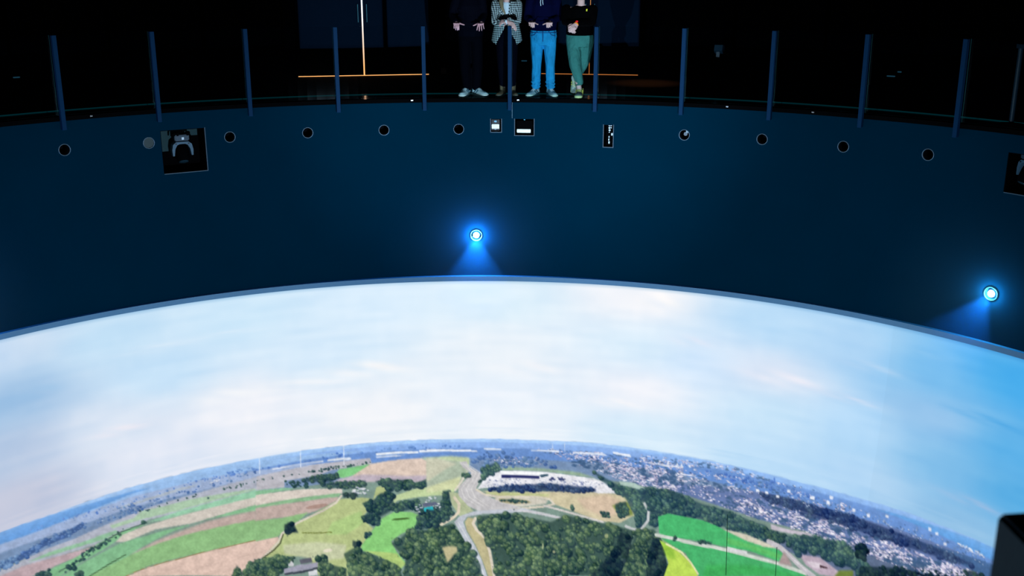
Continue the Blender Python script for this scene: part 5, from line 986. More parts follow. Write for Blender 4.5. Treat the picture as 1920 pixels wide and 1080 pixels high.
for az in (-3.4, 7.0, 27.3, 35.3, -33.2):
    M = radial_frame(az, Z_FLOOR - 0.02, R_WALL - 0.006)
    bm = bmesh.new()
    box(bm, M @ Vector((0, 0, 0)), (0.032, 0.010, 0.016), M.to_3x3())
    bal_part('clip', bm, M_CHROME)

# ------------------------------------------------------------------ round ports in the drum wall
def tube_bm(r0, r1, y0, y1, n=40):
    """ring-shaped tube along y"""
    bm = bmesh.new()
    prof = ((r0, y0), (r1, y0), (r1, y1), (r0, y1))
    rows = []
    for i in range(n):
        a = 2 * math.pi * i / n
        rows.append([bm.verts.new((rr * math.cos(a), yy, rr * math.sin(a))) for rr, yy in prof])
    for i in range(n):
        A, B = rows[i], rows[(i + 1) % n]
        for k in range(4):
            l = (k + 1) % 4
            bm.faces.new((A[k], A[l], B[l], B[k]))
    bmesh.ops.recalc_face_normals(bm, faces=list(bm.faces))
    return bm


def disc_bm(rad, y, th=0.01, n=32):
    bm = bmesh.new()
    cyl(bm, (0, y, 0), (0, y + th, 0), rad, n=n)
    bmesh.ops.recalc_face_normals(bm, faces=list(bm.faces))
    return bm


PORT_LABELS = ['round black port farthest left in the drum wall', 'pale covered round port beside the moving light niche', 'round black port just right of the moving light niche',
               'round black port below the second post from the bright door', 'round black port below the double door with the light slit', 'round black port left of the two small lit niches',
               'round port with a lamp inside, right of the tall connector niche', 'round black port second right of the tall connector niche', 'round black port second from the right end',
               'round black port farthest right in the drum wall']
M_PORTIN = mat('port_inside_black', (0.002, 0.002, 0.003), 0.8, 0, 0.05)
M_RINGLIT = mat('port_ring', (0.10, 0.15, 0.20), 0.4, 0.3, 0.4)
ring_me = tube_bm(PORT_R - 0.006, PORT_R + 0.003, -0.005, 0.03)
tube_me = tube_bm(PORT_R - 0.006, PORT_R - 0.001, 0.03, 0.30)
back_me = disc_bm(PORT_R - 0.002, 0.30)
ring_o = tube_o = None
for i, (az, z) in enumerate(PORTS):
    p = at_wall('wall_port', az, z)
    tag(p, PORT_LABELS[i], 'port', 'round ports in the drum wall')
    if ring_o is None:
        ring_o = obj('ring', ring_me, M_RINGLIT, p, True)
        tube_o = obj('tube', tube_me, M_PORTIN, p, True)
        back_o = obj('back', back_me, M_PORTIN, p)
    else:
        for s in (ring_o, tube_o, back_o):
            c = s.copy()
            COL.objects.link(c)
            c.parent = p
    if i == 1:
        obj('cover', disc_bm(PORT_R - 0.008, 0.012), mat('port_cover_grey', (0.022, 0.042, 0.046), 0.5), p)
    if i == 6:
        obj('lamp', disc_bm(0.028, 0.10, 0.05), mat('port_lamp_grey', (0.12, 0.16, 0.2), 0.4), p)
        bm = bmesh.new()
        box(bm, (0.035, 0.05, 0.045), (0.03, 0.05, 0.03))
        obj('bracket', bm, mat('port_bracket', (0.3, 0.42, 0.5), 0.4), p)

# ------------------------------------------------------------------ the projectors that shine out of the wall
M_LENS = mat('lens_glow', (0.9, 0.95, 1.0), 0.2, emit=(0.62, 0.86, 1.0), estr=9.0)
M_HOUSE = mat('projector_housing', (0.10, 0.16, 0.24), 0.4, 0.2)


def haze_material(name, density, color, R0):
    mt = bpy.data.materials.new(name)
    mt.use_nodes = True
    nt = mt.node_tree
    nt.nodes.clear()
    out = nt.nodes.new('ShaderNodeOutputMaterial')
    vs = nt.nodes.new('ShaderNodeVolumeScatter')
    vs.inputs['Color'].default_value = tuple(color) + (1,)
    vs.inputs['Anisotropy'].default_value = 0.1
    tc = nt.nodes.new('ShaderNodeTexCoord')
    ln = nt.nodes.new('ShaderNodeVectorMath')
    ln.operation = 'LENGTH'
    mr = nt.nodes.new('ShaderNodeMapRange')
    mr.inputs['From Min'].default_value = R0
    mr.inputs['From Max'].default_value = 0.0
    mr.inputs['To Min'].default_value = 0.0
    mr.inputs['To Max'].default_value = 1.0
    pw = nt.nodes.new('ShaderNodeMath')
    pw.operation = 'POWER'
    pw.inputs[1].default_value = 1.4
    ml = nt.nodes.new('ShaderNodeMath')
    ml.operation = 'MULTIPLY'
    ml.inputs[1].default_value = density
    nt.links.new(tc.outputs['Object'], ln.inputs[0])
    nt.links.new(ln.outputs['Value'], mr.inputs['Value'])
    nt.links.new(mr.outputs[0], pw.inputs[0])
    nt.links.new(pw.outputs[0], ml.inputs[0])
    nt.links.new(ml.outputs[0], vs.inputs['Density'])
    nt.links.new(vs.outputs[0], out.inputs['Volume'])
    return mt


M_HAZE = haze_material('light_haze', 0.036, (0.75, 0.88, 1.0), 1.5)
PROJ = ((PROJ_AZ[0], 'bright projector lens in the drum wall above the middle of the screen', (0.04, 0.36, 1.0), 1.0),
        (PROJ_AZ[1], 'bright projector lens in the drum wall at the right edge', (0.05, 0.42, 0.75), 0.45),
        (PROJ_AZ[2], 'projector lens in the drum wall past the left edge', (0.04, 0.36, 1.0), 0.6))
for az, lab, colr, k in PROJ:
    p = at_wall('wall_projector', az, 0.637)
    tag(p, lab, 'projector', 'projectors in the drum wall')
    obj('ring', tube_bm(PROJ_R - 0.008, PROJ_R + 0.006, -0.012, 0.03), mat('projector_ring', (0.06, 0.09, 0.12), 0.4, 0.2), p, True)
    obj('tube', tube_bm(PROJ_R - 0.006, PROJ_R - 0.001, 0.03, 0.30), M_HOUSE, p, True)
    bm = bmesh.new()
    loft(bm, [[Vector((rr * math.cos(2 * math.pi * i / 32), yy, rr * math.sin(2 * math.pi * i / 32))) for i in range(32)]
              for rr, yy in ((0.058, 0.30), (0.060, 0.05), (0.056, 0.02), (0.048, 0.006))])
    bmesh.ops.recalc_face_normals(bm, faces=list(bm.faces))
    obj('barrel', bm, M_HOUSE, p, True)
    bm = bmesh.new()
    rings = []
    for t in (0, 0.35, 0.65, 0.87, 0.99):
        rr = 0.047 * math.sqrt(1 - t * t)
        rings.append([Vector((rr * math.cos(2 * math.pi * i / 24), 0.006 - 0.030 * t, rr * math.sin(2 * math.pi * i / 24))) for i in range(24)])
    loft(bm, rings)
    bmesh.ops.recalc_face_normals(bm, faces=list(bm.faces))
    obj('lens', bm, M_LENS, p, True)
    pos = polar(R_WALL - 0.06, az, 0.637)
    lamp('projector_spill', 'POINT', pos, 85 * k, colr, 0.03)
    lamp('projector_beam', 'SPOT', polar(R_WALL - 0.06, az, 0.637), 2100 * k, (0.008, 0.20, 1.0), 0.03, polar(-1.0, az, -6.0), 58, 0.22)
    bm = bmesh.new()
    ellipsoid(bm, (0, 0, 0), (1.5, 1.5, 1.5), n=24, k=15)
    bmesh.ops.recalc_face_normals(bm, faces=list(bm.faces))
    h = obj('haze', bm, M_HAZE)
    h.location = polar(R_WALL - 0.05, az, 0.60)
    tag(h, {0: 'blue glowing haze and beam below the middle projector lens', 1: 'blue glowing haze and beam at the right projector lens', 2: 'faint blue haze at the left edge above the screen rim'}[PROJ_AZ.index(az)],
        'haze', kind='stuff')

# ------------------------------------------------------------------ niches with equipment
def niche(name, key, label, cat, depth, inside):
    az, z, w, h = NICHES[key]
    p = at_wall(name, az, z)
    tag(p, label, cat)
    bm = bmesh.new()
    t = 0.008
    box(bm, (0, depth, 0), (w, 0.01, h))
    box(bm, (-w / 2 + t / 2, depth / 2 + 0.006, 0), (t, depth, h))
    box(bm, (w / 2 - t / 2, depth / 2 + 0.006, 0), (t, depth, h))
    box(bm, (0, depth / 2 + 0.006, h / 2 - t / 2), (w, depth, t))
    box(bm, (0, depth / 2 + 0.006, -h / 2 + t / 2), (w, depth, t))
    obj('lining', bm, inside, p)
    bm = bmesh.new()
    e = 0.011
    if key not in ('moving', 'moving2'):
        box(bm, (-w / 2, -0.002, 0), (e, 0.012, h + e))
    box(bm, (w / 2, -0.002, 0), (e, 0.012, h + e))
    box(bm, (0, -0.002, -h / 2), (w - e, 0.012, e))
    obj('edge_trim', bm, mat('niche_trim', (0.04, 0.08, 0.12), 0.5), p)
    return p, w, h


M_YOKE = mat('yoke_blue_grey', (0.06, 0.13, 0.20), 0.5, 0.0)
M_BASEG = mat('fixture_base_grey', (0.03, 0.06, 0.095), 0.5, 0.0)
M_NICHE = mat('niche_grey', (0.010, 0.022, 0.028), 0.8, 0, 0.1)


def rot_x(a):
    return Matrix.Rotation(a, 3, 'X')


def moving_head(p, kx=1.0):
    o = Vector((0.0, 0.16, 0.045))
    bm = boxmesh(o + Vector((0, 0, 0.125)), (0.20, 0.16, 0.085), None, 0.012)
    base = obj('base', bm, M_BASEG, p)
    bm = boxmesh(o + Vector((0.01, -0.083, 0.118)), (0.032, 0.006, 0.034), None, 0.002)
    obj('display', bm, mat('fixture_display', (0.4, 0.5, 0.6), 0.3, emit=(0.5, 0.7, 0.9), estr=0.25), base)
    for i, x in enumerate((-0.115, -0.085, -0.055, 0.05, 0.08, 0.11)):
        obj('clamp', boxmesh(o + Vector((x, -0.03 + 0.02 * (i % 2), 0.175)), (0.026, 0.09, 0.03 + 0.012 * (i % 3))), M_BLACK, base)
    for x in (-0.125, 0.122):
        bm = bmesh.new()
        capsule(bm, o + Vector((x, -0.04, 0.15)), 0.014, o + Vector((x * 1.02, -0.06, 0.105)), 0.012)
        obj('plug', bm, M_BLACK, base)
    bm = bmesh.new()
    prof = [(-0.142, -0.125), (-0.146, -0.04), (-0.130, 0.035), (-0.085, 0.070), (0.085, 0.070), (0.130, 0.035), (0.146, -0.04), (0.142, -0.125),
            (0.118, -0.125), (0.104, -0.03), (0.075, 0.022), (0.04, 0.040), (-0.04, 0.040), (-0.075, 0.022), (-0.104, -0.03), (-0.118, -0.125)]
    fr = [bm.verts.new(o + Vector((x, -0.075, z))) for x, z in prof]
    bk = [bm.verts.new(o + Vector((x, 0.055, z))) for x, z in prof]
    n = len(prof)
    bm.faces.new(fr)
    bm.faces.new(bk[::-1])
    for i in range(n):
        j = (i + 1) % n
        bm.faces.new((fr[i], bk[i], bk[j], fr[j]))
    bmesh.ops.recalc_face_normals(bm, faces=list(bm.faces))
    yoke = obj('yoke', bm, M_YOKE, p)
    for x in (-0.088, 0.088):
        bm = bmesh.new()
        cyl(bm, o + Vector((x, -0.080, 0.045)), o + Vector((x, -0.070, 0.045)), 0.010, n=12)
        obj('screw', bm, M_BLACKB, yoke)
    bm = bmesh.new()
    ax = Vector((0, -0.42, -0.9)).normalized()
    c = o + Vector((0, -0.01, -0.085))
    rings = []
    for t, rr in ((-0.13, 0.055), (-0.115, 0.082), (-0.03, 0.097), (0.06, 0.094), (0.12, 0.082), (0.135, 0.078)):
        rings.append(circle(c + ax * t, ax, rr, 24))
    loft(bm, rings)
    bmesh.ops.recalc_face_normals(bm, faces=list(bm.faces))
    head = obj('head', bm, M_BLACK, p, True)
    bm = bmesh.new()
    loft(bm, [circle(c + ax * t, ax, rr, 24) for t, rr in ((0.136, 0.066), (0.146, 0.064), (0.152, 0.04))])
    bmesh.ops.recalc_face_normals(bm, faces=list(bm.faces))
    obj('lens', bm, mat('fixture_lens', (0.02, 0.05, 0.07), 0.08, 0.3, 0.8), head)


p, w, h = niche('moving_light_niche', 'moving', 'square wall niche holding a moving-head light, near the pale port', 'niche', 0.42, M_BLACK)
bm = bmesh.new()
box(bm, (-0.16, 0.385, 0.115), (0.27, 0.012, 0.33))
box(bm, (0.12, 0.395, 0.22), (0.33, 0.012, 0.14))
obj('painted_lit_patch', bm, mat('niche_back_lit_patch', (0.012, 0.05, 0.058), 0.7), p)  # lighter colour paints the lit part of the niche's back wall
ml = at_wall('moving_light', NICHES['moving'][0], NICHES['moving'][1])
tag(ml, 'moving-head stage light with grey yoke hanging in the square niche', 'stage light')
moving_head(ml)
bm = bmesh.new()
cyl(bm, (0, 0.16, 0.19), (0, 0.16, 0.30), 0.02)
obj('hanging_stem', bm, M_BLACK, ml)
p2, w2, h2 = niche('moving_light_niche', 'moving2', 'dark wall niche at the right edge of the picture', 'niche', 0.42, M_BLACK)
ml2 = copy_tree(ml)
ml2.location = polar(R_WALL, 53.55, NICHES['moving2'][1] + 0.045)
ml2.rotation_euler = (0, 0, -53.55 * D2R - 0.5)
ml2['label'] = 'dark moving-head stage light at the right edge of the picture'

M_LITPANEL = mat('lit_panel', (0.7, 0.78, 0.8), 0.5, emit=(0.55, 0.72, 0.74), estr=0.6)
p, w, h = niche('sensor_niche', 'small', 'small black wall niche with a lit white panel and a round sensor', 'niche', 0.16, M_BLACK)
obj('lit_panel', boxmesh((-0.012, 0.06, -0.022), (0.112, 0.02, 0.066), None, 0.004), M_LITPANEL, p)
bm = bmesh.new()
ellipsoid(bm, (-0.012, 0.05, 0.056), (0.024, 0.012, 0.016))
obj('sensor', bm, mat('sensor_blue', (0.2, 0.4, 0.55), 0.2, emit=(0.1, 0.3, 0.45), estr=0.5), p, True)
obj('latch', boxmesh((-0.012, 0.05, -0.066), (0.022, 0.01, 0.006)), M_TRIM, p)
obj('holder', boxmesh((-0.012, 0.11, 0), (0.125, 0.08, 0.17), None, 0.006), M_BLACKB, p)
p, w, h = niche('strip_light_niche', 'strip', 'wider black wall niche with a long white lit strip', 'niche', 0.18, M_BLACK)
obj('lit_strip', boxmesh((-0.012, 0.05, -0.062), (0.205, 0.03, 0.050), None, 0.004), M_LITPANEL, p)
obj('housing', boxmesh((-0.005, 0.115, -0.01), (0.25, 0.09, 0.20), None, 0.008), M_BLACK, p)
bm = bmesh.new()
ellipsoid(bm, (0.0, 0.02, 0.112), (0.012, 0.008, 0.008))
obj('indicator', bm, mat('indicator_blue', (0.1, 0.4, 0.6), 0.3, emit=(0.08, 0.4, 0.65), estr=0.7), p)
p, w, h = niche('connector_niche', 'tall', 'tall narrow black wall niche with a column of pale connectors', 'niche', 0.14, M_BLACK)
obj('mounting_plate', boxmesh((0.005, 0.10, 0), (0.11, 0.02, 0.30), None, 0.004), M_BLACK, p)
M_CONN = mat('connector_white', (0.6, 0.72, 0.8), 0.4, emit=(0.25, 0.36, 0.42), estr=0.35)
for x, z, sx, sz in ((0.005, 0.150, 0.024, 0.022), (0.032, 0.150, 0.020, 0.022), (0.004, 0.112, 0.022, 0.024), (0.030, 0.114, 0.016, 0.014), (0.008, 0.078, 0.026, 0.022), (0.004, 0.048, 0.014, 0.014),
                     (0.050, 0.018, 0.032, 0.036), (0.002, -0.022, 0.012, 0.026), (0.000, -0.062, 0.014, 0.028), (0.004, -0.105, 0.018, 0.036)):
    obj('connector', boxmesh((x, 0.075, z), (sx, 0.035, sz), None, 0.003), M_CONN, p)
# small pale cable hanging below the post by the checked blazer
bm = bmesh.new()
M = radial_frame(6.42, 2.55)
cyl(bm, M @ Vector((0, -0.006, 0.12)), M @ Vector((0, -0.006, -0.115)), 0.004, n=8)
obj_c = obj('hanging_cable', bm, mat('cable_pale', (0.18, 0.26, 0.32), 0.5))
tag(obj_c, 'thin pale cable hanging on the drum wall above the two lit niches', 'cable')

# ------------------------------------------------------------------ double doors at the back of the gallery, light shining through their gaps
def light_panel_material(name, low, high, zl, zh, s):
    mt = bpy.data.materials.new(name)
    mt.use_nodes = True
    nt = mt.node_tree
    nt.nodes.clear()
    out = nt.nodes.new('ShaderNodeOutputMaterial')
    em = nt.nodes.new('ShaderNodeEmission')
    tc = nt.nodes.new('ShaderNodeTexCoord')
    sx = nt.nodes.new('ShaderNodeSeparateXYZ')
    mr = nt.nodes.new('ShaderNodeMapRange')
    mr.inputs['From Min'].default_value = zl
    mr.inputs['From Max'].default_value = zh
    rp = nt.nodes.new('ShaderNodeValToRGB')
    rp.color_ramp.elements[0].color = tuple(low) + (1,)
    rp.color_ramp.elements[1].color = tuple(high) + (1,)
    nt.links.new(tc.outputs['Object'], sx.inputs[0])
    nt.links.new(sx.outputs['Z'], mr.inputs['Value'])
    nt.links.new(mr.outputs[0], rp.inputs[0])
    nt.links.new(rp.outputs[0], em.inputs[0])
    nt.links.new(em.outputs[0], out.inputs[0])
    em.inputs['Strength'].default_value = s
    return mt


for i, (az, rad, wd) in enumerate(DOORS):
    d = empty('door_%d' % (i + 1), polar(rad, az, Z_FLOOR), -az * D2R)
    tag(d, ('wide dark double door with a bright white and orange light slit', 'dark double door behind the people with orange light under it')[i], kind='structure')
    gap = 0.026 if i == 0 else 0.014
    under = 0.024
    H = 2.4
    for s in (-1, 1):
        lw = wd / 2 - gap / 2 + 0.01
        cx = s * (gap / 2 + lw / 2)
        leaf = obj('door_leaf', boxmesh((cx, 0, under + (H - under) / 2), (lw, 0.045, H - under), None, 0.003), M_DOOR, d)
        bm = bmesh.new()
        hx = s * 0.075
        cyl(bm, (hx, -0.075, 0.925), (hx, -0.075, 1.225), 0.008, n=12)
        for hz_ in (0.97, 1.18):
            cyl(bm, (hx, -0.075, hz_), (hx, -0.022, hz_), 0.008, n=10)
        obj('handle', bm, mat('handle_steel', (0.06, 0.20, 0.25), 0.4, 0.3), leaf)
    bm = bmesh.new()
    for s in (-1, 1):
        box(bm, (s * (wd / 2 + 0.10), 0.02, H / 2 + 0.03), (0.20, 0.14, H + 0.06))
    box(bm, (0, 0.02, H + 0.06), (wd + 0.36, 0.12, 0.12))
    obj('door_frame', bm, M_BACK, d)
    pan = light_panel_material('foyer_glow', (1.0, 0.42, 0.14), (0.80, 0.92, 1.0), 0.15, 1.3, 1.5) if i == 0 else light_panel_material('foyer_glow_warm', (1.0, 0.30, 0.07), (1.0, 0.45, 0.15), 0.0, 1.5, 0.55)
    lo = empty('foyer_light', polar(rad, az, Z_FLOOR), -az * D2R)
    tag(lo, ('bright foyer light behind the slit of the wide double door', 'orange foyer light behind the double door by the green trousers')[i], 'light', 'foyer lights behind doors')
    obj('glow_panel', boxmesh((0, 0.055, H / 2), (wd - 0.01, 0.02, H - 0.01)), pan, lo)
# unseen added spot for warm glow on the carpet right of the second door
lamp('added_carpet_spot', 'SPOT', (3.4, 10.9, 6.1), 600, (1.0, 0.40, 0.14), 0.05, (3.3, 10.5, Z_FLOOR), 24, 1.0)

# faint reflections in the dark gallery, painted as small glowing bars
M_GLINT = mat('painted_glint_glow', (0.05, 0.15, 0.25), 0.5, emit=(0.05, 0.22, 0.36), estr=0.16)
for az, z, w_, lab in ((36.1, 2.885, 0.13, 'small painted blue glint in the dark gallery at right'), (36.7, 2.96, 0.06, 'tiny painted blue glint beside the larger one at right'),
                       (6.55, 2.95, 0.10, 'small painted teal glint between the blazer and the blue jeans'), (-33.6, 2.915, 0.10, 'small painted teal glint in the dark gallery at far left')):
    M = radial_frame(az, z, R_BACK - 0.02)
    m_ = obj('painted_glint', boxmesh((0, 0, 0), (w_, 0.03, 0.018), None, 0.004), M_GLINT)
    m_.matrix_world = M
    tag(m_, lab, 'marker light', 'painted glints on the back wall')
# slim display column in the gallery behind the right part of the railing
bm = bmesh.new()
box(bm, (0, 0, 0.02), (0.34, 0.30, 0.04))
box(bm, (0, 0, 0.27), (0.055, 0.10, 0.48))
box(bm, (0.02, -0.02, 0.54), (0.16, 0.12, 0.10), Matrix.Rotation(-0.5, 3, 'X'))
col_o = obj('display_column', bm, mat('column_blue', (0.010, 0.030, 0.050), 0.5))
col_o.location = polar(11.5, 23.1, Z_FLOOR)
col_o.rotation_euler = (0, 0, -23.1 * D2R)
tag(col_o, 'slim dark blue stand in the shadows behind the right part of the railing', 'stand')
bm = bmesh.new()
cyl(bm, (0, 0, 0), (0, 0, 0.02), 0.16, n=24)
cyl(bm, (0, 0, 0.02), (0, 0, 0.95), 0.03, n=14)
box(bm, (0, 0, 0.97), (0.08, 0.08, 0.05))
so = obj('barrier_post', bm, mat('barrier_blue', (0.012, 0.028, 0.045), 0.5))
so.location = polar(9.0, 51.45, Z_FLOOR)
tag(so, 'slim dark barrier post on the gallery at the far right edge', 'post')

# ------------------------------------------------------------------ dark cabinet close to the camera, lower right corner
M_CAB = mat('cabinet_lit_blue', (0.018, 0.070, 0.120), 0.6, 0, 0.2, bump=0.05)  # screen's blue light on the sides painted into the colour
CAB = empty('speaker_cabinet', (0.743, -6.370, 2.30))
tag(CAB, 'black box-shaped cabinet out of focus in the lower right corner', 'cabinet')
bm = bmesh.new()
fp = ((0, 0), (0.0, -0.26), (0.24, -0.246), (0.24, 0.014))
loft(bm, [[Vector((x, y, z)) for x, y in fp] for z in (0.0, 1.742)])
bmesh.ops.recalc_face_normals(bm, faces=list(bm.faces))
bmesh.ops.bevel(bm, geom=list(bm.edges), offset=0.006, segments=2, affect='EDGES')
bm.normal_update()
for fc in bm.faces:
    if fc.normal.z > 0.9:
        fc.material_index = 1  # top kept black, without the light painted on the sides
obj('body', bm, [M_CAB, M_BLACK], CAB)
bm = bmesh.new()
box(bm, (0.12, -1.25, 0.10), (0.08, 2.0, 0.08))  # arm added as a support, carries the cabinet back to the drum wall
obj('bracket', bm, M_BLACKB, CAB)

# ------------------------------------------------------------------ people at the railing
SKIN = mat('skin', (0.62, 0.40, 0.36), 0.5, 0, 0.3, 0.10, 60, 0.1, 200)
SKIN2 = mat('skin_rosy', (0.66, 0.36, 0.38), 0.5, 0, 0.3, 0.10, 60, 0.1, 200)


def hand(bm, W, d, n, s, curl=(35, 45, 35), size=1.0, spread=0.0, thumb=(0.75, 0.55, -0.25)):
    """W wrist, d towards the knuckles, n back of the hand, s thumb side; four fingers and a thumb of their own"""
    W, d, n, s = Vector(W), Vector(d).normalized(), Vector(n).normalized(), Vector(s).normalized()
    k = size
    capsule(bm, W - d * 0.03 * k, 0.027 * k, W + d * 0.02 * k, 0.024 * k)
    roots = []
    for i, (off, ln) in enumerate(((0.032, 0.083), (0.0105, 0.088), (-0.0115, 0.084), (-0.032, 0.074))):
        a = W + d * 0.012 * k + s * off * 0.7 * k
        b = W + d * ln * k + s * off * k
        capsule(bm, a, 0.0155 * k, b, 0.0125 * k, 8)
        roots.append(b)
    for i, (b, fl, fr) in enumerate(zip(roots, (0.93, 1.0, 0.95, 0.76), (0.0092, 0.0095, 0.009, 0.008))):
        ang = 0.0
        p = b
        sp = (1.5 - i) * spread
        for seg, (L_, c) in enumerate(zip((0.044, 0.027, 0.021), curl)):
            ang += math.radians(c * (1 + 0.06 * (i - 1.5)))
            v = (d * math.cos(ang) - n * math.sin(ang) + s * sp).normalized()
            q = p + v * L_ * fl * k
            capsule(bm, p, fr * k * (1 - 0.06 * seg), q, fr * k * (0.94 - 0.08 * seg), 8)
            p = q
    t0 = W + d * 0.022 * k + s * 0.026 * k
    v = (s * thumb[0] + d * thumb[1] + n * thumb[2]).normalized()
    t1 = t0 + v * 0.042 * k
    v2 = (v + d * 0.35).normalized()
    t2 = t1 + v2 * 0.030 * k
    t3 = t2 + v2 * 0.020 * k
    chain(bm, [(t0, 0.015 * k), (t1, 0.0115 * k), (t2, 0.0105 * k), (t3, 0.0085 * k)], 8)


def head_shape(bm, c, k=1.0, pitch=0.0):
    """skull, jaw, nose, brow, lips and ears; looks towards -y, tipped down by pitch"""
    R = Matrix.Rotation(pitch, 3, 'X')
    c = Vector(c)
    P = lambda x, y, z: c + R @ Vector((x * k, y * k, z * k))
    ellipsoid(bm, P(0, 0.012, 0.035), (0.077 * k, 0.096 * k, 0.086 * k), R)
    ellipsoid(bm, P(0, -0.018, -0.02), (0.066 * k, 0.078 * k, 0.085 * k), R)
    ellipsoid(bm, P(0, -0.045, -0.078), (0.042 * k, 0.044 * k, 0.034 * k), R)
    ellipsoid(bm, P(0, -0.078, 0.022), (0.050 * k, 0.018 * k, 0.012 * k), R)
    chain(bm, [(P(0, -0.090, 0.012), 0.009 * k), (P(0, -0.108, -0.024), 0.0125 * k)])
    for x in (-0.011, 0.011):
        ellipsoid(bm, P(x, -0.099, -0.028), (0.009 * k, 0.010 * k, 0.008 * k), R)
    ellipsoid(bm, P(0, -0.088, -0.052), (0.024 * k, 0.010 * k, 0.006 * k), R)
    ellipsoid(bm, P(0, -0.086, -0.062), (0.021 * k, 0.010 * k, 0.007 * k), R)
    for s in (-1, 1):
        ellipsoid(bm, P(s * 0.078, 0.012, -0.005), (0.010 * k, 0.020 * k, 0.031 * k), R)
    return P, R


def face_bits(parent, P, R, k, hair, hairkind):
    for s in (-1, 1):
        bm = bmesh.new()
        ellipsoid(bm, P(s * 0.031, -0.079, 0.004), (0.0125 * k, 0.010 * k, 0.0085 * k), R)
        e = obj('eye', bm, mat('eye_white', (0.75, 0.75, 0.75), 0.2), parent, True)
        bm = bmesh.new()
        ellipsoid(bm, P(s * 0.031, -0.0875, 0.003), (0.006 * k, 0.003 * k, 0.006 * k), R)
        obj('iris', bm, mat('iris_dark', (0.03, 0.03, 0.04), 0.2), e, True)
    bm = bmesh.new()
    ellipsoid(bm, P(0, -0.095, -0.057), (0.020 * k, 0.006 * k, 0.008 * k), R)
    obj('mouth', bm, mat('lips', (0.5, 0.2, 0.22), 0.4), parent, True)
    bm = bmesh.new()
    ellipsoid(bm, P(0, 0.026, 0.055), (0.087 * k, 0.098 * k, 0.084 * k), R)
    if hairkind == 'long':
        chain(bm, [(P(-0.07, 0.0, 0.04), 0.040 * k), (P(-0.085, -0.02, -0.06), 0.040 * k), (P(-0.080, -0.12, -0.13), 0.034 * k), (P(-0.060, -0.19, -0.20), 0.026 * k), (P(-0.015, -0.228, -0.272), 0.014 * k)])
        chain(bm, [(P(0.07, 0.03, 0.04), 0.042 * k), (P(0.085, 0.05, -0.08), 0.042 * k), (P(0.07, 0.07, -0.2), 0.034 * k)])
        chain(bm, [(P(0, 0.08, 0.02), 0.06 * k), (P(0, 0.10, -0.1), 0.06 * k), (P(0, 0.10, -0.24), 0.045 * k)])
    else:
        chain(bm, [(P(-0.06, 0.04, 0.03), 0.028 * k), (P(-0.06, 0.06, -0.03), 0.022 * k)])
        chain(bm, [(P(0.06, 0.04, 0.03), 0.028 * k), (P(0.06, 0.06, -0.03), 0.022 * k)])
    obj('hair', remeshed(bm, 0.009, 3), hair, parent)


def shoe(parent, ank, yaw, upper, sole, k=1.0, pitch=0.0, boot=0.0, lace=None, accent=None):
    """low shoe or ankle boot; ank is the heel point on the ground, toe points along yaw (0 = towards the camera)"""
    e = empty('shoe', ank, yaw, parent)
    e.rotation_euler = (pitch, 0, yaw)
    prof = [(0.045, 0.030, 0.060), (0.035, 0.038, 0.085), (0.0, 0.042, 0.098), (-0.045, 0.043, 0.100), (-0.090, 0.043, 0.085), (-0.135, 0.047, 0.076), (-0.180, 0.048, 0.066), (-0.212, 0.042, 0.058), (-0.230, 0.028, 0.046)]
    bm = bmesh.new()
    rings = []
    for y, w_, h_ in prof:
        rings.append([Vector((w_ * k * math.cos(a), y * k, (0.022 + (h_ - 0.022) * max(0.0, math.sin(a)) ** 0.8) * k if math.sin(a) > 0 else 0.018 * k))
                      for a in [2 * math.pi * i / 16 for i in range(16)]])
    loft(bm, rings)
    if boot:
        loft(bm, [oval((0, -0.008 * k, z), w_ * k, l_ * k, 16) for z, w_, l_ in ((0.05, 0.042, 0.062), (0.10, 0.043, 0.062), (boot * 0.75, 0.046, 0.056), (boot, 0.052, 0.060))])
    else:
        loft(bm, [oval((0, -0.006 * k, z), w_ * k, l_ * k, 16) for z, w_, l_ in ((0.05, 0.042, 0.058), (0.09, 0.041, 0.055), (0.118, 0.043, 0.056))])
    bmesh.ops.recalc_face_normals(bm, faces=list(bm.faces))
    up = obj('upper', remeshed(bm, 0.007, 4), upper, e)
    bm = bmesh.new()
    pts = [(0.0, 0.055), (0.030, 0.048), (0.044, 0.020), (0.044, -0.06), (0.050, -0.13), (0.049, -0.19), (0.036, -0.228), (0.0, -0.242), (-0.036, -0.228), (-0.049, -0.19), (-0.050, -0.13), (-0.044, -0.06), (-0.044, 0.020), (-0.030, 0.048)]
    loft(bm, [[Vector((x * k, y * k, z * k)) for x, y in pts] for z in (0.0, 0.038)])
    bmesh.ops.recalc_face_normals(bm, faces=list(bm.faces))
    bmesh.ops.bevel(bm, geom=[x for x in bm.edges if abs(x.verts[0].co.z - x.verts[1].co.z) < 1e-5], offset=0.005, segments=2, affect='EDGES')
    obj('sole', bm, sole, e, True)
    if lace is not None:
        bm = bmesh.new()
        for i in range(4):
            y = -0.055 - 0.022 * i
            z = 0.102 - 0.009 * i
            chain(bm, [(Vector((-0.022, y, z - 0.004)) * k, 0.0042 * k), (Vector((0, y - 0.004, z + 0.003)) * k, 0.0042 * k), (Vector((0.022, y, z - 0.004)) * k, 0.0042 * k)], 6)
        obj('laces', bm, lace, up, True)
    if accent is not None:
        for s in (-1, 1):
            bm = bmesh.new()
            for y0, z0, y1, z1 in ((-0.02, 0.035, -0.07, 0.085), (-0.06, 0.035, -0.10, 0.070), (0.02, 0.040, 0.0, 0.095)):
                capsule(bm, Vector((s * 0.040, y0, z0)) * k, 0.008 * k, Vector((s * 0.036, y1, z1)) * k, 0.007 * k, 6)
            obj('side_stripes', bm, accent, up, True)
    return e


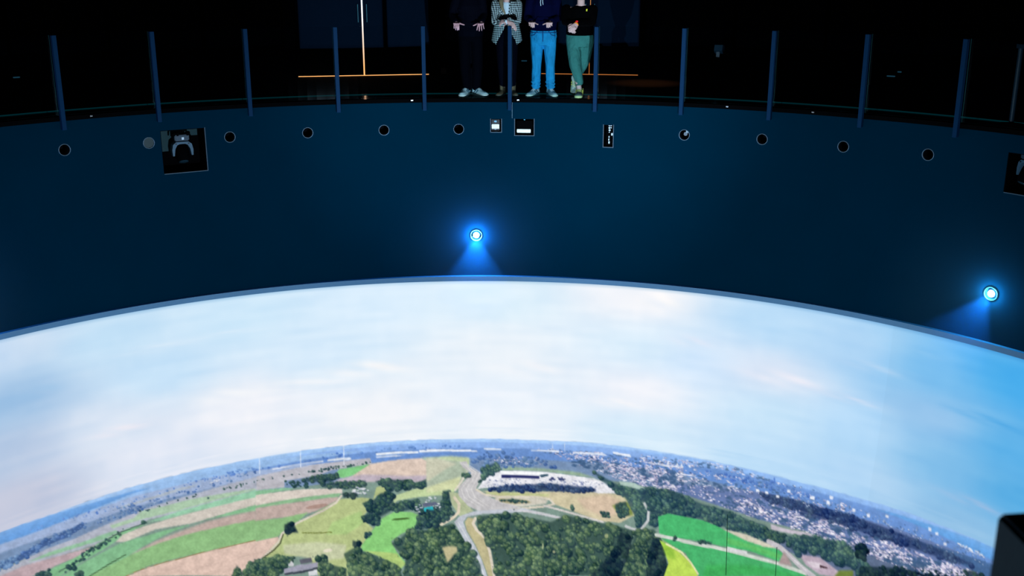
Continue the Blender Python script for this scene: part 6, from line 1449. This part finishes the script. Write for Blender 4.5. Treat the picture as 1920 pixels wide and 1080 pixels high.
def leg(bm, hip, knee, ankle, r0, r1, r2, flat=1.0, stack=False):
    hip, knee, ankle = Vector(hip), Vector(knee), Vector(ankle)
    mid = hip.lerp(knee, 0.5)
    calf = knee.lerp(ankle, 0.4)
    chain(bm, [(hip, r0), (mid, (r0 + r1) / 2 + 0.004), (knee, r1), (calf, (r1 * 0.55 + r2 * 0.45) + 0.004), (ankle, r2)], 14)
    if stack:
        for i, (t, dr, dx) in enumerate(((0.66, 0.008, 0.004), (0.74, 0.014, -0.006), (0.83, 0.012, 0.006), (0.91, 0.016, -0.003), (0.98, 0.012, 0.004))):
            c = knee.lerp(ankle, t) + Vector((dx, -0.004, 0))
            rr = r1 + (r2 - r1) * t + dr
            tilt = Matrix.Rotation(0.22 * (-1) ** i, 3, 'Y')
            ellipsoid(bm, c, (rr, rr, 0.020), tilt)


def folds(name, color, rough=0.8, scale=(14, 14, 5), strength=0.6, var=0.25, vscale=7.0):
    """cloth with soft creases"""
    mt = mat(name, color, rough, 0, 0.03, var, vscale)
    nt = mt.node_tree
    b = nt.nodes['Principled BSDF']
    tc = [n for n in nt.nodes if n.type == 'TEX_COORD'][0]
    mp = nt.nodes.new('ShaderNodeMapping')
    mp.inputs['Scale'].default_value = scale
    nz = nt.nodes.new('ShaderNodeTexNoise')
    nz.inputs['Scale'].default_value = 1.0
    nz.inputs['Detail'].default_value = 3
    bp = nt.nodes.new('ShaderNodeBump')
    bp.inputs['Strength'].default_value = strength
    bp.inputs['Distance'].default_value = 0.03
    nt.links.new(tc.outputs['Object'], mp.inputs[0])
    nt.links.new(mp.outputs[0], nz.inputs['Vector'])
    nt.links.new(nz.outputs['Fac'], bp.inputs['Height'])
    nt.links.new(bp.outputs['Normal'], b.inputs['Normal'])
    return mt


def place(az, rad=8.97):
    o = empty('person', polar(rad, az, Z_FLOOR + 0.001), -az * D2R)
    return o


def settle(o):
    """figures are drawn from a plane 45 mm below the floor: bring all but the shoes down to it"""
    for ch in o.children:
        if ch.type == 'MESH':
            ch.location.z -= 0.045


def body_mesh(parent, name_mat, hips, chest, neck, head, k, pitch, arms, legs, hands, voxel=0.0056):
    """one continuous figure: trunk, neck, head, arms, hands and legs"""
    bm = bmesh.new()
    hips, chest, neck, head = map(Vector, (hips, chest, neck, head))
    loft(bm, [oval(hips + Vector((0, 0, -0.06)), 0.13, 0.09), oval(hips, 0.150, 0.105), oval(hips.lerp(chest, 0.45), 0.125, 0.092), oval(hips.lerp(chest, 0.8), 0.145, 0.105),
              oval(chest, 0.150, 0.105), oval(chest.lerp(neck, 0.7), 0.110, 0.07), oval(neck, 0.05, 0.05)])
    capsule(bm, neck - Vector((0, 0, 0.03)), 0.055 * k, head + Vector((0, 0.01, -0.05)), 0.052 * k, 14)
    P, R = head_shape(bm, head, k, pitch)
    for sh, el, wr in arms:
        chain(bm, [(sh, 0.052 * k), (Vector(sh).lerp(Vector(el), 0.5), 0.046 * k), (el, 0.037 * k), (Vector(el).lerp(Vector(wr), 0.35), 0.037 * k), (wr, 0.025 * k)], 12)
        capsule(bm, sh, 0.05, chest.lerp(neck, 0.4), 0.06)
    for hp, kn, an in legs:
        leg(bm, hp, kn, an, 0.080 * k, 0.052 * k, 0.036 * k)
    for h_ in hands:
        hand(bm, **h_)
    return obj('body', remeshed(bm, voxel, 2), name_mat, parent), P, R


def sleeves(bm, arms, r0, r1, cut=0.0, extra=0.0):
    for sh, el, wr in arms:
        sh, el, wr = Vector(sh), Vector(el), Vector(wr)
        e = wr.lerp(el, cut)
        chain(bm, [(sh, r0), (sh.lerp(el, 0.5), r0 * 0.92), (el, r1 * 1.12), (el.lerp(e, 0.5), r1 * 1.05), (e, r1)], 12)
        if extra:
            ellipsoid(bm, e.lerp(el, 0.06), (r1 + extra, r1 + extra, 0.03), (e - el).to_track_quat('Z', 'Y').to_matrix())


# ---- first person from the left: all in dark clothes, white trainers
dark_cloth = folds('dark_navy_cloth', (0.0010, 0.0016, 0.0050), 0.8)
dark_trouser = folds('black_navy_trousers', (0.0010, 0.0012, 0.0032), 0.9)
p1 = place(2.35)
tag(p1, 'person in dark jacket and trousers with white trainers, leftmost at the railing', 'person')
arms = [((-0.20, -0.02, 1.46), (-0.275, -0.06, 1.235), (-0.205, -0.255, 1.135)), ((0.165, -0.02, 1.46), (0.205, -0.06, 1.235), (0.165, -0.255, 1.135))]
legs = [((-0.085, 0, 0.93), (-0.085, -0.01, 0.50), (-0.055, 0.02, 0.135)), ((0.085, 0, 0.93), (0.10, -0.01, 0.50), (0.080, 0.02, 0.135))]
hands = [dict(W=(-0.200, -0.262, 1.132), d=(0.05, -1, -0.10), n=(0, -0.25, 1), s=(1, 0, 0), size=1.08, curl=(52, 38, 20), thumb=(0.9, 0.3, -0.2)),
         dict(W=(0.165, -0.262, 1.132), d=(-0.10, -1, -0.15), n=(0, -0.25, 1), s=(-1, 0, 0), size=1.08, curl=(55, 28, 15), spread=0.12, thumb=(0.9, 0.3, -0.3))]
b, P, R = body_mesh(p1, SKIN2, (0, 0, 0.95), (0, -0.02, 1.36), (0, -0.03, 1.53), (0, -0.07, 1.68), 1.0, 0.25, arms, legs, hands)
face_bits(p1, P, R, 1.0, mat('hair_brown', (0.03, 0.02, 0.012), 0.6), 'short')
bm = bmesh.new()
loft(bm, [oval((0, 0, 0.92), 0.185, 0.130), oval((0, 0, 1.0), 0.192, 0.140), oval((0, -0.01, 1.18), 0.190, 0.138), oval((0, -0.02, 1.36), 0.205, 0.14), oval((0, -0.02, 1.47), 0.165, 0.10), oval((0, -0.02, 1.54), 0.075, 0.075)])
sleeves(bm, arms, 0.072, 0.046, 0.10)
for i, z in enumerate((1.02, 1.07, 1.13, 1.2, 1.28)):
    chain(bm, [((-0.17, -0.10, z + 0.03), 0.018), ((0.0, -0.145, z), 0.016), ((0.17, -0.10, z + 0.02 * (-1) ** i), 0.018)])
obj('jacket', remeshed(bm, 0.011, 4), dark_cloth, p1)
bm = bmesh.new()
loft(bm, [oval((0, 0, 0.84), 0.14, 0.105), oval((0, 0, 0.90), 0.178, 0.125), oval((0, 0, 1.0), 0.175, 0.125)])
for l_ in legs:
    leg(bm, l_[0], l_[1], Vector(l_[2]) + Vector((0, 0, 0.045)), 0.098, 0.080, 0.068)
obj('trousers', remeshed(bm, 0.011, 4), dark_trouser, p1)
white_shoe = mat('white_trainer', (0.66, 0.86, 0.88), 0.55, 0, 0.2, 0.14, 45)
white_sole = mat('white_sole', (0.74, 0.90, 0.84), 0.6)
grey_mark = mat('trainer_marks', (0.05, 0.13, 0.17), 0.6)
shoe(p1, (-0.062, 0.055, 0), -0.30, white_shoe, white_sole, 1.2, lace=mat('laces_pale', (0.6, 0.72, 0.74), 0.6), accent=grey_mark)
shoe(p1, (0.065, 0.050, 0), 0.66, white_shoe, white_sole, 1.2, lace=MATS['laces_pale'], accent=grey_mark)

# ---- second person: checked blazer, black trousers, brown boots
p2 = place(5.80)
tag(p2, 'person with long hair in a black and white checked blazer leaning on the railing', 'person')
arms = [((-0.165, -0.03, 1.385), (-0.172, -0.15, 1.14), (0.015, -0.315, 1.145)), ((0.165, -0.03, 1.385), (0.172, -0.15, 1.15), (0.035, -0.275, 1.175))]
legs = [((-0.08, 0.02, 0.88), (-0.075, 0.0, 0.47), (-0.062, 0.03, 0.135)), ((0.08, 0.02, 0.88), (0.085, 0.0, 0.47), (0.085, 0.03, 0.135))]
hands = [dict(W=(0.045, -0.325, 1.140), d=(0.75, -0.45, -0.42), n=(0.2, -0.85, 0.5), s=(-0.3, -0.25, -0.7), curl=(22, 18, 12), size=0.93, thumb=(0.5, 0.7, 0.1)),
         dict(W=(0.010, -0.295, 1.160), d=(-0.85, -0.5, -0.1), n=(0, -0.45, 0.9), s=(0.3, -0.6, -0.5), curl=(30, 45, 35), size=0.9)]
b, P, R = body_mesh(p2, SKIN, (0, 0.02, 0.90), (0, -0.03, 1.28), (0, -0.05, 1.43), (0, -0.11, 1.575), 0.95, 0.35, arms, legs, hands)
face_bits(p2, P, R, 0.95, mat('hair_ash_blond', (0.20, 0.17, 0.10), 0.55, 0, 0.3, 0.45, 40), 'long')


def check_material():
    mt = mat('houndstooth', (0.5, 0.6, 0.6), 0.85, 0, 0.1)
    nt = mt.node_tree
    b = nt.nodes['Principled BSDF']
    tc = [n for n in nt.nodes if n.type == 'TEX_COORD'][0]
    sx = nt.nodes.new('ShaderNodeSeparateXYZ')
    nt.links.new(tc.outputs['UV'], sx.inputs[0])

    def wave(outp, k, ph):
        a = nt.nodes.new('ShaderNodeMath'); a.operation = 'MULTIPLY_ADD'
        a.inputs[1].default_value = k; a.inputs[2].default_value = ph
        nt.links.new(outp, a.inputs[0])
        s = nt.nodes.new('ShaderNodeMath'); s.operation = 'SINE'
        nt.links.new(a.outputs[0], s.inputs[0])
        g = nt.nodes.new('ShaderNodeMath'); g.operation = 'GREATER_THAN'
        g.inputs[1].default_value = 0.38
        nt.links.new(s.outputs[0], g.inputs[0])
        return g.outputs[0]
    k = 2 * math.pi / 0.030
    mx = nt.nodes.new('ShaderNodeMath'); mx.operation = 'ADD'
    nt.links.new(wave(sx.outputs['X'], k, 0.0), mx.inputs[0])
    nt.links.new(wave(sx.outputs['Y'], k, 0.7), mx.inputs[1])
    cr = nt.nodes.new('ShaderNodeValToRGB')
    cr.color_ramp.interpolation = 'CONSTANT'
    e = cr.color_ramp.elements
    e[0].position = 0.0; e[0].color = (0.004, 0.006, 0.012, 1)
    e[1].position = 0.25; e[1].color = (0.26, 0.36, 0.36, 1)
    e2 = e.new(0.75); e2.color = (0.72, 0.85, 0.85, 1)
    hf = nt.nodes.new('ShaderNodeMath'); hf.operation = 'MULTIPLY'; hf.inputs[1].default_value = 0.5
    nt.links.new(mx.outputs[0], hf.inputs[0])
    nt.links.new(hf.outputs[0], cr.inputs[0])
    nt.links.new(cr.outputs[0], b.inputs['Base Color'])
    return mt


M_CHECK = check_material()


def uv_from(me, fn):
    uv = me.uv_layers.new(name='cloth')
    co_ = np.empty(len(me.vertices) * 3, np.float32)
    me.vertices.foreach_get('co', co_)
    co_ = co_.reshape(-1, 3)
    li = np.empty(len(me.loops), np.int32)
    me.loops.foreach_get('vertex_index', li)
    uv.data.foreach_set('uv', fn(co_[li]).astype(np.float32).ravel())


# open blazer front: a shell whose edges part above and below the button
bm = bmesh.new()
prof = []
NZ, NA = 26, 40
for iz in range(NZ):
    t = iz / (NZ - 1)
    z = 0.86 + t * (1.44 - 0.86)
    rx = float(np.interp(z, (0.84, 0.95, 1.12, 1.30, 1.40, 1.45), (0.232, 0.215, 0.178, 0.198, 0.178, 0.110)))
    ry = float(np.interp(z, (0.84, 0.95, 1.12, 1.30, 1.40, 1.45), (0.175, 0.165, 0.135, 0.140, 0.115, 0.085)))
    op = float(np.interp(z, (0.80, 0.90, 1.0, 1.10, 1.16, 1.28, 1.44), (46, 40, 24, 7, 6, 14, 26))) * D2R
    cy = float(np.interp(z, (0.84, 1.12, 1.45), (0.0, -0.02, -0.05)))
    ring = []
    for ia in range(NA + 1):
        a = -math.pi / 2 + op + (2 * math.pi - 2 * op) * ia / NA
        front = max(0.0, -math.sin(a))
        drop = (1 - t) ** 2 * 0.085 * front ** 2
        ring.append(Vector((rx * math.cos(a), cy + ry * math.sin(a), z - drop)))
    prof.append(ring)
loft(bm, prof, cap=False, close=False)
me = bpy.data.meshes.new('blazer')
bm.to_mesh(me)
bm.free()
uv_from(me, lambda c: np.stack([np.arctan2(c[:, 0], -(c[:, 1])) * 0.19, c[:, 2]], 1))
blz = obj('blazer', me, M_CHECK, p2, True)
so_ = blz.modifiers.new('thick', 'SOLIDIFY')
so_.thickness = 0.012
for s in (-1, 1):
    bm = bmesh.new()
    a_ = arms[0 if s < 0 else 1]
    sleeves(bm, [a_], 0.066, 0.043, 0.12)
    me = remeshed(bm, 0.010, 3)
    uv_from(me, lambda c: np.stack([c[:, 0] + c[:, 1] * 0.5, c[:, 2] + c[:, 1] * 0.3], 1))
    obj('sleeve', me, M_CHECK, blz)
    bm = bmesh.new()
    pts = [(0.030 * s, -0.170, 1.13), (0.060 * s, -0.178, 1.21), (0.105 * s, -0.172, 1.27), (0.085 * s, -0.165, 1.30), (0.110 * s, -0.150, 1.33), (0.075 * s, -0.125, 1.43), (0.045 * s, -0.135, 1.42), (0.035 * s, -0.160, 1.30), (0.015 * s, -0.170, 1.16)]
    fv = [bm.verts.new(q) for q in pts]
    bv = [bm.verts.new(Vector(q) + Vector((0, 0.012, 0))) for q in pts]
    bm.faces.new(fv)
    bm.faces.new(bv[::-1])
    for i in range(len(pts)):
        j = (i + 1) % len(pts)
        bm.faces.new((fv[i], bv[i], bv[j], fv[j]))
    bmesh.ops.recalc_face_normals(bm, faces=list(bm.faces))
    me = bpy.data.meshes.new('lapel')
    bm.to_mesh(me)
    bm.free()
    uv_from(me, lambda c: np.stack([c[:, 0] * 0.8 + c[:, 2] * 0.6, c[:, 2] * 0.8 - c[:, 0] * 0.6], 1))
    obj('lapel', me, M_CHECK, blz)
bm = bmesh.new()
ellipsoid(bm, (0.0, -0.166, 1.115), (0.012, 0.006, 0.012))
obj('button', bm, M_BLACK, blz)
bm = bmesh.new()
loft(bm, [oval((0, -0.015, 1.10), 0.135, 0.105), oval((0, -0.02, 1.14), 0.140, 0.112), oval((0, -0.03, 1.30), 0.150, 0.118), oval((0, -0.04, 1.395), 0.12, 0.085), oval((0, -0.05, 1.42), 0.07, 0.06)])
obj('white_top', remeshed(bm, 0.011, 3), mat('white_cotton', (0.62, 0.78, 0.85), 0.8, bump=0.1), p2)
# black fluffy cuff on the near forearm
bm = bmesh.new()
for i in range(70):
    t = rng.random()
    c = Vector((-0.08, -0.25, 1.19)).lerp(Vector((0.13, -0.24, 1.20)), t)
    q = Vector(rng.normal(0, 1, 3)).normalized()
    capsule(bm, c + q * 0.018, 0.012, c + q * (0.04 + 0.02 * rng.random()), 0.003, 6)
chain(bm, [((-0.08, -0.25, 1.19), 0.030), ((0.13, -0.24, 1.20), 0.030)])
obj('fluffy_scarf', bm, M_BLACK, p2)
bm = bmesh.new()
loft(bm, [circle((0.022 + 0.022 * t_ - 0.02, -0.312, 1.15), (1, -0.3, 0), 0.032, 14) for t_ in (0, 1)])
obj('shirt_cuff', bm, MATS['white_cotton'], p2)
bm = bmesh.new()
loft(bm, [oval((0, 0.02, 0.80), 0.135, 0.105), oval((0, 0.02, 0.88), 0.165, 0.12), oval((0, 0.0, 1.09), 0.140, 0.108)])
for l_ in legs:
    leg(bm, l_[0], l_[1], Vector(l_[2]) + Vector((0, 0, 0.07)), 0.090, 0.066, 0.050)
obj('trousers', remeshed(bm, 0.011, 4), folds('black_leggings', (0.0010, 0.0016, 0.0055), 0.8), p2)
boot_m = mat('boot_suede', (0.15, 0.115, 0.065), 0.8, 0, 0.1, 0.3, 30)
boot_sole = mat('boot_sole_pale', (0.16, 0.17, 0.13), 0.7)
shoe(p2, (-0.062, 0.050, 0), -0.30, boot_m, boot_sole, 1.0, boot=0.20)
shoe(p2, (0.085, 0.050, 0), 0.25, boot_m, boot_sole, 1.0, boot=0.20)

# ---- third person: navy hoodie, blue jeans
p3 = place(9.28)
tag(p3, 'person in navy hoodie and bright blue jeans with both fists on the railing', 'person')
arms = [((-0.19, -0.03, 1.45), (-0.238, -0.07, 1.20), (-0.155, -0.250, 1.150)), ((0.19, -0.03, 1.45), (0.238, -0.07, 1.20), (0.118, -0.250, 1.150))]
legs = [((-0.095, 0, 0.90), (-0.098, -0.02, 0.50), (-0.110, 0.02, 0.135)), ((0.095, 0, 0.90), (0.105, -0.02, 0.50), (0.110, 0.02, 0.135))]
hands = [dict(W=(-0.150, -0.262, 1.142), d=(0.05, -1, -0.05), n=(0, -0.2, 1), s=(1, 0, 0), curl=(78, 70, 50), size=1.1, thumb=(0.6, 0.6, -0.2)),
         dict(W=(0.113, -0.262, 1.142), d=(-0.05, -1, -0.05), n=(0, -0.2, 1), s=(-1, 0, 0), curl=(78, 70, 50), size=1.1, thumb=(0.6, 0.6, -0.2))]
b, P, R = body_mesh(p3, SKIN, (0, 0, 0.94), (0, -0.03, 1.34), (0, -0.05, 1.51), (0, -0.09, 1.66), 1.0, 0.3, arms, legs, hands)
face_bits(p3, P, R, 1.0, mat('hair_dark', (0.018, 0.012, 0.008), 0.6), 'short')
navy = folds('navy_hoodie', (0.0012, 0.0022, 0.0200), 0.9)
bm = bmesh.new()
loft(bm, [oval((0, 0, 1.00), 0.182, 0.128), oval((0, -0.005, 1.04), 0.190, 0.140), oval((0, -0.02, 1.12), 0.205, 0.155), oval((0, -0.03, 1.25), 0.195, 0.145), oval((0, -0.03, 1.38), 0.195, 0.135), oval((0, -0.03, 1.47), 0.15, 0.10), oval((0, -0.03, 1.53), 0.08, 0.08)])
sleeves(bm, arms, 0.072, 0.048, 0.10, 0.006)
hd = obj('hoodie', remeshed(bm, 0.011, 4), navy, p3)
bm = bmesh.new()
chain(bm, [((-0.10, -0.08, 1.47), 0.032), ((-0.06, 0.05, 1.52), 0.045), ((0.06, 0.05, 1.52), 0.045), ((0.10, -0.08, 1.47), 0.032), ((0.03, -0.15, 1.44), 0.024)])
chain(bm, [((-0.10, -0.08, 1.47), 0.032), ((-0.03, -0.15, 1.44), 0.024)])
obj('hood', remeshed(bm, 0.011, 4), navy, hd)
bm = bmesh.new()
pk = [(-0.12, -0.150, 1.06), (0.12, -0.150, 1.06), (0.13, -0.160, 1.12), (0.08, -0.178, 1.21), (-0.08, -0.178, 1.21), (-0.13, -0.160, 1.12)]
fv = [bm.verts.new(Vector(q) + Vector((0, -0.012, 0))) for q in pk]
bv = [bm.verts.new(Vector(q) + Vector((0, 0.02, 0))) for q in pk]
bm.faces.new(fv)
bm.faces.new(bv[::-1])
for i in range(6):
    j = (i + 1) % 6
    bm.faces.new((fv[i], bv[i], bv[j], fv[j]))
bmesh.ops.recalc_face_normals(bm, faces=list(bm.faces))
obj('pocket', bm, navy, hd)
for x, zb in ((-0.035, 1.375), (-0.002, 1.39)):
    bm = bmesh.new()
    chain(bm, [((x * 0.8, -0.178, 1.47), 0.006), ((x, -0.190, 1.42), 0.006), ((x + 0.006, -0.186, zb), 0.006)], 8)
    obj('drawstring', bm, mat('cord_white', (0.55, 0.72, 0.8), 0.7), hd, True)
jeans = folds('blue_denim', (0.016, 0.275, 0.545), 0.85, (18, 18, 8), 1.3, 0.42, 7.0)
bm = bmesh.new()
loft(bm, [oval((0, 0, 0.80), 0.155, 0.11), oval((0, 0, 0.86), 0.188, 0.128), oval((0, 0, 0.93), 0.200, 0.135), oval((0, 0, 1.02), 0.190, 0.128)])
for l_ in legs:
    leg(bm, l_[0], l_[1], Vector(l_[2]) + Vector((0, 0, 0.055)), 0.100, 0.070, 0.062, stack=True)
jn = obj('jeans', remeshed(bm, 0.009, 3), jeans, p3)
bm = bmesh.new()
chain(bm, [((0.0, -0.142, 1.0), 0.006), ((0.003, -0.146, 0.93), 0.006), ((0.0, -0.128, 0.86), 0.006)], 8)
obj('fly_seam', bm, mat('denim_seam', (0.008, 0.07, 0.22), 0.8), jn, True)
for s in (-1, 1):
    bm = bmesh.new()
    chain(bm, [((s * 0.085, -0.128, 1.0), 0.005), ((s * 0.125, -0.116, 0.955), 0.005), ((s * 0.178, -0.072, 0.935), 0.005)], 8)
    obj('pocket_seam', bm, MATS['denim_seam'], jn, True)
bm = bmesh.new()
rg = oval((0, 0, 0.985), 0.200, 0.136, 32)
for q0, q1 in zip(rg, rg[1:] + rg[:1]):
    capsule(bm, q0, 0.005, q1, 0.005, 6)
obj('waistband_seam', bm, MATS['denim_seam'], jn)
tr_grey = mat('grey_trainer', (0.34, 0.52, 0.54), 0.6, 0, 0.2, 0.3, 30)
tr_sole = mat('pale_green_sole', (0.58, 0.82, 0.68), 0.6)
shoe(p3, (-0.105, 0.055, 0), -0.42, tr_grey, tr_sole, 1.15, lace=MATS['laces_pale'], accent=mat('trainer_dark_teal', (0.02, 0.07, 0.09), 0.6))
shoe(p3, (0.098, 0.055, 0), 0.40, tr_grey, tr_sole, 1.15, lace=MATS['laces_pale'], accent=MATS['trainer_dark_teal'])

# ---- fourth person: black top, green trousers, crossed ankles, leaning on the elbows
p4 = place(12.72)
tag(p4, 'person in black top and green trousers leaning on elbows with ankles crossed', 'person')
arms = [((-0.18, -0.20, 1.32), (-0.185, -0.30, 1.155), (-0.105, -0.375, 1.130)), ((0.20, -0.20, 1.32), (0.205, -0.28, 1.150), (0.000, -0.385, 1.140))]
legs = [((-0.10, 0.02, 0.88), (-0.055, -0.06, 0.52), (0.012, -0.02, 0.145)), ((0.10, 0.06, 0.88), (0.065, 0.07, 0.56), (-0.060, 0.15, 0.285))]
hands = [dict(W=(-0.105, -0.385, 1.125), d=(0.25, -0.62, -0.72), n=(-0.45, -0.80, 0.40), s=(0.8, 0.0, 0.35), curl=(30, 40, 30), thumb=(0.5, 0.8, 0.0)),
         dict(W=(-0.012, -0.395, 1.132), d=(-0.42, -0.55, -0.70), n=(0.45, -0.80, 0.40), s=(-0.8, 0.0, 0.35), curl=(30, 40, 30), thumb=(0.5, 0.8, 0.0))]
b, P, R = body_mesh(p4, SKIN, (0, 0.02, 0.92), (0.02, -0.17, 1.22), (0.04, -0.30, 1.41), (0.045, -0.385, 1.585), 1.0, 0.25, arms, legs, hands)
face_bits(p4, P, R, 1.0, mat('hair_black', (0.010, 0.008, 0.008), 0.6), 'short')
blk = folds('black_sweater', (0.0005, 0.0005, 0.0007), 0.95)
bm = bmesh.new()
loft(bm, [oval((0, 0.02, 0.94), 0.200, 0.140), oval((0, 0.0, 1.0), 0.205, 0.150), oval((0.01, -0.09, 1.12), 0.195, 0.150), oval((0.02, -0.17, 1.24), 0.205, 0.150), oval((0.03, -0.24, 1.33), 0.17, 0.12), oval((0.04, -0.29, 1.385), 0.075, 0.075)])
sleeves(bm, arms, 0.078, 0.050, 0.12)
sw = obj('sweater', remeshed(bm, 0.011, 4), blk, p4)
bm = bmesh.new()
box(bm, (0.128, -0.338, 1.322), (0.018, 0.012, 0.030), Matrix.Rotation(-0.35, 3, 'X'))
obj('emblem', bm, mat('emblem_yellow', (0.9, 0.9, 0.05), 0.6), sw)['label'] = 'small yellow emblem on the chest'
green = folds('green_cotton', (0.050, 0.200, 0.170), 0.85, (14, 14, 10), 1.3, 0.32, 6.0)
bm = bmesh.new()
loft(bm, [oval((0, 0.02, 0.78), 0.165, 0.12), oval((0, 0.02, 0.85), 0.200, 0.135), oval((0, 0.02, 0.92), 0.208, 0.142), oval((0, 0.02, 1.0), 0.195, 0.135)])
leg(bm, legs[0][0], legs[0][1], Vector(legs[0][2]) + Vector((0, 0, 0.12)), 0.108, 0.088, 0.058)
leg(bm, legs[1][0], legs[1][1], Vector(legs[1][2]) + Vector((0.02, -0.02, 0.06)), 0.108, 0.085, 0.055)
for i, (c, rr) in enumerate((((-0.050, -0.06, 0.50), 0.088), ((-0.040, -0.055, 0.46), 0.083), ((0.0, -0.03, 0.27), 0.066), ((0.008, -0.025, 0.235), 0.064))):
    ellipsoid(bm, c, (rr, rr, 0.018), Matrix.Rotation(0.3 * (-1) ** i, 3, 'Y'))
obj('trousers', remeshed(bm, 0.010, 3), green, p4)
bm = bmesh.new()
d_ = Vector((-0.42, -0.55, -0.70)).normalized()
loft(bm, [circle(Vector((0.002, -0.382, 1.145)) - d_ * t, d_, 0.036, 16) for t in (-0.010, 0.014)])
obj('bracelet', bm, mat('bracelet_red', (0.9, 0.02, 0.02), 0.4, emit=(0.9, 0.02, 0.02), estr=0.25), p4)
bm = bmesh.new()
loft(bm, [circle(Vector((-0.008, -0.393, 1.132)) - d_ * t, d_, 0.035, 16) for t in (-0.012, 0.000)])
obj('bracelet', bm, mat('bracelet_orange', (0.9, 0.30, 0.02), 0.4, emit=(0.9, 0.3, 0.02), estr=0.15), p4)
multi = mat('patterned_trainer', (0.10, 0.14, 0.15), 0.6, 0, 0.2, 0.9, 55)
lime = mat('lime_sole', (0.66, 0.82, 0.36), 0.6)
yel = mat('yellow_stripe', (0.60, 0.60, 0.10), 0.6)
shoe(p4, (0.012, 0.03, 0), 0.02, multi, lime, 1.22, lace=mat('laces_yellow', (0.6, 0.62, 0.2), 0.6), accent=yel)
shoe(p4, (-0.075, 0.16, 0.235), -0.05, mat('pale_patterned_trainer', (0.34, 0.42, 0.36), 0.6, 0, 0.2, 0.8, 55), lime, 1.03, pitch=1.15, lace=MATS['laces_yellow'], accent=yel)

for o in (p1, p2, p3, p4):
    settle(o)
